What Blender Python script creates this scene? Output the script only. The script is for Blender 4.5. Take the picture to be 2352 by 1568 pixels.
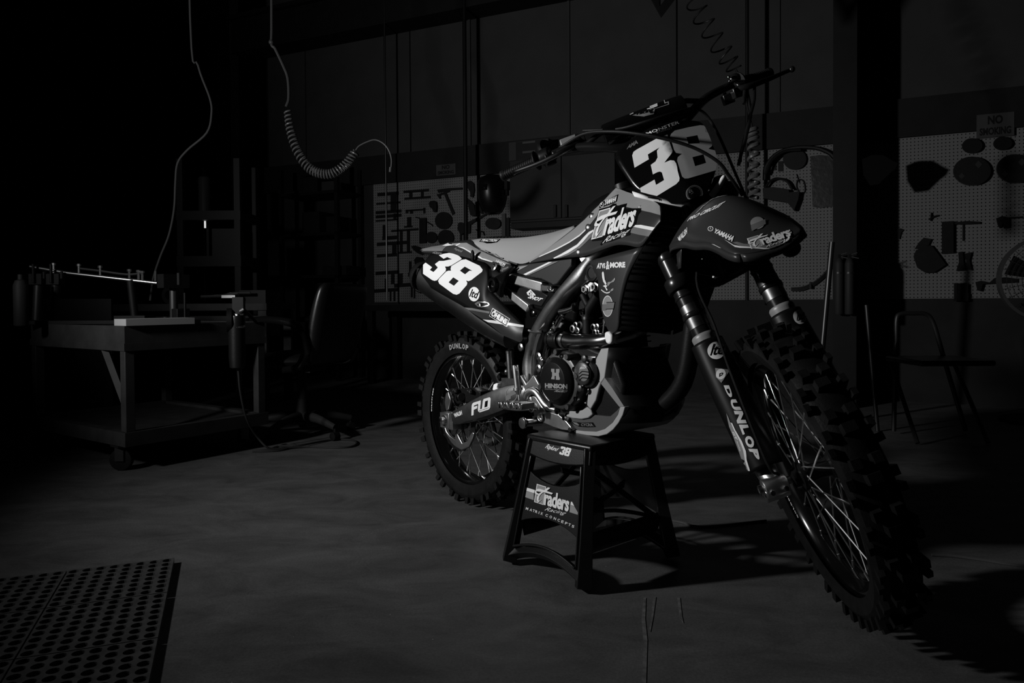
import bpy, bmesh, math, random
import numpy as np
from mathutils import Vector, Matrix
from mathutils.bvhtree import BVHTree
from mathutils.geometry import tessellate_polygon

for o in list(bpy.data.objects):
    bpy.data.objects.remove(o)
SC = bpy.context.scene
COL = SC.collection
random.seed(7)
PI = math.pi

# ---------------------------------------------------------------- camera, world, light, exposure
W, H = 2352, 1568
FPX, CAMH, CPITCH, CROLL, CY = 1716.34, 0.7812, -0.0194, -0.00636, 725.56
cam = bpy.data.cameras.new('camera')
camo = bpy.data.objects.new('camera', cam)
COL.objects.link(camo)
cam.sensor_fit = 'HORIZONTAL'
cam.sensor_width = 36.0
cam.lens = 36.0 * FPX / W
cam.shift_y = -(H / 2 - CY) / W
cam.clip_start = 0.02
camo.matrix_world = (Matrix.Translation((0, 0, CAMH)) @ Matrix.Rotation(PI / 2 + CPITCH, 4, 'X')
                     @ Matrix.Rotation(CROLL, 4, 'Z'))
SC.camera = camo

wd = bpy.data.worlds.new('dim_garage_air')
wd.use_nodes = True
bg = wd.node_tree.nodes['Background']
bg.inputs[0].default_value = (1, 1, 1, 1)
bg.inputs[1].default_value = 0.0012
SC.world = wd


def spot(name, loc, target, watts, angle, blend, radius):
    l = bpy.data.lights.new(name, 'SPOT')
    l.energy = watts
    l.spot_size = math.radians(angle)
    l.spot_blend = blend
    l.shadow_soft_size = radius
    o = bpy.data.objects.new(name, l)
    o.location = loc
    d = Vector(target) - Vector(loc)
    o.rotation_euler = d.to_track_quat('-Z', 'Y').to_euler()
    COL.objects.link(o)
    return o


KEY = spot('work_lamp', (-2.75, 1.55, 1.5), (-1.936, 2.02, 1.842), 575, 144, 1.0, 0.09)

SC.view_settings.view_transform = 'Standard'
SC.view_settings.look = 'None'
SC.view_settings.exposure = 0.0
SC.view_settings.gamma = 1.0
SC.view_settings.use_curve_mapping = False

# ---------------------------------------------------------------- small maths
def A(*v):
    return np.array(v, float)


def RX(a):
    c, s = math.cos(a), math.sin(a)
    return np.array([[1, 0, 0], [0, c, -s], [0, s, c]])


def RY(a):
    c, s = math.cos(a), math.sin(a)
    return np.array([[c, 0, s], [0, 1, 0], [-s, 0, c]])


def RZ(a):
    c, s = math.cos(a), math.sin(a)
    return np.array([[c, -s, 0], [s, c, 0], [0, 0, 1]])


def rodr(k, a):
    k = k / np.linalg.norm(k)
    K = np.array([[0, -k[2], k[1]], [k[2], 0, -k[0]], [-k[1], k[0], 0]])
    return np.eye(3) + math.sin(a) * K + (1 - math.cos(a)) * K @ K


def wray(x, y):
    """photo pixel -> world ray"""
    X = (x - W / 2) / FPX
    Y = -(y - CY) / FPX
    c, s = math.cos(CROLL), math.sin(CROLL)
    X, Y = c * X - s * Y, s * X + c * Y
    return A(0, 0, CAMH), RX(CPITCH) @ A(X, 1, Y)


def plane_hit(x, y, n, c):
    o, d = wray(x, y)
    n = np.asarray(n, float)
    return o + d * ((c - n @ o) / (n @ d))


def ground(x, y, z=0.0):
    return plane_hit(x, y, (0, 0, 1), z)


def crop(ox, oy, sc, pts):
    return [(ox + sc * a, oy + sc * b) for a, b in pts]


# ---------------------------------------------------------------- materials (all procedural, greys of a black and white photo)
MATS = {}


def mat(name, v, rough=0.5, metal=0.0, var=0.0, scale=20.0, bump=0.0, bscale=200.0, coat=0.0, spec=None):
    if spec is None:
        spec = 0.5 if (metal > 0 or v > 0.08) else (0.30 if v > 0.02 else 0.14)
    if name in MATS:
        return MATS[name]
    m = bpy.data.materials.new(name)
    m.use_nodes = True
    nt = m.node_tree
    b = nt.nodes['Principled BSDF']
    b.inputs['Base Color'].default_value = (v, v, v, 1)
    b.inputs['Roughness'].default_value = rough
    b.inputs['Metallic'].default_value = metal
    b.inputs['Coat Weight'].default_value = coat
    b.inputs['Specular IOR Level'].default_value = spec
    tc = nt.nodes.new('ShaderNodeTexCoord')
    if var > 0:
        n = nt.nodes.new('ShaderNodeTexNoise')
        n.inputs['Scale'].default_value = scale
        n.inputs['Detail'].default_value = 6
        nt.links.new(tc.outputs['Object'], n.inputs['Vector'])
        r = nt.nodes.new('ShaderNodeMapRange')
        r.inputs['From Min'].default_value = 0.3
        r.inputs['From Max'].default_value = 0.7
        r.inputs['To Min'].default_value = v * (1 - var)
        r.inputs['To Max'].default_value = v * (1 + var)
        nt.links.new(n.outputs['Fac'], r.inputs['Value'])
        nt.links.new(r.outputs['Result'], b.inputs['Base Color'])
    if bump > 0:
        n2 = nt.nodes.new('ShaderNodeTexNoise')
        n2.inputs['Scale'].default_value = bscale
        n2.inputs['Detail'].default_value = 3
        nt.links.new(tc.outputs['Object'], n2.inputs['Vector'])
        bp = nt.nodes.new('ShaderNodeBump')
        bp.inputs['Strength'].default_value = bump
        bp.inputs['Distance'].default_value = 0.002
        nt.links.new(n2.outputs['Fac'], bp.inputs['Height'])
        nt.links.new(bp.outputs['Normal'], b.inputs['Normal'])
    MATS[name] = m
    return m


# ---------------------------------------------------------------- geometry builders: each returns (verts, faces)
def g_box(c, s, R=None):
    c = np.asarray(c, float)
    s = np.asarray(s, float) / 2
    V = [A(i, j, k) * s for i in (-1, 1) for j in (-1, 1) for k in (-1, 1)]
    if R is not None:
        V = [R @ v for v in V]
    V = [v + c for v in V]
    return V, [(0, 1, 3, 2), (4, 6, 7, 5), (0, 4, 5, 1), (2, 3, 7, 6), (0, 2, 6, 4), (1, 5, 7, 3)]


def g_plate(pts, off):
    """closed polygon of 3D points extruded by the vector off"""
    n = len(pts)
    P = [np.asarray(p, float) for p in pts]
    off = np.asarray(off, float)
    V = P + [p + off for p in P]
    F = [tuple(range(n)), tuple(range(2 * n - 1, n - 1, -1))]
    F += [(i, n + i, n + (i + 1) % n, (i + 1) % n) for i in range(n)]
    return V, F


def g_grid(rows, closed=False, cap=False):
    m = len(rows[0])
    V = [np.asarray(p, float) for r in rows for p in r]
    F = []
    for i in range(len(rows) - 1):
        for j in range(m if closed else m - 1):
            j2 = (j + 1) % m
            F.append((i * m + j, i * m + j2, (i + 1) * m + j2, (i + 1) * m + j))
    if cap and closed:
        F.append(tuple(range(m - 1, -1, -1)))
        F.append(tuple((len(rows) - 1) * m + j for j in range(m)))
    return V, F


def catmull(pts, k=6, closed=False):
    P = [np.asarray(p, float) for p in pts]
    n = len(P)
    out = []
    rng = range(n) if closed else range(n - 1)
    for i in rng:
        if closed:
            p0, p1, p2, p3 = P[(i - 1) % n], P[i], P[(i + 1) % n], P[(i + 2) % n]
        else:
            p0 = P[i - 1] if i > 0 else 2 * P[0] - P[1]
            p1, p2 = P[i], P[i + 1]
            p3 = P[i + 2] if i + 2 < n else 2 * P[-1] - P[-2]
        for t in np.linspace(0, 1, k, endpoint=False):
            out.append(0.5 * ((2 * p1) + (-p0 + p2) * t + (2 * p0 - 5 * p1 + 4 * p2 - p3) * t * t
                              + (-p0 + 3 * p1 - 3 * p2 + p3) * t ** 3))
    if not closed:
        out.append(P[-1])
    return out


def g_tube(pts, r, n=8, k=6, closed=False, cap=True, flat=1.0, up=None):
    """sweep a circle (or oval, flat<1) along a smoothed path; r a number or one per point"""
    P = [np.asarray(p, float) for p in pts]
    if not np.isscalar(r):
        q = [np.append(p, rr) for p, rr in zip(P, r)]
        q = catmull(q, k, closed) if k > 1 else q
        P = [a[:3] for a in q]
        rad = [a[3] for a in q]
    else:
        P = catmull(P, k, closed) if k > 1 else P
        rad = [r] * len(P)
    m = len(P)
    T = []
    for i in range(m):
        a = P[(i - 1) % m] if (closed or i > 0) else P[0]
        b = P[(i + 1) % m] if (closed or i < m - 1) else P[-1]
        t = b - a
        T.append(t / (np.linalg.norm(t) + 1e-12))
    u = np.asarray(up, float) if up is not None else A(0, 0, 1)
    if abs(u @ T[0]) > 0.95 and up is None:
        u = A(1, 0, 0)
    rows = []
    for i in range(m):
        if up is not None:
            u = np.asarray(up, float)
        u = u - (u @ T[i]) * T[i]
        u /= np.linalg.norm(u) + 1e-12
        v = np.cross(T[i], u)
        rows.append([P[i] + rad[i] * (math.cos(2 * PI * j / n) * u + flat * math.sin(2 * PI * j / n) * v) for j in range(n)])
    if closed:
        rows.append(rows[0])
    return g_grid(rows, True, cap and not closed)


def g_cyl(p0, p1, r0, r1=None, n=16):
    r1 = r0 if r1 is None else r1
    return g_tube([p0, p1], [r0, r1], n, 1)


def g_lathe(prof, org, axis, n=32, capend=True):
    """prof: (radius, height along axis)"""
    a = np.asarray(axis, float)
    a = a / np.linalg.norm(a)
    u = A(0, 0, 1) if abs(a[2]) < 0.9 else A(1, 0, 0)
    u = u - (u @ a) * a
    u /= np.linalg.norm(u)
    v = np.cross(a, u)
    org = np.asarray(org, float)
    rows = [[org + a * h + r * (math.cos(2 * PI * j / n) * u + math.sin(2 * PI * j / n) * v) for j in range(n)] for r, h in prof]
    return g_grid(rows, True, capend)


def g_ring(prof, org, axis, n=48):
    """closed profile revolved: a ring or torus"""
    V, F = g_lathe(list(prof) + [prof[0]], org, axis, n, False)
    return V, F


def g_ball(c, r, n=12, m=8, sc=(1, 1, 1)):
    prof = [(max(1e-4, math.sin(PI * i / m)), -math.cos(PI * i / m)) for i in range(m + 1)]
    V, F = g_lathe(prof, (0, 0, 0), (0, 0, 1), n)
    sc = A(*sc) * r
    return [np.asarray(c, float) + v * sc for v in V], F


def g_xf(g, R=None, t=(0, 0, 0)):
    V, F = g
    t = np.asarray(t, float)
    return [(R @ v if R is not None else v) + t for v in V], F


def g_map(g, fn):
    return [fn(v) for v in g[0]], g[1]


def g_join(gs):
    V, F = [], []
    for v, f in gs:
        b = len(V)
        V += list(v)
        F += [tuple(i + b for i in q) for q in f]
    return V, F


def link(o, parent=None):
    COL.objects.link(o)
    if parent is not None:
        o.parent = parent
    return o


def mk(name, gs, m, parent=None, ang=40, bevel=0.0, seg=2, solid=0.0, sub=0, recenter=None):
    """one mesh object out of geometry pieces"""
    if isinstance(gs, tuple):
        gs = [gs]
    V, F = g_join(gs)
    if recenter is None:
        recenter = parent is None
    org = A(0, 0, 0)
    if recenter:
        arr = np.array(V)
        mn, mx = arr.min(0), arr.max(0)
        org = A((mn[0] + mx[0]) / 2, (mn[1] + mx[1]) / 2, mn[2])
    me = bpy.data.meshes.new(name)
    me.from_pydata([tuple(v - org) for v in V], [], F)
    bm = bmesh.new()
    bm.from_mesh(me)
    bmesh.ops.recalc_face_normals(bm, faces=bm.faces)
    bm.to_mesh(me)
    bm.free()
    me.shade_smooth()
    me.set_sharp_from_angle(angle=math.radians(ang))
    me.materials.append(MATS[m] if isinstance(m, str) else m)
    o = bpy.data.objects.new(name, me)
    o.location = org
    if solid:
        md = o.modifiers.new('thickness', 'SOLIDIFY')
        md.thickness = solid
        md.offset = 0
    if bevel:
        md = o.modifiers.new('bevel', 'BEVEL')
        md.width = bevel
        md.segments = seg
        md.limit_method = 'ANGLE'
        md.angle_limit = math.radians(35)
    if sub:
        md = o.modifiers.new('subsurf', 'SUBSURF')
        md.levels = sub
        md.render_levels = sub
    return link(o, parent)


def empty(name, loc=(0, 0, 0), parent=None):
    o = bpy.data.objects.new(name, None)
    o.location = loc
    o.empty_display_size = 0.1
    return link(o, parent)


def tag(o, label, cat, group=None):
    o['label'] = label
    o['category'] = cat
    if group:
        o['group'] = group
    return o


def struct(o):
    o['kind'] = 'structure'
    return o


def under(name, loc, parts):
    """make an Empty at loc and put already built parts (in world coordinates) under it"""
    e = empty(name, loc)
    for p_ in parts:
        p_.parent = e
        p_.location = p_.location - Vector(loc)
    return e


# ---------------------------------------------------------------- flat print: lettering and shapes laid on a surface
_tx = {}


def text2d(s, bold=0.0, shear=0.0, space=1.0):
    key = (s, bold, shear, space)
    if key in _tx:
        return _tx[key]
    cu = bpy.data.curves.new('t', 'FONT')
    cu.body = s
    cu.offset = bold
    cu.shear = shear
    cu.space_character = space
    cu.resolution_u = 3
    ob = bpy.data.objects.new('t', cu)
    me = bpy.data.meshes.new_from_object(ob)
    bm = bmesh.new()
    bm.from_mesh(me)
    bmesh.ops.triangulate(bm, faces=bm.faces)
    V = np.array([(v.co.x, v.co.y) for v in bm.verts])
    F = [tuple(v.index for v in f.verts) for f in bm.faces]
    bm.free()
    bpy.data.objects.remove(ob)
    bpy.data.curves.remove(cu)
    bpy.data.meshes.remove(me)
    mn, mx = V.min(0), V.max(0)
    V = (V - mn) / (mx - mn)
    _tx[key] = ([tuple(v) for v in V], F)
    return _tx[key]


def poly2d(loops):
    """polygon (with holes) -> verts, tris; loops of 2D points"""
    if not isinstance(loops[0][0], (tuple, list)):
        loops = [loops]
    V = [p for l in loops for p in l]
    T = tessellate_polygon([[Vector((a, b, 0)) for a, b in l] for l in loops])
    return V, [tuple(t) for t in T]


def circ2d(n=28, a0=0, a1=2 * PI):
    return [(0.5 + 0.5 * math.cos(a0 + (a1 - a0) * i / n), 0.5 + 0.5 * math.sin(a0 + (a1 - a0) * i / n)) for i in range(n)]


def quad_map(V, q):
    """unit square -> pixel quad BL, BR, TR, TL"""
    q = [A(*p) for p in q]
    out = []
    for x, y in V:
        out.append(tuple((1 - x) * (1 - y) * q[0] + x * (1 - y) * q[1] + x * y * q[2] + (1 - x) * y * q[3]))
    return out


class Surface:
    """a built surface in some local frame on which flat print can be laid"""
    def __init__(self, g, frame):
        self.bvh = BVHTree.FromPolygons([tuple(v) for v in g[0]], [tuple(f) for f in g[1]])
        self.frame = frame
        self.last = 2.0

    def hit(self, x, y, off=0.0008):
        o, d = self.frame(x, y)
        L = np.linalg.norm(d)
        d = d / L
        r = self.bvh.ray_cast(Vector(o), Vector(d))
        if r[0] is None:
            p = Vector(o + d * self.last)
            r = self.bvh.find_nearest(p)
        self.last = (Vector(r[0]) - Vector(o)).length
        n = Vector(r[1])
        if n.dot(Vector(d)) > 0:
            n = -n
        return np.array(r[0] + n * off)


def print_on(name, surf, shape, m, parent, quad=None, off=0.0008, maxpx=9.0):
    V, F = shape
    P = quad_map(V, quad) if quad is not None else list(V)
    tris = []
    for f in F:
        for i in range(1, len(f) - 1):
            tris.append((P[f[0]], P[f[i]], P[f[i + 1]]))
    out = []
    while tris:
        t = tris.pop()
        e = [math.dist(t[i], t[(i + 1) % 3]) for i in range(3)]
        k = e.index(max(e))
        if e[k] > maxpx and len(out) < 20000:
            a, b, c = t[k], t[(k + 1) % 3], t[(k + 2) % 3]
            mid = ((a[0] + b[0]) / 2, (a[1] + b[1]) / 2)
            tris += [(a, mid, c), (mid, b, c)]
        else:
            out.append(t)
    idx, VV, FF = {}, [], []
    for t in out:
        f = []
        for p_ in t:
            key = (round(p_[0], 2), round(p_[1], 2))
            if key not in idx:
                idx[key] = len(VV)
                VV.append(surf.hit(p_[0], p_[1], off))
            f.append(idx[key])
        if len(set(f)) == 3:
            FF.append(tuple(f))
    return mk(name, (VV, FF), m, parent, ang=60, recenter=False)


mat('white', 0.80, 0.45)
mat('print_white', 0.60, 0.45)
mat('print_grey', 0.20, 0.4)
mat('print_midgrey', 0.11, 0.4)
mat('print_black', 0.002, 0.35)
mat('print_dark', 0.022, 0.4)
mat('black_plastic', 0.0035, 0.40, spec=.16)
mat('black_gloss', 0.003, 0.16, coat=0.25, spec=.3)
mat('black_matte', 0.002, 0.7, spec=.05)
mat('rubber', 0.004, 0.55, var=0.25, scale=60, bump=0.2, bscale=300)
mat('rubber_tyre', 0.0055, 0.48, var=0.3, scale=30, bump=0.25, bscale=200)
mat('blue_plastic', 0.022, 0.34, spec=.3)
mat('seat_grey', 0.20, 0.75, bump=0.25, bscale=600)
mat('seat_ribbed', 0.012, 0.8)
mat('light_grey_plastic', 0.26, 0.55)
mat('mid_grey_plastic', 0.17, 0.42)
mat('alloy', 0.50, 0.33, 1.0, var=0.2, scale=25, bump=0.06, bscale=120)
mat('frame_alloy', 0.30, 0.30, 1.0, var=0.25, scale=18, bump=0.06, bscale=120)
mat('header_steel', 0.22, 0.22, 1.0)
mat('alloy_bright', 0.75, 0.2, 1.0)
mat('alloy_dark', 0.16, 0.36, 1.0, var=0.2, scale=40)
mat('steel', 0.55, 0.25, 1.0)
mat('steel_dark', 0.10, 0.32, 1.0)
mat('chrome', 0.85, 0.08, 1.0)
mat('spoke_steel', 0.92, 0.27, 1.0)
mat('engine_black', 0.005, 0.40, bump=0.15, bscale=250)
mat('cast_magnesium', 0.05, 0.42, 0.6, var=0.25, scale=40)
mat('anodised_black', 0.015, 0.24, 0.5)
mat('titanium', 0.16, 0.30, 1.0, var=0.25, scale=12)
mat('lens_white', 0.75, 0.3)
# ---------------------------------------------------------------- room
def mat_floor():
    m = mat('concrete_floor', 0.055, 0.48, spec=.3)
    nt = m.node_tree
    b = nt.nodes['Principled BSDF']
    tc = nt.nodes.new('ShaderNodeTexCoord')
    mp = nt.nodes.new('ShaderNodeMapping')
    mp.inputs['Rotation'].default_value = (0, 0, 0.25)
    mp.inputs['Scale'].default_value = (1.0, 1.7, 1)
    nt.links.new(tc.outputs['Object'], mp.inputs['Vector'])
    n1 = nt.nodes.new('ShaderNodeTexNoise')
    n1.inputs['Scale'].default_value = 3.6
    n1.inputs['Detail'].default_value = 14
    n1.inputs['Roughness'].default_value = 0.70
    n1.inputs['Distortion'].default_value = 0.6
    nt.links.new(mp.outputs['Vector'], n1.inputs['Vector'])
    n2 = nt.nodes.new('ShaderNodeTexNoise')
    n2.inputs['Scale'].default_value = 160
    n2.inputs['Detail'].default_value = 4
    nt.links.new(tc.outputs['Object'], n2.inputs['Vector'])
    cr = nt.nodes.new('ShaderNodeValToRGB')
    cr.color_ramp.elements[0].position = 0.32
    cr.color_ramp.elements[0].color = (0.048, 0.048, 0.048, 1)
    cr.color_ramp.elements[1].position = 0.72
    cr.color_ramp.elements[1].color = (0.112, 0.112, 0.112, 1)
    nt.links.new(n1.outputs['Fac'], cr.inputs['Fac'])
    mx = nt.nodes.new('ShaderNodeMix')
    mx.data_type = 'RGBA'
    mx.blend_type = 'MULTIPLY'
    mx.inputs['Factor'].default_value = 0.6
    rr = nt.nodes.new('ShaderNodeMapRange')
    rr.inputs['From Min'].default_value = 0.35
    rr.inputs['From Max'].default_value = 0.65
    rr.inputs['To Min'].default_value = 0.72
    rr.inputs['To Max'].default_value = 1.15
    nt.links.new(n2.outputs['Fac'], rr.inputs['Value'])
    nt.links.new(cr.outputs['Color'], mx.inputs['A'])
    nt.links.new(rr.outputs['Result'], mx.inputs['B'])
    vo = nt.nodes.new('ShaderNodeTexVoronoi')
    vo.inputs['Scale'].default_value = 26
    nt.links.new(tc.outputs['Object'], vo.inputs['Vector'])
    lt = nt.nodes.new('ShaderNodeMath')
    lt.operation = 'LESS_THAN'
    lt.inputs[1].default_value = 0.035
    nt.links.new(vo.outputs['Distance'], lt.inputs[0])
    mg = nt.nodes.new('ShaderNodeMath')
    mg.operation = 'MULTIPLY'
    n5 = nt.nodes.new('ShaderNodeTexNoise')
    n5.inputs['Scale'].default_value = 9
    nt.links.new(tc.outputs['Object'], n5.inputs['Vector'])
    gt = nt.nodes.new('ShaderNodeMath')
    gt.operation = 'GREATER_THAN'
    gt.inputs[1].default_value = 0.58
    nt.links.new(n5.outputs['Fac'], gt.inputs[0])
    nt.links.new(lt.outputs[0], mg.inputs[0])
    nt.links.new(gt.outputs[0], mg.inputs[1])
    mx2 = nt.nodes.new('ShaderNodeMix')
    mx2.data_type = 'RGBA'
    mx2.inputs['B'].default_value = (0.35, 0.35, 0.35, 1)
    nt.links.new(mg.outputs[0], mx2.inputs['Factor'])
    nt.links.new(mx.outputs['Result'], mx2.inputs['A'])
    nt.links.new(mx2.outputs['Result'], b.inputs['Base Color'])
    r2 = nt.nodes.new('ShaderNodeMapRange')
    r2.inputs['To Min'].default_value = 0.62
    r2.inputs['To Max'].default_value = 0.40
    nt.links.new(n1.outputs['Fac'], r2.inputs['Value'])
    nt.links.new(r2.outputs['Result'], b.inputs['Roughness'])
    bp = nt.nodes.new('ShaderNodeBump')
    bp.inputs['Strength'].default_value = 0.12
    bp.inputs['Distance'].default_value = 0.002
    nt.links.new(n2.outputs['Fac'], bp.inputs['Height'])
    nt.links.new(bp.outputs['Normal'], b.inputs['Normal'])
    return m


def mat_pegboard():
    m = mat('pegboard', 0.05, 0.8, spec=.1)
    nt = m.node_tree
    b = nt.nodes['Principled BSDF']
    tc = nt.nodes.new('ShaderNodeTexCoord')
    sx = nt.nodes.new('ShaderNodeSeparateXYZ')
    nt.links.new(tc.outputs['Object'], sx.inputs[0])

    def mth(op, a, bb=None):
        n = nt.nodes.new('ShaderNodeMath')
        n.operation = op
        for i, v in enumerate((a, bb)):
            if v is None:
                continue
            if isinstance(v, (int, float)):
                n.inputs[i].default_value = v
            else:
                nt.links.new(v, n.inputs[i])
        return n.outputs[0]
    d = []
    for ax in ('X', 'Z'):
        f = mth('FRACT', mth('DIVIDE', sx.outputs[ax], 0.0254))
        f = mth('SUBTRACT', f, 0.5)
        d.append(mth('MULTIPLY', f, f))
    rad = mth('SQRT', mth('ADD', d[0], d[1]))
    hole = mth('LESS_THAN', rad, 0.17)
    mx = nt.nodes.new('ShaderNodeMix')
    mx.data_type = 'RGBA'
    mx.inputs['A'].default_value = (0.105, 0.105, 0.105, 1)
    mx.inputs['B'].default_value = (0.004, 0.004, 0.004, 1)
    nt.links.new(hole, mx.inputs['Factor'])
    nt.links.new(mx.outputs['Result'], b.inputs['Base Color'])
    return m


mat_floor()
mat_pegboard()
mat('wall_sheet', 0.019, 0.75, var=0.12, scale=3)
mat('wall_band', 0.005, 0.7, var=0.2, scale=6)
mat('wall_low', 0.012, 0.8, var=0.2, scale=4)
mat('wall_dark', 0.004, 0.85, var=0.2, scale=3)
mat('steel_painted', 0.003, 0.6, var=0.2, scale=8)
mat('dark_ceiling', 0.008, 0.85)

# back wall frame: s along the wall (to the right), o off the wall towards the room, z up
WANG = math.atan2(-1.98, 4.19)
WE = A(math.cos(WANG), math.sin(WANG), 0)
WN = A(WE[1], -WE[0], 0)
W0 = A(-1.33, 7.73, 0)
WC = WN @ W0


def wpt(s, o, z):
    return W0 + WE * s + WN * o + A(0, 0, z)


def wpx(x, y, o=0.0):
    """photo pixel on a plane o in front of the wall -> (s, z)"""
    p = plane_hit(x, y, WN, WC + o)
    return (p - W0) @ WE, p[2]


WR = np.stack([WE, WN, A(0, 0, 1)], 1)


def wbox(s0, s1, o0, o1, z0, z1):
    return g_box(wpt((s0 + s1) / 2, (o0 + o1) / 2, (z0 + z1) / 2), (s1 - s0, o1 - o0, z1 - z0), WR)


floor = struct(mk('floor', g_box((0, 4.5, -0.05), (16, 15, 0.1)), 'concrete_floor', recenter=False))
SL, SR = -1.55, 8.0
wall = struct(mk('wall_back', wbox(SL, SR, -0.15, -0.012, 0, 4.6), 'wall_dark'))
S_ = lambda x, y=400: wpx(x, y)[0]
Z_BAND0, Z_BAND1 = 2.0, 2.29
# sheet panels above the band, each one its own piece with an open joint
seams = [SL + 0.03, S_(705), S_(945), S_(1083), S_(1310), S_(1556), S_(1790), 4.62, 5.85, 7.07, SR]
for a, b in zip(seams[:-1], seams[1:]):
    o = mk('wall_panel', wbox(a + 0.008, b - 0.008, -0.012, 0.006, Z_BAND1, 4.55), 'wall_sheet', recenter=True)
    o.parent = wall
    o.location = o.location - wall.location
for x in (1310, 1790, 1083):
    s = S_(x)
    o = mk('seam_strip', wbox(s - 0.018, s + 0.006, 0.006, 0.02, Z_BAND1, 4.55), 'wall_sheet', recenter=True)
    o.parent = wall
    o.location = o.location - wall.location
lo = mk('lower_panel', wbox(SL, SR, -0.012, 0.004, 0, Z_BAND1), 'wall_low', recenter=True)
lo.parent = wall
lo.location = lo.location - wall.location
struct(mk('trim_1', wbox(SL, SR, 0.0041, 0.045, Z_BAND0, Z_BAND1 - 0.001), 'wall_band'))
# left side: a deep dark bay beyond the end of the wall, closed far away
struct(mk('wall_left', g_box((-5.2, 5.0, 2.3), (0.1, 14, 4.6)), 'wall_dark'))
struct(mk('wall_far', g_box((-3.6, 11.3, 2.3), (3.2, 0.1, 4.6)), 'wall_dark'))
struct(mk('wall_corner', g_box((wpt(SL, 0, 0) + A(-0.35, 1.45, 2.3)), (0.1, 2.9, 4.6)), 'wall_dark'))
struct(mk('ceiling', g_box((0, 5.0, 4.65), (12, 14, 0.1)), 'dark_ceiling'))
zt = wpx(900, 52, 0.28)[1]
struct(mk('trim_2', [wbox(SL - 0.2, 2.6, 0.0, 0.3, zt, zt + 0.35), wbox(SL - 0.2, 2.6, 0.0, 0.36, zt + 0.35, zt + 0.39)], 'steel_painted'))
# ---------------------------------------------------------------- motocross bike
# bike frame: x forward, y left, z up, rear axle at (0, 0, .34)
BT = A(0.3056, 2.3166, 0.0196)
BR = RZ(-0.92002) @ RY(-0.03933) @ RX(0.01163)
BO = A(0.74, 0, 0)
BIKE = empty('motocross_bike')
BIKE.matrix_world = Matrix.Translation(Vector(BT - BR @ BO)) @ Matrix([list(r) for r in BR]).to_4x4()
tag(BIKE, 'dark motocross bike wearing number 38, raised on a black stand', 'motorcycle')
RAKE = math.radians(27.33)
SAX = A(-math.sin(RAKE), 0, math.cos(RAKE))
SV = A(math.cos(RAKE), 0, math.sin(RAKE))
SA0 = A(1.599, 0, 0)
SR_ = rodr(SAX, -0.75344)


def bray(x, y):
    o, d = wray(x, y)
    return (o - BT) @ BR + BO, d @ BR


def Bq(x, y, yy):
    """pixel -> bike coordinates on the upright plane y = yy"""
    o, d = bray(x, y)
    return o + d * ((yy - o[1]) / d[1])


def ST(P):
    return SR_ @ (np.asarray(P, float) - SA0) + SA0


def sray(x, y):
    o, d = bray(x, y)
    return SR_.T @ (o - SA0) + SA0, SR_.T @ d


def Sq(x, y, v):
    """pixel -> steered-fork coordinates on the plane v ahead of the steering axis"""
    o, d = sray(x, y)
    return o + d * ((SV @ SA0 + v - SV @ o) / (SV @ d))


def uvy(u, v, y):
    return SA0 + SAX * u + SV * v + A(0, y, 0)


def bp(name, gs, m, parent=None, steer=False, **k):
    if isinstance(gs, tuple):
        gs = [gs]
    if steer:
        gs = [g_map(g, ST) for g in gs]
    return mk(name, gs, m, BIKE if parent is None else parent, recenter=False, **k)


def mir(g):
    return [v * A(1, -1, 1) for v in g[0]], g[1]


K1 = lambda p: crop(950, 540, .15940, p)
K2 = lambda p: crop(1390, 240, .15306, p)
K3 = lambda p: crop(1290, 420, .12755, p)
K4 = lambda p: crop(1540, 430, .13605, p)
K5 = lambda p: crop(1190, 570, .12755, p)
K6 = lambda p: crop(1130, 780, .14674, p)
K7 = lambda p: crop(1220, 640, .14031, p)
K8 = lambda p: crop(1290, 800, .14027, p)
C2 = lambda p: crop(940, 740, .2551, p)
C4 = lambda p: crop(1420, 560, .38265, p)
K9 = lambda p: crop(1200, 1100, .07655, p)

XS = [(0, 1), (0, .35), (.06, .1), (.22, 0), (.72, 0), (.93, .1), (1, .35), (1, 1)]


def beam(st, xs=XS, k=4):
    """right-hand side member: stations (left px, right px, y_out, y_in) with a rounded section"""
    rows = []
    for L, R, yo, yi in st:
        a, b = Bq(L[0], L[1], yo), Bq(R[0], R[1], yo)
        rows.append([a * (1 - t) + b * t + A(0, (yi - yo) * d, 0) for t, d in xs])
    if k > 1:
        cols = [catmull([r[j] for r in rows], k) for j in range(len(xs))]
        rows = [[c[i] for c in cols] for i in range(len(cols[0]))]
    return g_grid(rows, True, True)


def panel(st, nv=9, bulge=0.0, k=3):
    """bodywork skin: stations (upper px, lower px, y_upper, y_lower)"""
    rows = []
    for U, L, yu, yl in st:
        a, b = Bq(U[0], U[1], yu), Bq(L[0], L[1], yl)
        w = np.linalg.norm(a - b)
        rows.append([a * (1 - t) + b * t + A(0, -bulge * math.sin(PI * t) * min(1, w / .12), 0) for t in np.linspace(0, 1, nv)])
    if k > 1:
        cols = [catmull([r[j] for r in rows], k) for j in range(nv)]
        rows = [[c[i] for c in cols] for i in range(len(cols[0]))]
    return g_grid(rows)


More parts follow.
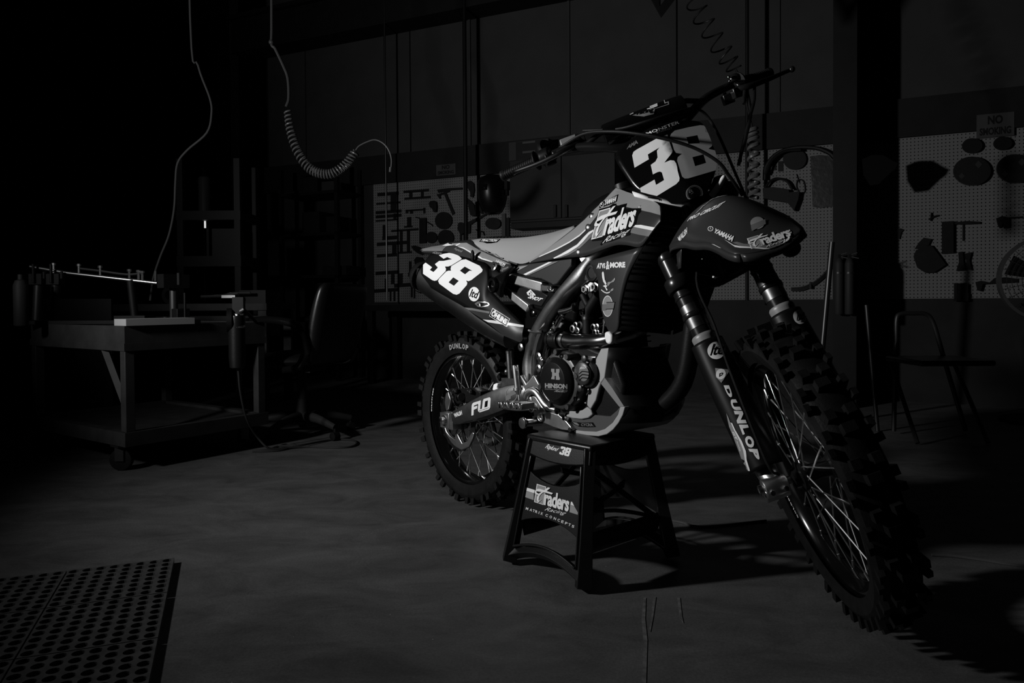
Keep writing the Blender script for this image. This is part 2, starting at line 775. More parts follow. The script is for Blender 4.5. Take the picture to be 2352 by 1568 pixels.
# ---- wheels
def tyre(c, rb, rc, hw, n, rowsB, steer, knob=.017):
    """carcass + moulded knobs"""
    pr = [(rb - .004, -.80 * hw), (rb + .006, -.86 * hw), (rb + .030, -1.0 * hw), (rc - .030, -1.0 * hw), (rc - .012, -.84 * hw), (rc - .002, -.45 * hw), (rc, 0)]
    pr = pr + [(r, -h) for r, h in pr[-2::-1]]
    pr += [(rb + .012, .6 * hw), (rb + .014, 0), (rb + .012, -.6 * hw)]
    gs = [g_ring(pr, (c[0], 0, c[1]), (0, 1, 0), 96)]

    def block(a, y0, y1, da, r0, r1, tilt):
        q = []
        for rr, s in ((r0, 1.0), (r1, .86)):
            for yy in (y0, y1):
                for aa in (-da, da):
                    ym = (y0 + y1) / 2
                    y = ym + (yy - ym) * s + tilt * (1 if rr == r1 else 0)
                    al = a + aa * s
                    q.append(A(c[0] + rr * math.cos(al), y, c[1] + rr * math.sin(al)))
        return q, [(0, 1, 3, 2), (4, 6, 7, 5), (0, 4, 5, 1), (2, 3, 7, 6), (0, 2, 6, 4), (1, 5, 7, 3)]
    for i in range(n):
        a = 2 * PI * i / n
        for kind, (y0, y1, da, rr, tilt) in enumerate(rowsB[i % len(rowsB)]):
            gs.append(block(a, y0, y1, da / rc, rr - .006, rr + knob, tilt))
            if abs(y0 + y1) > 1e-6:
                gs.append(block(a, -y1, -y0, da / rc, rr - .006, rr + knob, -tilt))
    return bp('tyre', gs, 'rubber_tyre', steer=steer, ang=35)


RW, FW = A(0, .34), A(1.48, .345)
rows_r = [[(-.017, .017, .013, .323, 0), (.040, .056, .012, .309, .006)], [(.010, .034, .013, .320, 0.002)], [(.044, .058, .010, .306, .006)]]
ty_r = tyre(RW, .258, .324, .056, 54, rows_r, False, .018)
rows_f = [[(-.015, .015, .011, .342, 0), (.031, .046, .011, .330, .005)], [(.008, .029, .011, .340, .002)], [(.036, .049, .009, .326, .006)]]
ty_f = tyre(FW, .283, .343, .049, 66, rows_f, True, .019)


def rim(c, r, hw, steer):
    pr = [(r, -hw), (r - .004, -hw - .002), (r - .016, -hw), (r - .020, -hw * .72), (r - .034, -hw * .35), (r - .036, 0), (r - .034, hw * .35),
          (r - .020, hw * .72), (r - .016, hw), (r - .004, hw + .002), (r, hw), (r - .008, hw * .6), (r - .012, 0), (r - .008, -hw * .6)]
    return bp('wheel_rim', g_ring(pr, (c[0], 0, c[1]), (0, 1, 0), 96), 'black_gloss', steer=steer)


rim_r = rim(RW, .262, .036, False)
rim_f = rim(FW, .287, .029, True)


def spokes(c, rr, hubr, hw, rimo, steer, parent, off):
    for i in range(36):
        side = 1 if i % 2 else -1
        lean = 1 if (i // 2) % 2 else -1
        a = 2 * PI * (i + off) / 36
        ha = a + lean * .85
        p1 = A(c[0] + rr * math.cos(a), side * .006, c[1] + rr * math.sin(a))
        p0 = A(c[0] + hubr * math.cos(ha), side * hw, c[1] + hubr * math.sin(ha))
        d = (p0 - p1) / np.linalg.norm(p0 - p1)
        gs = [g_cyl(p0, p1, .0019, n=6), g_cyl(p1 - d * .004, p1 + d * .019, .0036, .003, n=7)]
        if steer:
            gs = [g_map(g, ST) for g in gs]
        mk('spoke', gs, 'spoke_steel', parent, recenter=False)


spokes(RW, .228, .034, .042, 0, False, rim_r, .3)
spokes(FW, .253, .028, .036, 0, True, rim_f, .0)


def hub(c, w, r, steer):
    pr = [(.012, -w - .02), (r * .75, -w - .016), (r * .8, -w - .004), (r * 1.15, -w), (r * 1.15, -w + .008), (r * .72, -w + .02), (r * .62, 0),
          (r * .72, w - .02), (r * 1.15, w - .008), (r * 1.15, w), (r * .8, w + .004), (r * .75, w + .016), (.012, w + .02)]
    return bp('hub', g_lathe(pr, (c[0], 0, c[1]), (0, 1, 0), 28), 'anodised_black', steer=steer)


hub(RW, .052, .036, False)
hub(FW, .045, .031, True)


def disc(name, c, y, ro, ri, n, m, steer, tooth=0.0, arms=6, th=.004):
    """brake disc or sprocket: ring with toothed or wavy edge, arms and a carrier"""
    N = n * 6
    out = []
    for i in range(N):
        a = 2 * PI * i / N
        out.append((ro + tooth * math.cos(n * a), a))
    rows = []
    for yy in (y - th / 2, y + th / 2):
        rows.append([A(c[0] + r * math.cos(a), yy, c[1] + r * math.sin(a)) for r, a in out])
        rows.append([A(c[0] + ri * math.cos(a), yy, c[1] + ri * math.sin(a)) for r, a in out])
    g = g_grid([rows[0], rows[1], rows[3], rows[2], rows[0]], True)
    gs = [g]
    for i in range(arms):
        a = 2 * PI * i / arms
        p0 = A(c[0] + .030 * math.cos(a + .35), y, c[1] + .030 * math.sin(a + .35))
        p1 = A(c[0] + (ri + .004) * math.cos(a), y, c[1] + (ri + .004) * math.sin(a))
        t = (p1 - p0) / np.linalg.norm(p1 - p0)
        s = np.cross(t, A(0, 1, 0)) * .007
        o_ = A(0, th / 2, 0)
        gs.append(g_plate([p0 - s - o_, p1 - s - o_, p1 + s - o_, p0 + s - o_], 2 * o_))
    return bp(name, gs, m, steer=steer)


disc('brake_disc', RW, -.072, .121, .092, 20, 'steel_dark', False, .0025)
disc('brake_disc', FW, .066, .134, .106, 22, 'steel_dark', True, .0025)
disc('sprocket', RW, .074, .118, .088, 49, 'alloy_dark', False, .004, th=.007)
# chain on the far side
chain = []
pth = [A(0, .074, .34 + .118), A(.25, .074, .455), A(.49, .074, .505)]
pth2 = [A(.49, .074, .455), A(.25, .074, .32), A(0, .074, .34 - .118)]
for pa in (pth, pth2):
    q = catmull(pa, 16)
    for i in range(len(q) - 1):
        m_ = (q[i] + q[i + 1]) / 2
        t = q[i + 1] - q[i]
        al = math.atan2(t[2], t[0])
        chain.append(g_box(m_, (np.linalg.norm(t) * .86, .012 if i % 2 else .018, .013), RY(-al)))
bp('chain', chain + [g_box((.49, .074, .48), (.03, .010, .06))], 'steel_dark')['kind'] = 'stuff'
bp('sprocket', g_lathe([(.03, -.004), (.03, .004)], (.49, .074, .48), (0, 1, 0), 13), 'steel_dark')

# ---- swingarm
sw = [(C2([(372, 800)])[0], C2([(392, 925)])[0], -.128, -.088), (C2([(470, 742)])[0], C2([(490, 908)])[0], -.130, -.088),
      (C2([(620, 660)])[0], C2([(640, 872)])[0], -.128, -.080), (C2([(760, 598)])[0], C2([(790, 822)])[0], -.122, -.070),
      (C2([(880, 560)])[0], C2([(900, 772)])[0], -.114, -.055), (C2([(985, 555)])[0], C2([(1010, 745)])[0], -.106, -.045),
      (C2([(1090, 585)])[0], C2([(1100, 745)])[0], -.098, -.045)]
sw_g = beam(sw)
swing = bp('swingarm', [sw_g, mir(sw_g), g_box((.36, 0, .47), (.10, .17, .085))], 'alloy_dark')
swS = Surface(sw_g, bray)
for s in (-1, 1):
    bp('axle_block', [g_box((-.005, s * .108, .342), (.062, .044, .058)), g_box((.032, s * .108, .342), (.03, .038, .066)),
                      g_cyl((-.06, s * .108, .345), (-.03, s * .108, .345), .004, n=8), g_cyl((-.066, s * .108, .345), (-.052, s * .108, .345), .008, n=6)], 'alloy', bevel=.003)
    bp('axle_nut', [g_lathe([(.012, 0), (.015, .004), (.015, .014), (.011, .016)], (-.004, s * .130, .341), (0, s, 0), 6),
                    g_lathe([(.021, -.002), (.021, .003)], (-.004, s * .130, .341), (0, s, 0), 20)], 'alloy_bright')
bp('axle', g_cyl((0, -.14, .341), (0, .14, .341), .010), 'steel')
# chain slider and torn brake-side guard below the pivot
bp('chain_slider', g_box((.33, .05, .525), (.26, .03, .02), RY(.12)), 'black_plastic', bevel=.004)
# rear caliper, bracket, disc guard
cal = C2([(400, 620), (470, 595), (560, 600), (640, 625), (640, 680), (560, 715), (430, 735), (395, 690)])
bp('brake_caliper', [g_plate([Bq(x, y, -.098) for x, y in cal], (0, .05, 0)), g_cyl(Bq(1046, 897, -.115), Bq(1046, 897, -.09), .011),
                     g_cyl(Bq(1078, 898, -.115), Bq(1078, 898, -.09), .009), g_cyl(Bq(1060, 912, -.11), Bq(1060, 912, -.095), .016)], 'engine_black', bevel=.003)
for x, y in ((1046, 897), (1079, 899), (1040, 912)):
    p_ = Bq(x, y, -.117)
    bp('caliper_bolt', g_lathe([(.008, 0), (.008, .006), (.004, .006), (.004, .002)], p_ + A(0, .004, 0), (0, -1, 0), 10), 'alloy_bright')
gd = C2([(330, 640), (350, 625), (372, 700), (352, 780), (330, 800), (318, 720)])
bp('caliper_bracket', g_plate([Bq(x, y, -.100) for x, y in gd], (0, .012, 0)), 'alloy', bevel=.002)
g1 = crop(960, 940, .1531, [(395, 235), (425, 330), (480, 400), (555, 455), (555, 375), (590, 365), (620, 430), (660, 510), (740, 475), (790, 365), (815, 338), (840, 360), (820, 430), (760, 560), (700, 590), (650, 610), (560, 560), (500, 500), (430, 390), (385, 270)])
bp('disc_guard', g_plate([Bq(x, y, -.092) for x, y in g1], (0, .012, 0)), 'alloy', bevel=.0025)

# ---- frame
sp = [(K5([(1180, 175)])[0], K5([(1435, 180)])[0], -.124, -.070), (K5([(1010, 360)])[0], K5([(1290, 335)])[0], -.126, -.075),
      (K5([(850, 540)])[0], K5([(1185, 545)])[0], -.128, -.078), (K5([(700, 720)])[0], K5([(1010, 715)])[0], -.130, -.080),
      (K5([(570, 890)])[0], K5([(850, 870)])[0], -.130, -.080), (K5([(440, 1060)])[0], K5([(705, 1060)])[0], -.130, -.080),
      (K5([(310, 1270)])[0], K5([(560, 1260)])[0], -.128, -.078), (K5([(192, 1490)])[0], K5([(432, 1500)])[0], -.126, -.076)]
XS_SPAR = [(0, 1), (0, .3), (.05, .06), (.12, 0), (.66, 0), (.74, .05), (.97, .34), (1, .45), (1, 1)]
spar_g = beam(sp, XS_SPAR)
lowc = [(K5([(185, 1480)])[0], K5([(445, 1500)])[0], -.130, -.074), (K6([(508, 10)])[0], K6([(738, 20)])[0], -.128, -.072), (K6([(492, 160)])[0], K6([(700, 160)])[0], -.126, -.070),
        (K6([(455, 310)])[0], K6([(668, 330)])[0], -.126, -.068), (K6([(440, 470)])[0], K6([(668, 500)])[0], -.127, -.066),
        (K6([(470, 640)])[0], K6([(650, 640)])[0], -.128, -.062), (K6([(520, 810)])[0], K6([(610, 780)])[0], -.126, -.060)]
XS_LOW = [(0, 1), (0, .3), (.06, .08), (.18, 0), (.5, .03), (.58, .14), (.66, .14), (.74, .03), (.90, .03), (1, .25), (1, 1)]
low_g = beam(lowc, XS_LOW)
fr = bp('frame', [spar_g, mir(spar_g), low_g, mir(low_g)], 'frame_alloy', ang=50)
weld = [Bq(*p_, -.131) for p_ in K5([(192, 1478), (230, 1500), (300, 1508), (380, 1512), (436, 1496)])]
bp('weld_bead', g_tube(weld, .0042, 8), 'alloy_bright', fr)
piv = K6([(430, 560), (450, 545), (530, 690), (640, 560), (665, 560), (735, 690), (742, 750), (725, 792), (700, 760), (640, 745), (570, 760), (525, 830), (500, 760)])
bp('pivot_casting', g_plate([Bq(x, y, -.134) for x, y in piv], (0, .03, 0)), 'alloy', bevel=.004)
stube = [Bq(*p_, -.124) for p_ in K6([(530, 900), (560, 830), (620, 795), (690, 815), (760, 900), (830, 1000), (900, 1060), (1010, 1100)])]
bp('frame_tube', g_tube(stube, [.011, .013, .013, .013, .013, .013, .012, .010], 14), 'alloy')
bracket = K6([(620, 870), (680, 890), (760, 1010), (850, 1140), (760, 1150), (660, 1100), (590, 1020), (560, 960), (590, 880)])
bp('frame_bracket', [g_plate([Bq(x, y, -.118) for x, y in bracket], (0, .02, 0)), g_lathe([(.016, 0), (.016, .01), (.008, .01), (.008, .004)], Bq(*K6([(640, 1060)])[0], -.116), (0, -1, 0), 16)], 'alloy', bevel=.003)
# pivot bolt, foot peg, brake pedal guard over the rail
bp('pivot_bolt', [g_lathe([(.017, 0), (.017, .008), (.010, .010), (.010, .004)], Bq(*K6([(600, 930)])[0], -.112), (0, -1, 0), 18)], 'steel')
pegc = Bq(*K6([(515, 1300)])[0], -.19)
peg = [g_cyl(Bq(*K6([(520, 1300)])[0], -.195), Bq(*K6([(760, 1290)])[0], -.115), .012), g_lathe([(.014, 0), (.018, .004), (.018, .012), (.008, .013)], Bq(*K6([(515, 1300)])[0], -.19), (0, -1, 0), 14)]
for i in range(9):
    q = Bq(*K6([(190 + 45 * i, 1010 + 3 * i)])[0], -.20)
    peg.append(g_box(q, (.010, .05, .020), RY(.3 * (-1) ** i)))
q0, q1 = Bq(*K6([(175, 1035)])[0], -.20), Bq(*K6([(600, 1055)])[0], -.17)
peg.append(g_tube([q0, (q0 + q1) / 2 + A(0, 0, -.004), q1], .011, 10, flat=.7))
bp('foot_peg', peg, 'steel', bevel=.0015)
bp('foot_peg', [mir(g) for g in peg], 'steel', bevel=.0015)
rail = K6([(720, 1190), (790, 1150), (900, 1130), (1040, 1170), (1150, 1260), (1210, 1330), (1262, 1400), (1260, 1430), (1100, 1415), (960, 1370), (800, 1300), (720, 1240)])
bp('frame_rail', [g_plate([Bq(x, y, -.138) for x, y in rail], (0, .05, 0)), g_lathe([(.014, 0), (.014, .006), (.008, .006), (.008, .001)], Bq(*K6([(770, 1215)])[0], -.140), (0, -1, 0), 16)], 'alloy', bevel=.006, seg=3)
for p_ in K6([(1235, 1405), (1040, 1135), (1140, 1225)]):
    bp('frame_bolt', g_lathe([(.007, 0), (.007, .006), (.003, .006)], Bq(p_[0], p_[1], -.139), (0, -1, 0), 8), 'chrome')
# headstock and front down-section
hs0, hs1 = uvy(.90, 0, 0), uvy(1.13, 0, 0)
bp('headstock', [g_cyl(hs0, hs1, .036, n=20), g_tube([uvy(1.08, -.02, 0), A(.95, -.06, 1.0), Bq(1345, 600, -.10)], [.03, .034, .03], 12, flat=.8),
                 g_tube([uvy(1.08, -.02, 0), A(.95, .06, 1.0), Bq(1345, 600, -.10) * A(1, -1, 1)], [.03, .034, .03], 12, flat=.8),
                 ], 'alloy')
bp('down_tube', g_tube([uvy(.93, -.02, 0), A(1.10, 0, .70), A(1.05, 0, .52), A(.93, 0, .42)], [.026, .026, .026, .024], 12), 'engine_black')

# ---- subframe rails, airbox, coil box
def bar_px(a, b, w, yo, th, k=1):
    (ax, ay), (bx, by) = a, b
    p0, p1 = Bq(ax, ay, yo), Bq(bx, by, yo)
    t = p1 - p0
    L = np.linalg.norm(t)
    t = t / L
    al = math.atan2(t[2], t[0])
    return g_box((p0 + p1) / 2 + A(0, th / 2, 0), (L, th, w), RY(-al))


r1 = bar_px(K1([(1310, 600)])[0], K5([(420, 700)])[0], .034, -.108, .026)
r2 = bar_px(K1([(1275, 770)])[0], K1([(1640, 1060)])[0], .030, -.106, .024)
sub = bp('subframe', [r1, mir(r1), r2, mir(r2)], 'alloy', bevel=.004)
lug = K5([(400, 640), (470, 660), (600, 670), (640, 720), (610, 790), (570, 790), (400, 755)])
for s in (1, -1):
    g = g_plate([Bq(x, y, -.114) for x, y in lug], (0, .03, 0))
    b_ = g_lathe([(.011, 0), (.011, .006), (.006, .006), (.006, .001)], Bq(*K5([(588, 730)])[0], -.115), (0, -1, 0), 16)
    bp('subframe_lug', [g, b_] if s == 1 else [mir(g), mir(b_)], 'alloy_bright', bevel=.003)
    g = [bar_px(K1([(1640, 1060)])[0], K1([(1720, 1110)])[0], .008, -.10, .008), g_lathe([(.012, 0), (.012, .012), (.006, .014)], Bq(*K1([(1745, 1130)])[0], -.095), (0, -1, 0), 12),
         g_cyl(Bq(*K1([(1620, 1050)])[0], -.095), Bq(*K1([(1660, 1070)])[0], -.095), .010, n=10)]
    bp('subframe_bolt', g if s == 1 else [mir(q) for q in g], 'chrome')
ab = K5([(-60, 430), (0, 300), (960, 185), (960, 310), (700, 640), (640, 660), (400, 545), (120, 500)])
air_g = g_plate([Bq(x, y, -.118) for x, y in ab], (0, .02, 0))
airbox = bp('airbox_cover', air_g, 'blue_plastic', bevel=.003)
bp('airbox_cover', mir(air_g), 'blue_plastic', bevel=.003)
airS = Surface(air_g, bray)
print_on('stripe', airS, poly2d(K5([(105, 468), (560, 247), (622, 246), (152, 484)])), 'print_white', airbox, off=.0025)
print_on('stripe', airS, poly2d(K5([(152, 486), (622, 247), (738, 232), (205, 484)])), 'print_midgrey', airbox, off=.0024)
print_on('stripe', airS, poly2d(K5([(-30, 335), (190, 308), (-35, 425)])), 'print_grey', airbox, off=.0024)
bp('inner_airbox', g_box((.56, 0, .82), (.34, .17, .17), RY(.25)), 'black_matte', bevel=.01)
cb = K5([(-190, 700), (150, 690), (420, 770), (540, 850), (530, 880), (420, 1060), (200, 1010), (-30, 870), (-190, 800)])
coil_g = g_plate([Bq(x, y, -.088) for x, y in cb], (0, .05, 0))
coil = bp('shock_guard', coil_g, 'black_plastic', bevel=.004)
coilS = Surface(coil_g, bray)
print_on('sticker', coilS, poly2d(K5([(165, 795), (235, 740), (320, 830), (330, 850), (300, 850), (245, 770), (195, 805), (205, 850), (180, 835)])), 'print_white', coil, off=.0028)
print_on('lettering', coilS, text2d('ONE', .04, .3), 'print_white', coil, K5([(190, 850), (310, 870), (290, 800), (210, 770)]), off=.003)
print_on('lettering', coilS, text2d('SHOT', .05, .35), 'print_white', coil, K5([(180, 893), (420, 965), (468, 903), (225, 845)]), off=.003)
# shock absorber
bp('shock_absorber', [g_cyl(A(.60, 0, .78), A(.47, 0, .44), .028), g_tube([A(.60 - .13 * t + .034 * 0, .036 * math.cos(t * 2 * PI * 7), .78 - .34 * t) + .036 * math.sin(t * 2 * PI * 7) * A(.93, 0, -.36) for t in np.linspace(.05, .8, 90)], .006, 8, k=1)], 'alloy_dark')

# ---- rear fender, seat, side panels, muffler
fu = K1([(112, 205), (262, 168), (425, 138), (600, 112), (775, 108), (870, 165), (1000, 235), (1200, 325), (1355, 385), (1420, 438)])
fl = K1([(114, 228), (255, 232), (455, 240), (640, 295), (860, 350), (1000, 400), (1120, 450), (1230, 500), (1300, 520), (1422, 442)])
rows = []
for i, (u, l) in enumerate(zip(fu, fl)):
    t = i / 9
    yu = [-.075, -.085, -.092, -.098, -.100, -.102, -.104, -.106, -.108, -.112][i]
    yl = [-.080, -.098, -.112, -.122, -.128, -.130, -.130, -.128, -.124, -.116][i]
    a, b = Bq(*u, yu), Bq(*l, yl)
    top = [A(a[0], y, a[2] + dz) for y, dz in ((0, .014), (yu * .5, .011), (yu * .8, .005))] if i < 6 else \
          [A(a[0], y, a[2] - dz) for y, dz in ((yu * .8, .02), (yu * .86, .012), (yu * .93, .004))]
    rows.append(top + [a, a * .75 + b * .25 + A(0, -.004, 0), a * .4 + b * .6 + A(0, -.005, 0), b, b + A(0, .008, -.012)])
cols = [catmull([r[j] for r in rows], 4) for j in range(8)]
rows = [[c[i] for c in cols] for i in range(len(cols[0]))]
fend_g = g_grid(rows)
fend = bp('rear_fender', [fend_g, mir(fend_g)], 'blue_plastic', solid=.003)
fendS = Surface(fend_g, bray)
print_on('fender_print', fendS, poly2d(K1([(122, 207), (262, 173), (430, 146), (500, 150), (440, 200), (420, 232), (255, 228), (124, 224)])), 'print_midgrey', fend, off=.003)
print_on('fender_print', fendS, poly2d(K1([(560, 124), (770, 116), (870, 178), (1000, 248), (1190, 333), (1340, 396), (1400, 432), (1300, 415), (1150, 388), (1000, 345), (880, 285), (830, 255), (750, 205), (650, 165), (560, 145)])), 'print_grey', fend, off=.003)
print_on('stripe', fendS, poly2d(K1([(640, 168), (730, 185), (850, 255), (1000, 338), (1150, 388), (1140, 398), (990, 352), (840, 268), (735, 205)])), 'print_white', fend, off=.0035)
print_on('fender_print', fendS, poly2d(K1([(420, 158), (500, 122), (520, 135), (590, 150), (480, 162)])), 'print_white', fend, off=.0035)
print_on('fender_print', fendS, poly2d(K1([(610, 150), (670, 122), (685, 128), (630, 160)])), 'print_white', fend, off=.0035)
print_on('lettering', fendS, text2d('Raylund', .0, .35), 'print_grey', fend, K1([(585, 215), (700, 262), (722, 225), (612, 182)]), off=.0035)
print_on('lettering', fendS, text2d('HINSON', .04, .2), 'print_white', fend, K1([(1188, 392), (1325, 452), (1340, 420), (1200, 362)]), off=.004)
print_on('lettering', fendS, text2d('Racing', .02, .4), 'print_white', fend, K1([(1240, 440), (1310, 470), (1322, 452), (1252, 422)]), off=.004)

sl = [(1079, 558), (1103, 573.5), (1135, 588), (1165, 599), (1190, 604.5), (1214, 601), (1250, 577), (1290, 547.5), (1322, 523)]
su = [(1080, 553), (1104.6, 549.8), (1135, 549.6), (1165, 549), (1195, 547.5), (1225, 544), (1262, 537), (1300, 526), (1327, 517)]
yl_ = [-.070, -.088, -.098, -.106, -.112, -.114, -.110, -.102, -.090]
yu_ = [-.060, -.072, -.076, -.078, -.078, -.076, -.072, -.068, -.064]
rows = []
for i in range(9):
    a, b = Bq(*su[i], yu_[i]), Bq(*sl[i], yl_[i])
    rows.append([A(a[0], yu_[i] * .86, a[2] + .004), a] + [a * (1 - t) + b * t + A(0, -.010 * math.sin(PI * t), 0) for t in (.15, .3, .5, .7, .88)] + [b, b + A(0, .015, -.004)])
cols = [catmull([r[j] for r in rows], 4) for j in range(9)]
rows_s = [[c[i] for c in cols] for i in range(len(cols[0]))]
seat_g = g_grid(rows_s)
seat = bp('seat', [seat_g, mir(seat_g)], 'seat_grey', solid=.004, ang=60)
seatS = Surface(seat_g, bray)
rib = []
nr = 46
topc = [r[0] for r in rows_s]
ext = [Bq(1340, 502, -.055), Bq(1356, 485, -.05)]
pathT = catmull(topc[::4] + ext, 8)
for i in range(len(pathT) - 1):
    a = pathT[i]
    b = pathT[i + 1]
    w = abs(a[1])
    h = .006 if i % 2 else .003
    rib.append(g_plate([A(a[0], -w, a[2] - .004), A(a[0], w, a[2] - .004), A(a[0], w * .7, a[2] + h), A(a[0], 0, a[2] + h + .004), A(a[0], -w * .7, a[2] + h)], A(b[0] - a[0], 0, b[2] - a[2])))
bp('seat_top', rib, 'seat_ribbed', seat)
print_on('sticker', seatS, poly2d(K1([(950, 103), (985, 63), (1258, 63), (1210, 108), (1120, 124), (1060, 124), (1010, 108)])), 'print_black', seat, off=.003)
print_on('lettering', seatS, text2d('TRACTION', .03, .2), 'print_white', seat, K1([(968, 98), (1198, 104), (1236, 68), (998, 68)]), off=.0035)
# plastic seat base seen as light tabs under the seat edge
for q in ([(950, 200), (1050, 240), (1020, 245), (960, 215)], [(1090, 262), (1130, 262), (1200, 310), (1160, 300)], [(1180, 305), (1262, 325), (1245, 335), (1190, 315)], [(1362, 365), (1495, 405), (1480, 425), (1370, 385)]):
    bp('seat_clip', g_plate([Bq(x, y, -.118) for x, y in K1(q)], (0, .01, 0)), 'alloy_bright')

pst_u = K1([(150, 400), (270, 258), (470, 238), (640, 293), (860, 348), (1060, 425), (1090, 640), (1120, 790), (1240, 925), (1400, 1100), (1510, 1210), (1600, 1310)])
pst_l = K1([(142, 690), (262, 762), (400, 846), (560, 936), (740, 1042), (900, 1167), (1000, 1235), (1100, 1305), (1290, 1438), (1400, 1502), (1500, 1560), (1585, 1512)])
pyu = [-.150, -.140, -.132, -.130, -.132, -.136, -.148, -.150, -.150, -.146, -.142, -.138]
pyl = [-.150, -.164, -.170, -.172, -.172, -.170, -.168, -.166, -.160, -.154, -.148, -.142]
side_g = panel([(u, l, a, b) for u, l, a, b in zip(pst_u, pst_l, pyu, pyl)], 11, .016, 3)
side = bp('number_panel', side_g, 'black_plastic', solid=.003, ang=60)
bp('number_panel', mir(side_g), 'black_plastic', solid=.003, ang=60)
sideS = Surface(side_g, bray)
P3 = K1([(372, 295), (440, 272), (520, 260), (610, 275), (660, 303), (700, 340), (690, 355), (550, 440), (505, 455), (460, 455), (475, 490), (470, 520), (345, 650), (310, 657), (280, 648), (145, 555), (145, 430), (182, 398), (275, 465), (243, 502), (295, 532), (350, 478), (355, 465), (330, 440), (315, 420), (375, 375), (440, 375), (500, 362), (560, 350), (490, 320), (440, 345)])
P8 = [K1([(540, 490), (550, 450), (700, 360), (760, 352), (960, 445), (1003, 500), (995, 530), (840, 650), (800, 665), (765, 655), (783, 690), (775, 720), (670, 840), (630, 857), (580, 845), (380, 700), (362, 660), (375, 630), (480, 525), (510, 515), (548, 515)]),
      K1([(745, 457), (855, 518), (812, 516), (750, 567), (675, 515)]), K1([(580, 610), (660, 660), (590, 730), (513, 680)])]
print_on('number_three', sideS, poly2d(P3), 'print_white', side, off=.0028)
print_on('number_eight', sideS, poly2d(P8), 'print_white', side, off=.0028)
print_on('lettering', sideS, text2d('SCOTT', .04, .2), 'print_grey', side, K1([(272, 262), (400, 292), (420, 262), (300, 240)]), off=.0028)
cc = K1([(880, 850)])[0]
elli = lambda c, rx, ry, n=28, rot=0: [(c[0] + rx * math.cos(2 * PI * i / n) * math.cos(rot) - ry * math.sin(2 * PI * i / n) * math.sin(rot), c[1] + rx * math.cos(2 * PI * i / n) * math.sin(rot) + ry * math.sin(2 * PI * i / n) * math.cos(rot)) for i in range(n)]
print_on('sticker', sideS, poly2d(elli(cc, 12.7, 16.4)), 'print_white', side, off=.0028)
print_on('lettering', sideS, text2d('ltd', .02, .25), 'print_black', side, K1([(812, 885), (935, 920), (960, 815), (835, 770)]), off=.0034)
print_on('sticker', sideS, poly2d(K1([(1098, 1162), (1345, 1320), (1396, 1210), (1148, 1052)])), 'print_white', side, off=.003)
print_on('sticker', sideS, poly2d(K1([(1106, 1158), (1341, 1309), (1385, 1212), (1152, 1064)])), 'print_black', side, off=.0034)
print_on('lettering', sideS, text2d('ÖHLINS', .05), 'print_white', side, K1([(1122, 1155), (1335, 1290), (1375, 1208), (1165, 1072)]), off=.0039)
print_on('panel_print', sideS, poly2d(K1([(742, 1040), (850, 1048), (1105, 1100), (1100, 1128), (870, 1085), (800, 1078)])), 'print_midgrey', side, off=.0028)
print_on('panel_print', sideS, poly2d(K1([(800, 1082), (870, 1090), (1095, 1132), (1100, 1165), (1130, 1200), (1000, 1205)])), 'print_dark', side, off=.0027)
print_on('panel_print', sideS, poly2d(K1([(1075, 1255), (1300, 1292), (1595, 1340), (1590, 1490), (1540, 1540), (1300, 1440)])), 'print_dark', side, off=.0027)
print_on('stripe', sideS, poly2d(K1([(1005, 1210), (1130, 1220), (1270, 1245), (1355, 1320), (1385, 1262), (1590, 1300), (1598, 1335), (1380, 1300), (1080, 1250)])), 'print_white', side, off=.0028)
# opening in the panel (moulded slot)
slot = K1([(885, 985), (930, 955), (1030, 958), (1085, 975), (1100, 1000), (1080, 1020), (990, 1040), (930, 1030)])
print_on('panel_slot', sideS, poly2d(slot), 'alloy', side, off=.002)
print_on('panel_slot', sideS, poly2d(K1([(920, 1000), (960, 970), (1060, 975), (1085, 1000), (1040, 1015), (985, 1025)])), 'print_black', side, off=.0025)
print_on('panel_slot', sideS, poly2d(K1([(950, 985), (968, 985), (975, 1022), (960, 1022)])), 'print_white', side, off=.0030)
# bolts and rubber plug on the panel top
bp('panel_plug', g_ball(Bq(*K1([(850, 292)])[0], -.142), .010, sc=(.9, .7, 2.0)), 'rubber')
bp('panel_bolt', [g_lathe([(.013, 0), (.013, .004), (.007, .006), (.007, .010)], Bq(*K1([(1165, 465)])[0], -.140), (0, -1, .3), 14)], 'alloy_bright')
# bracket tongue at the panel front with round boss
tong = K1([(1090, 645), (1180, 590), (1330, 505), (1420, 445), (1330, 560), (1290, 680), (1250, 760), (1240, 900), (1150, 800), (1100, 780)])
bp('panel_bracket', [g_plate([Bq(x, y, -.146) for x, y in tong], (0, .018, 0)), g_lathe([(.028, 0), (.024, .012), (.014, .014), (.014, .004)], Bq(*K1([(1160, 715)])[0], -.146), (0, -1, 0), 22)], 'black_gloss', bevel=.003)
# muffler
m0, m1 = Bq(*K1([(150, 590)])[0], -.118), Bq(*K1([(1430, 1440)])[0], -.105)
mup = A(0, 0, 1)
muf_g = g_tube([m0, m0 * .94 + m1 * .06, m0 * .3 + m1 * .7, m1], [.052, .063, .063, .050], 22, 6, flat=.78)
muf = bp('muffler', muf_g, 'titanium', ang=60)
me_ = (m0 - m1) / np.linalg.norm(m0 - m1)
bp('muffler_cap', [g_lathe([(.060, -.012), (.060, .004), (.050, .030), (.028, .056), (.018, .058), (.018, .03)], m0, me_, 24), g_ring([(.0645, -.02), (.0665, -.02), (.0665, -.006), (.0645, -.006)], m0, me_, 28)], 'anodised_black', muf)
lab = K1([(22, 560), (42, 470), (108, 464), (72, 610)])
capS = Surface(g_lathe([(.060, -.012), (.060, .004), (.050, .030), (.028, .056), (.018, .058)], m0, me_, 24), bray)
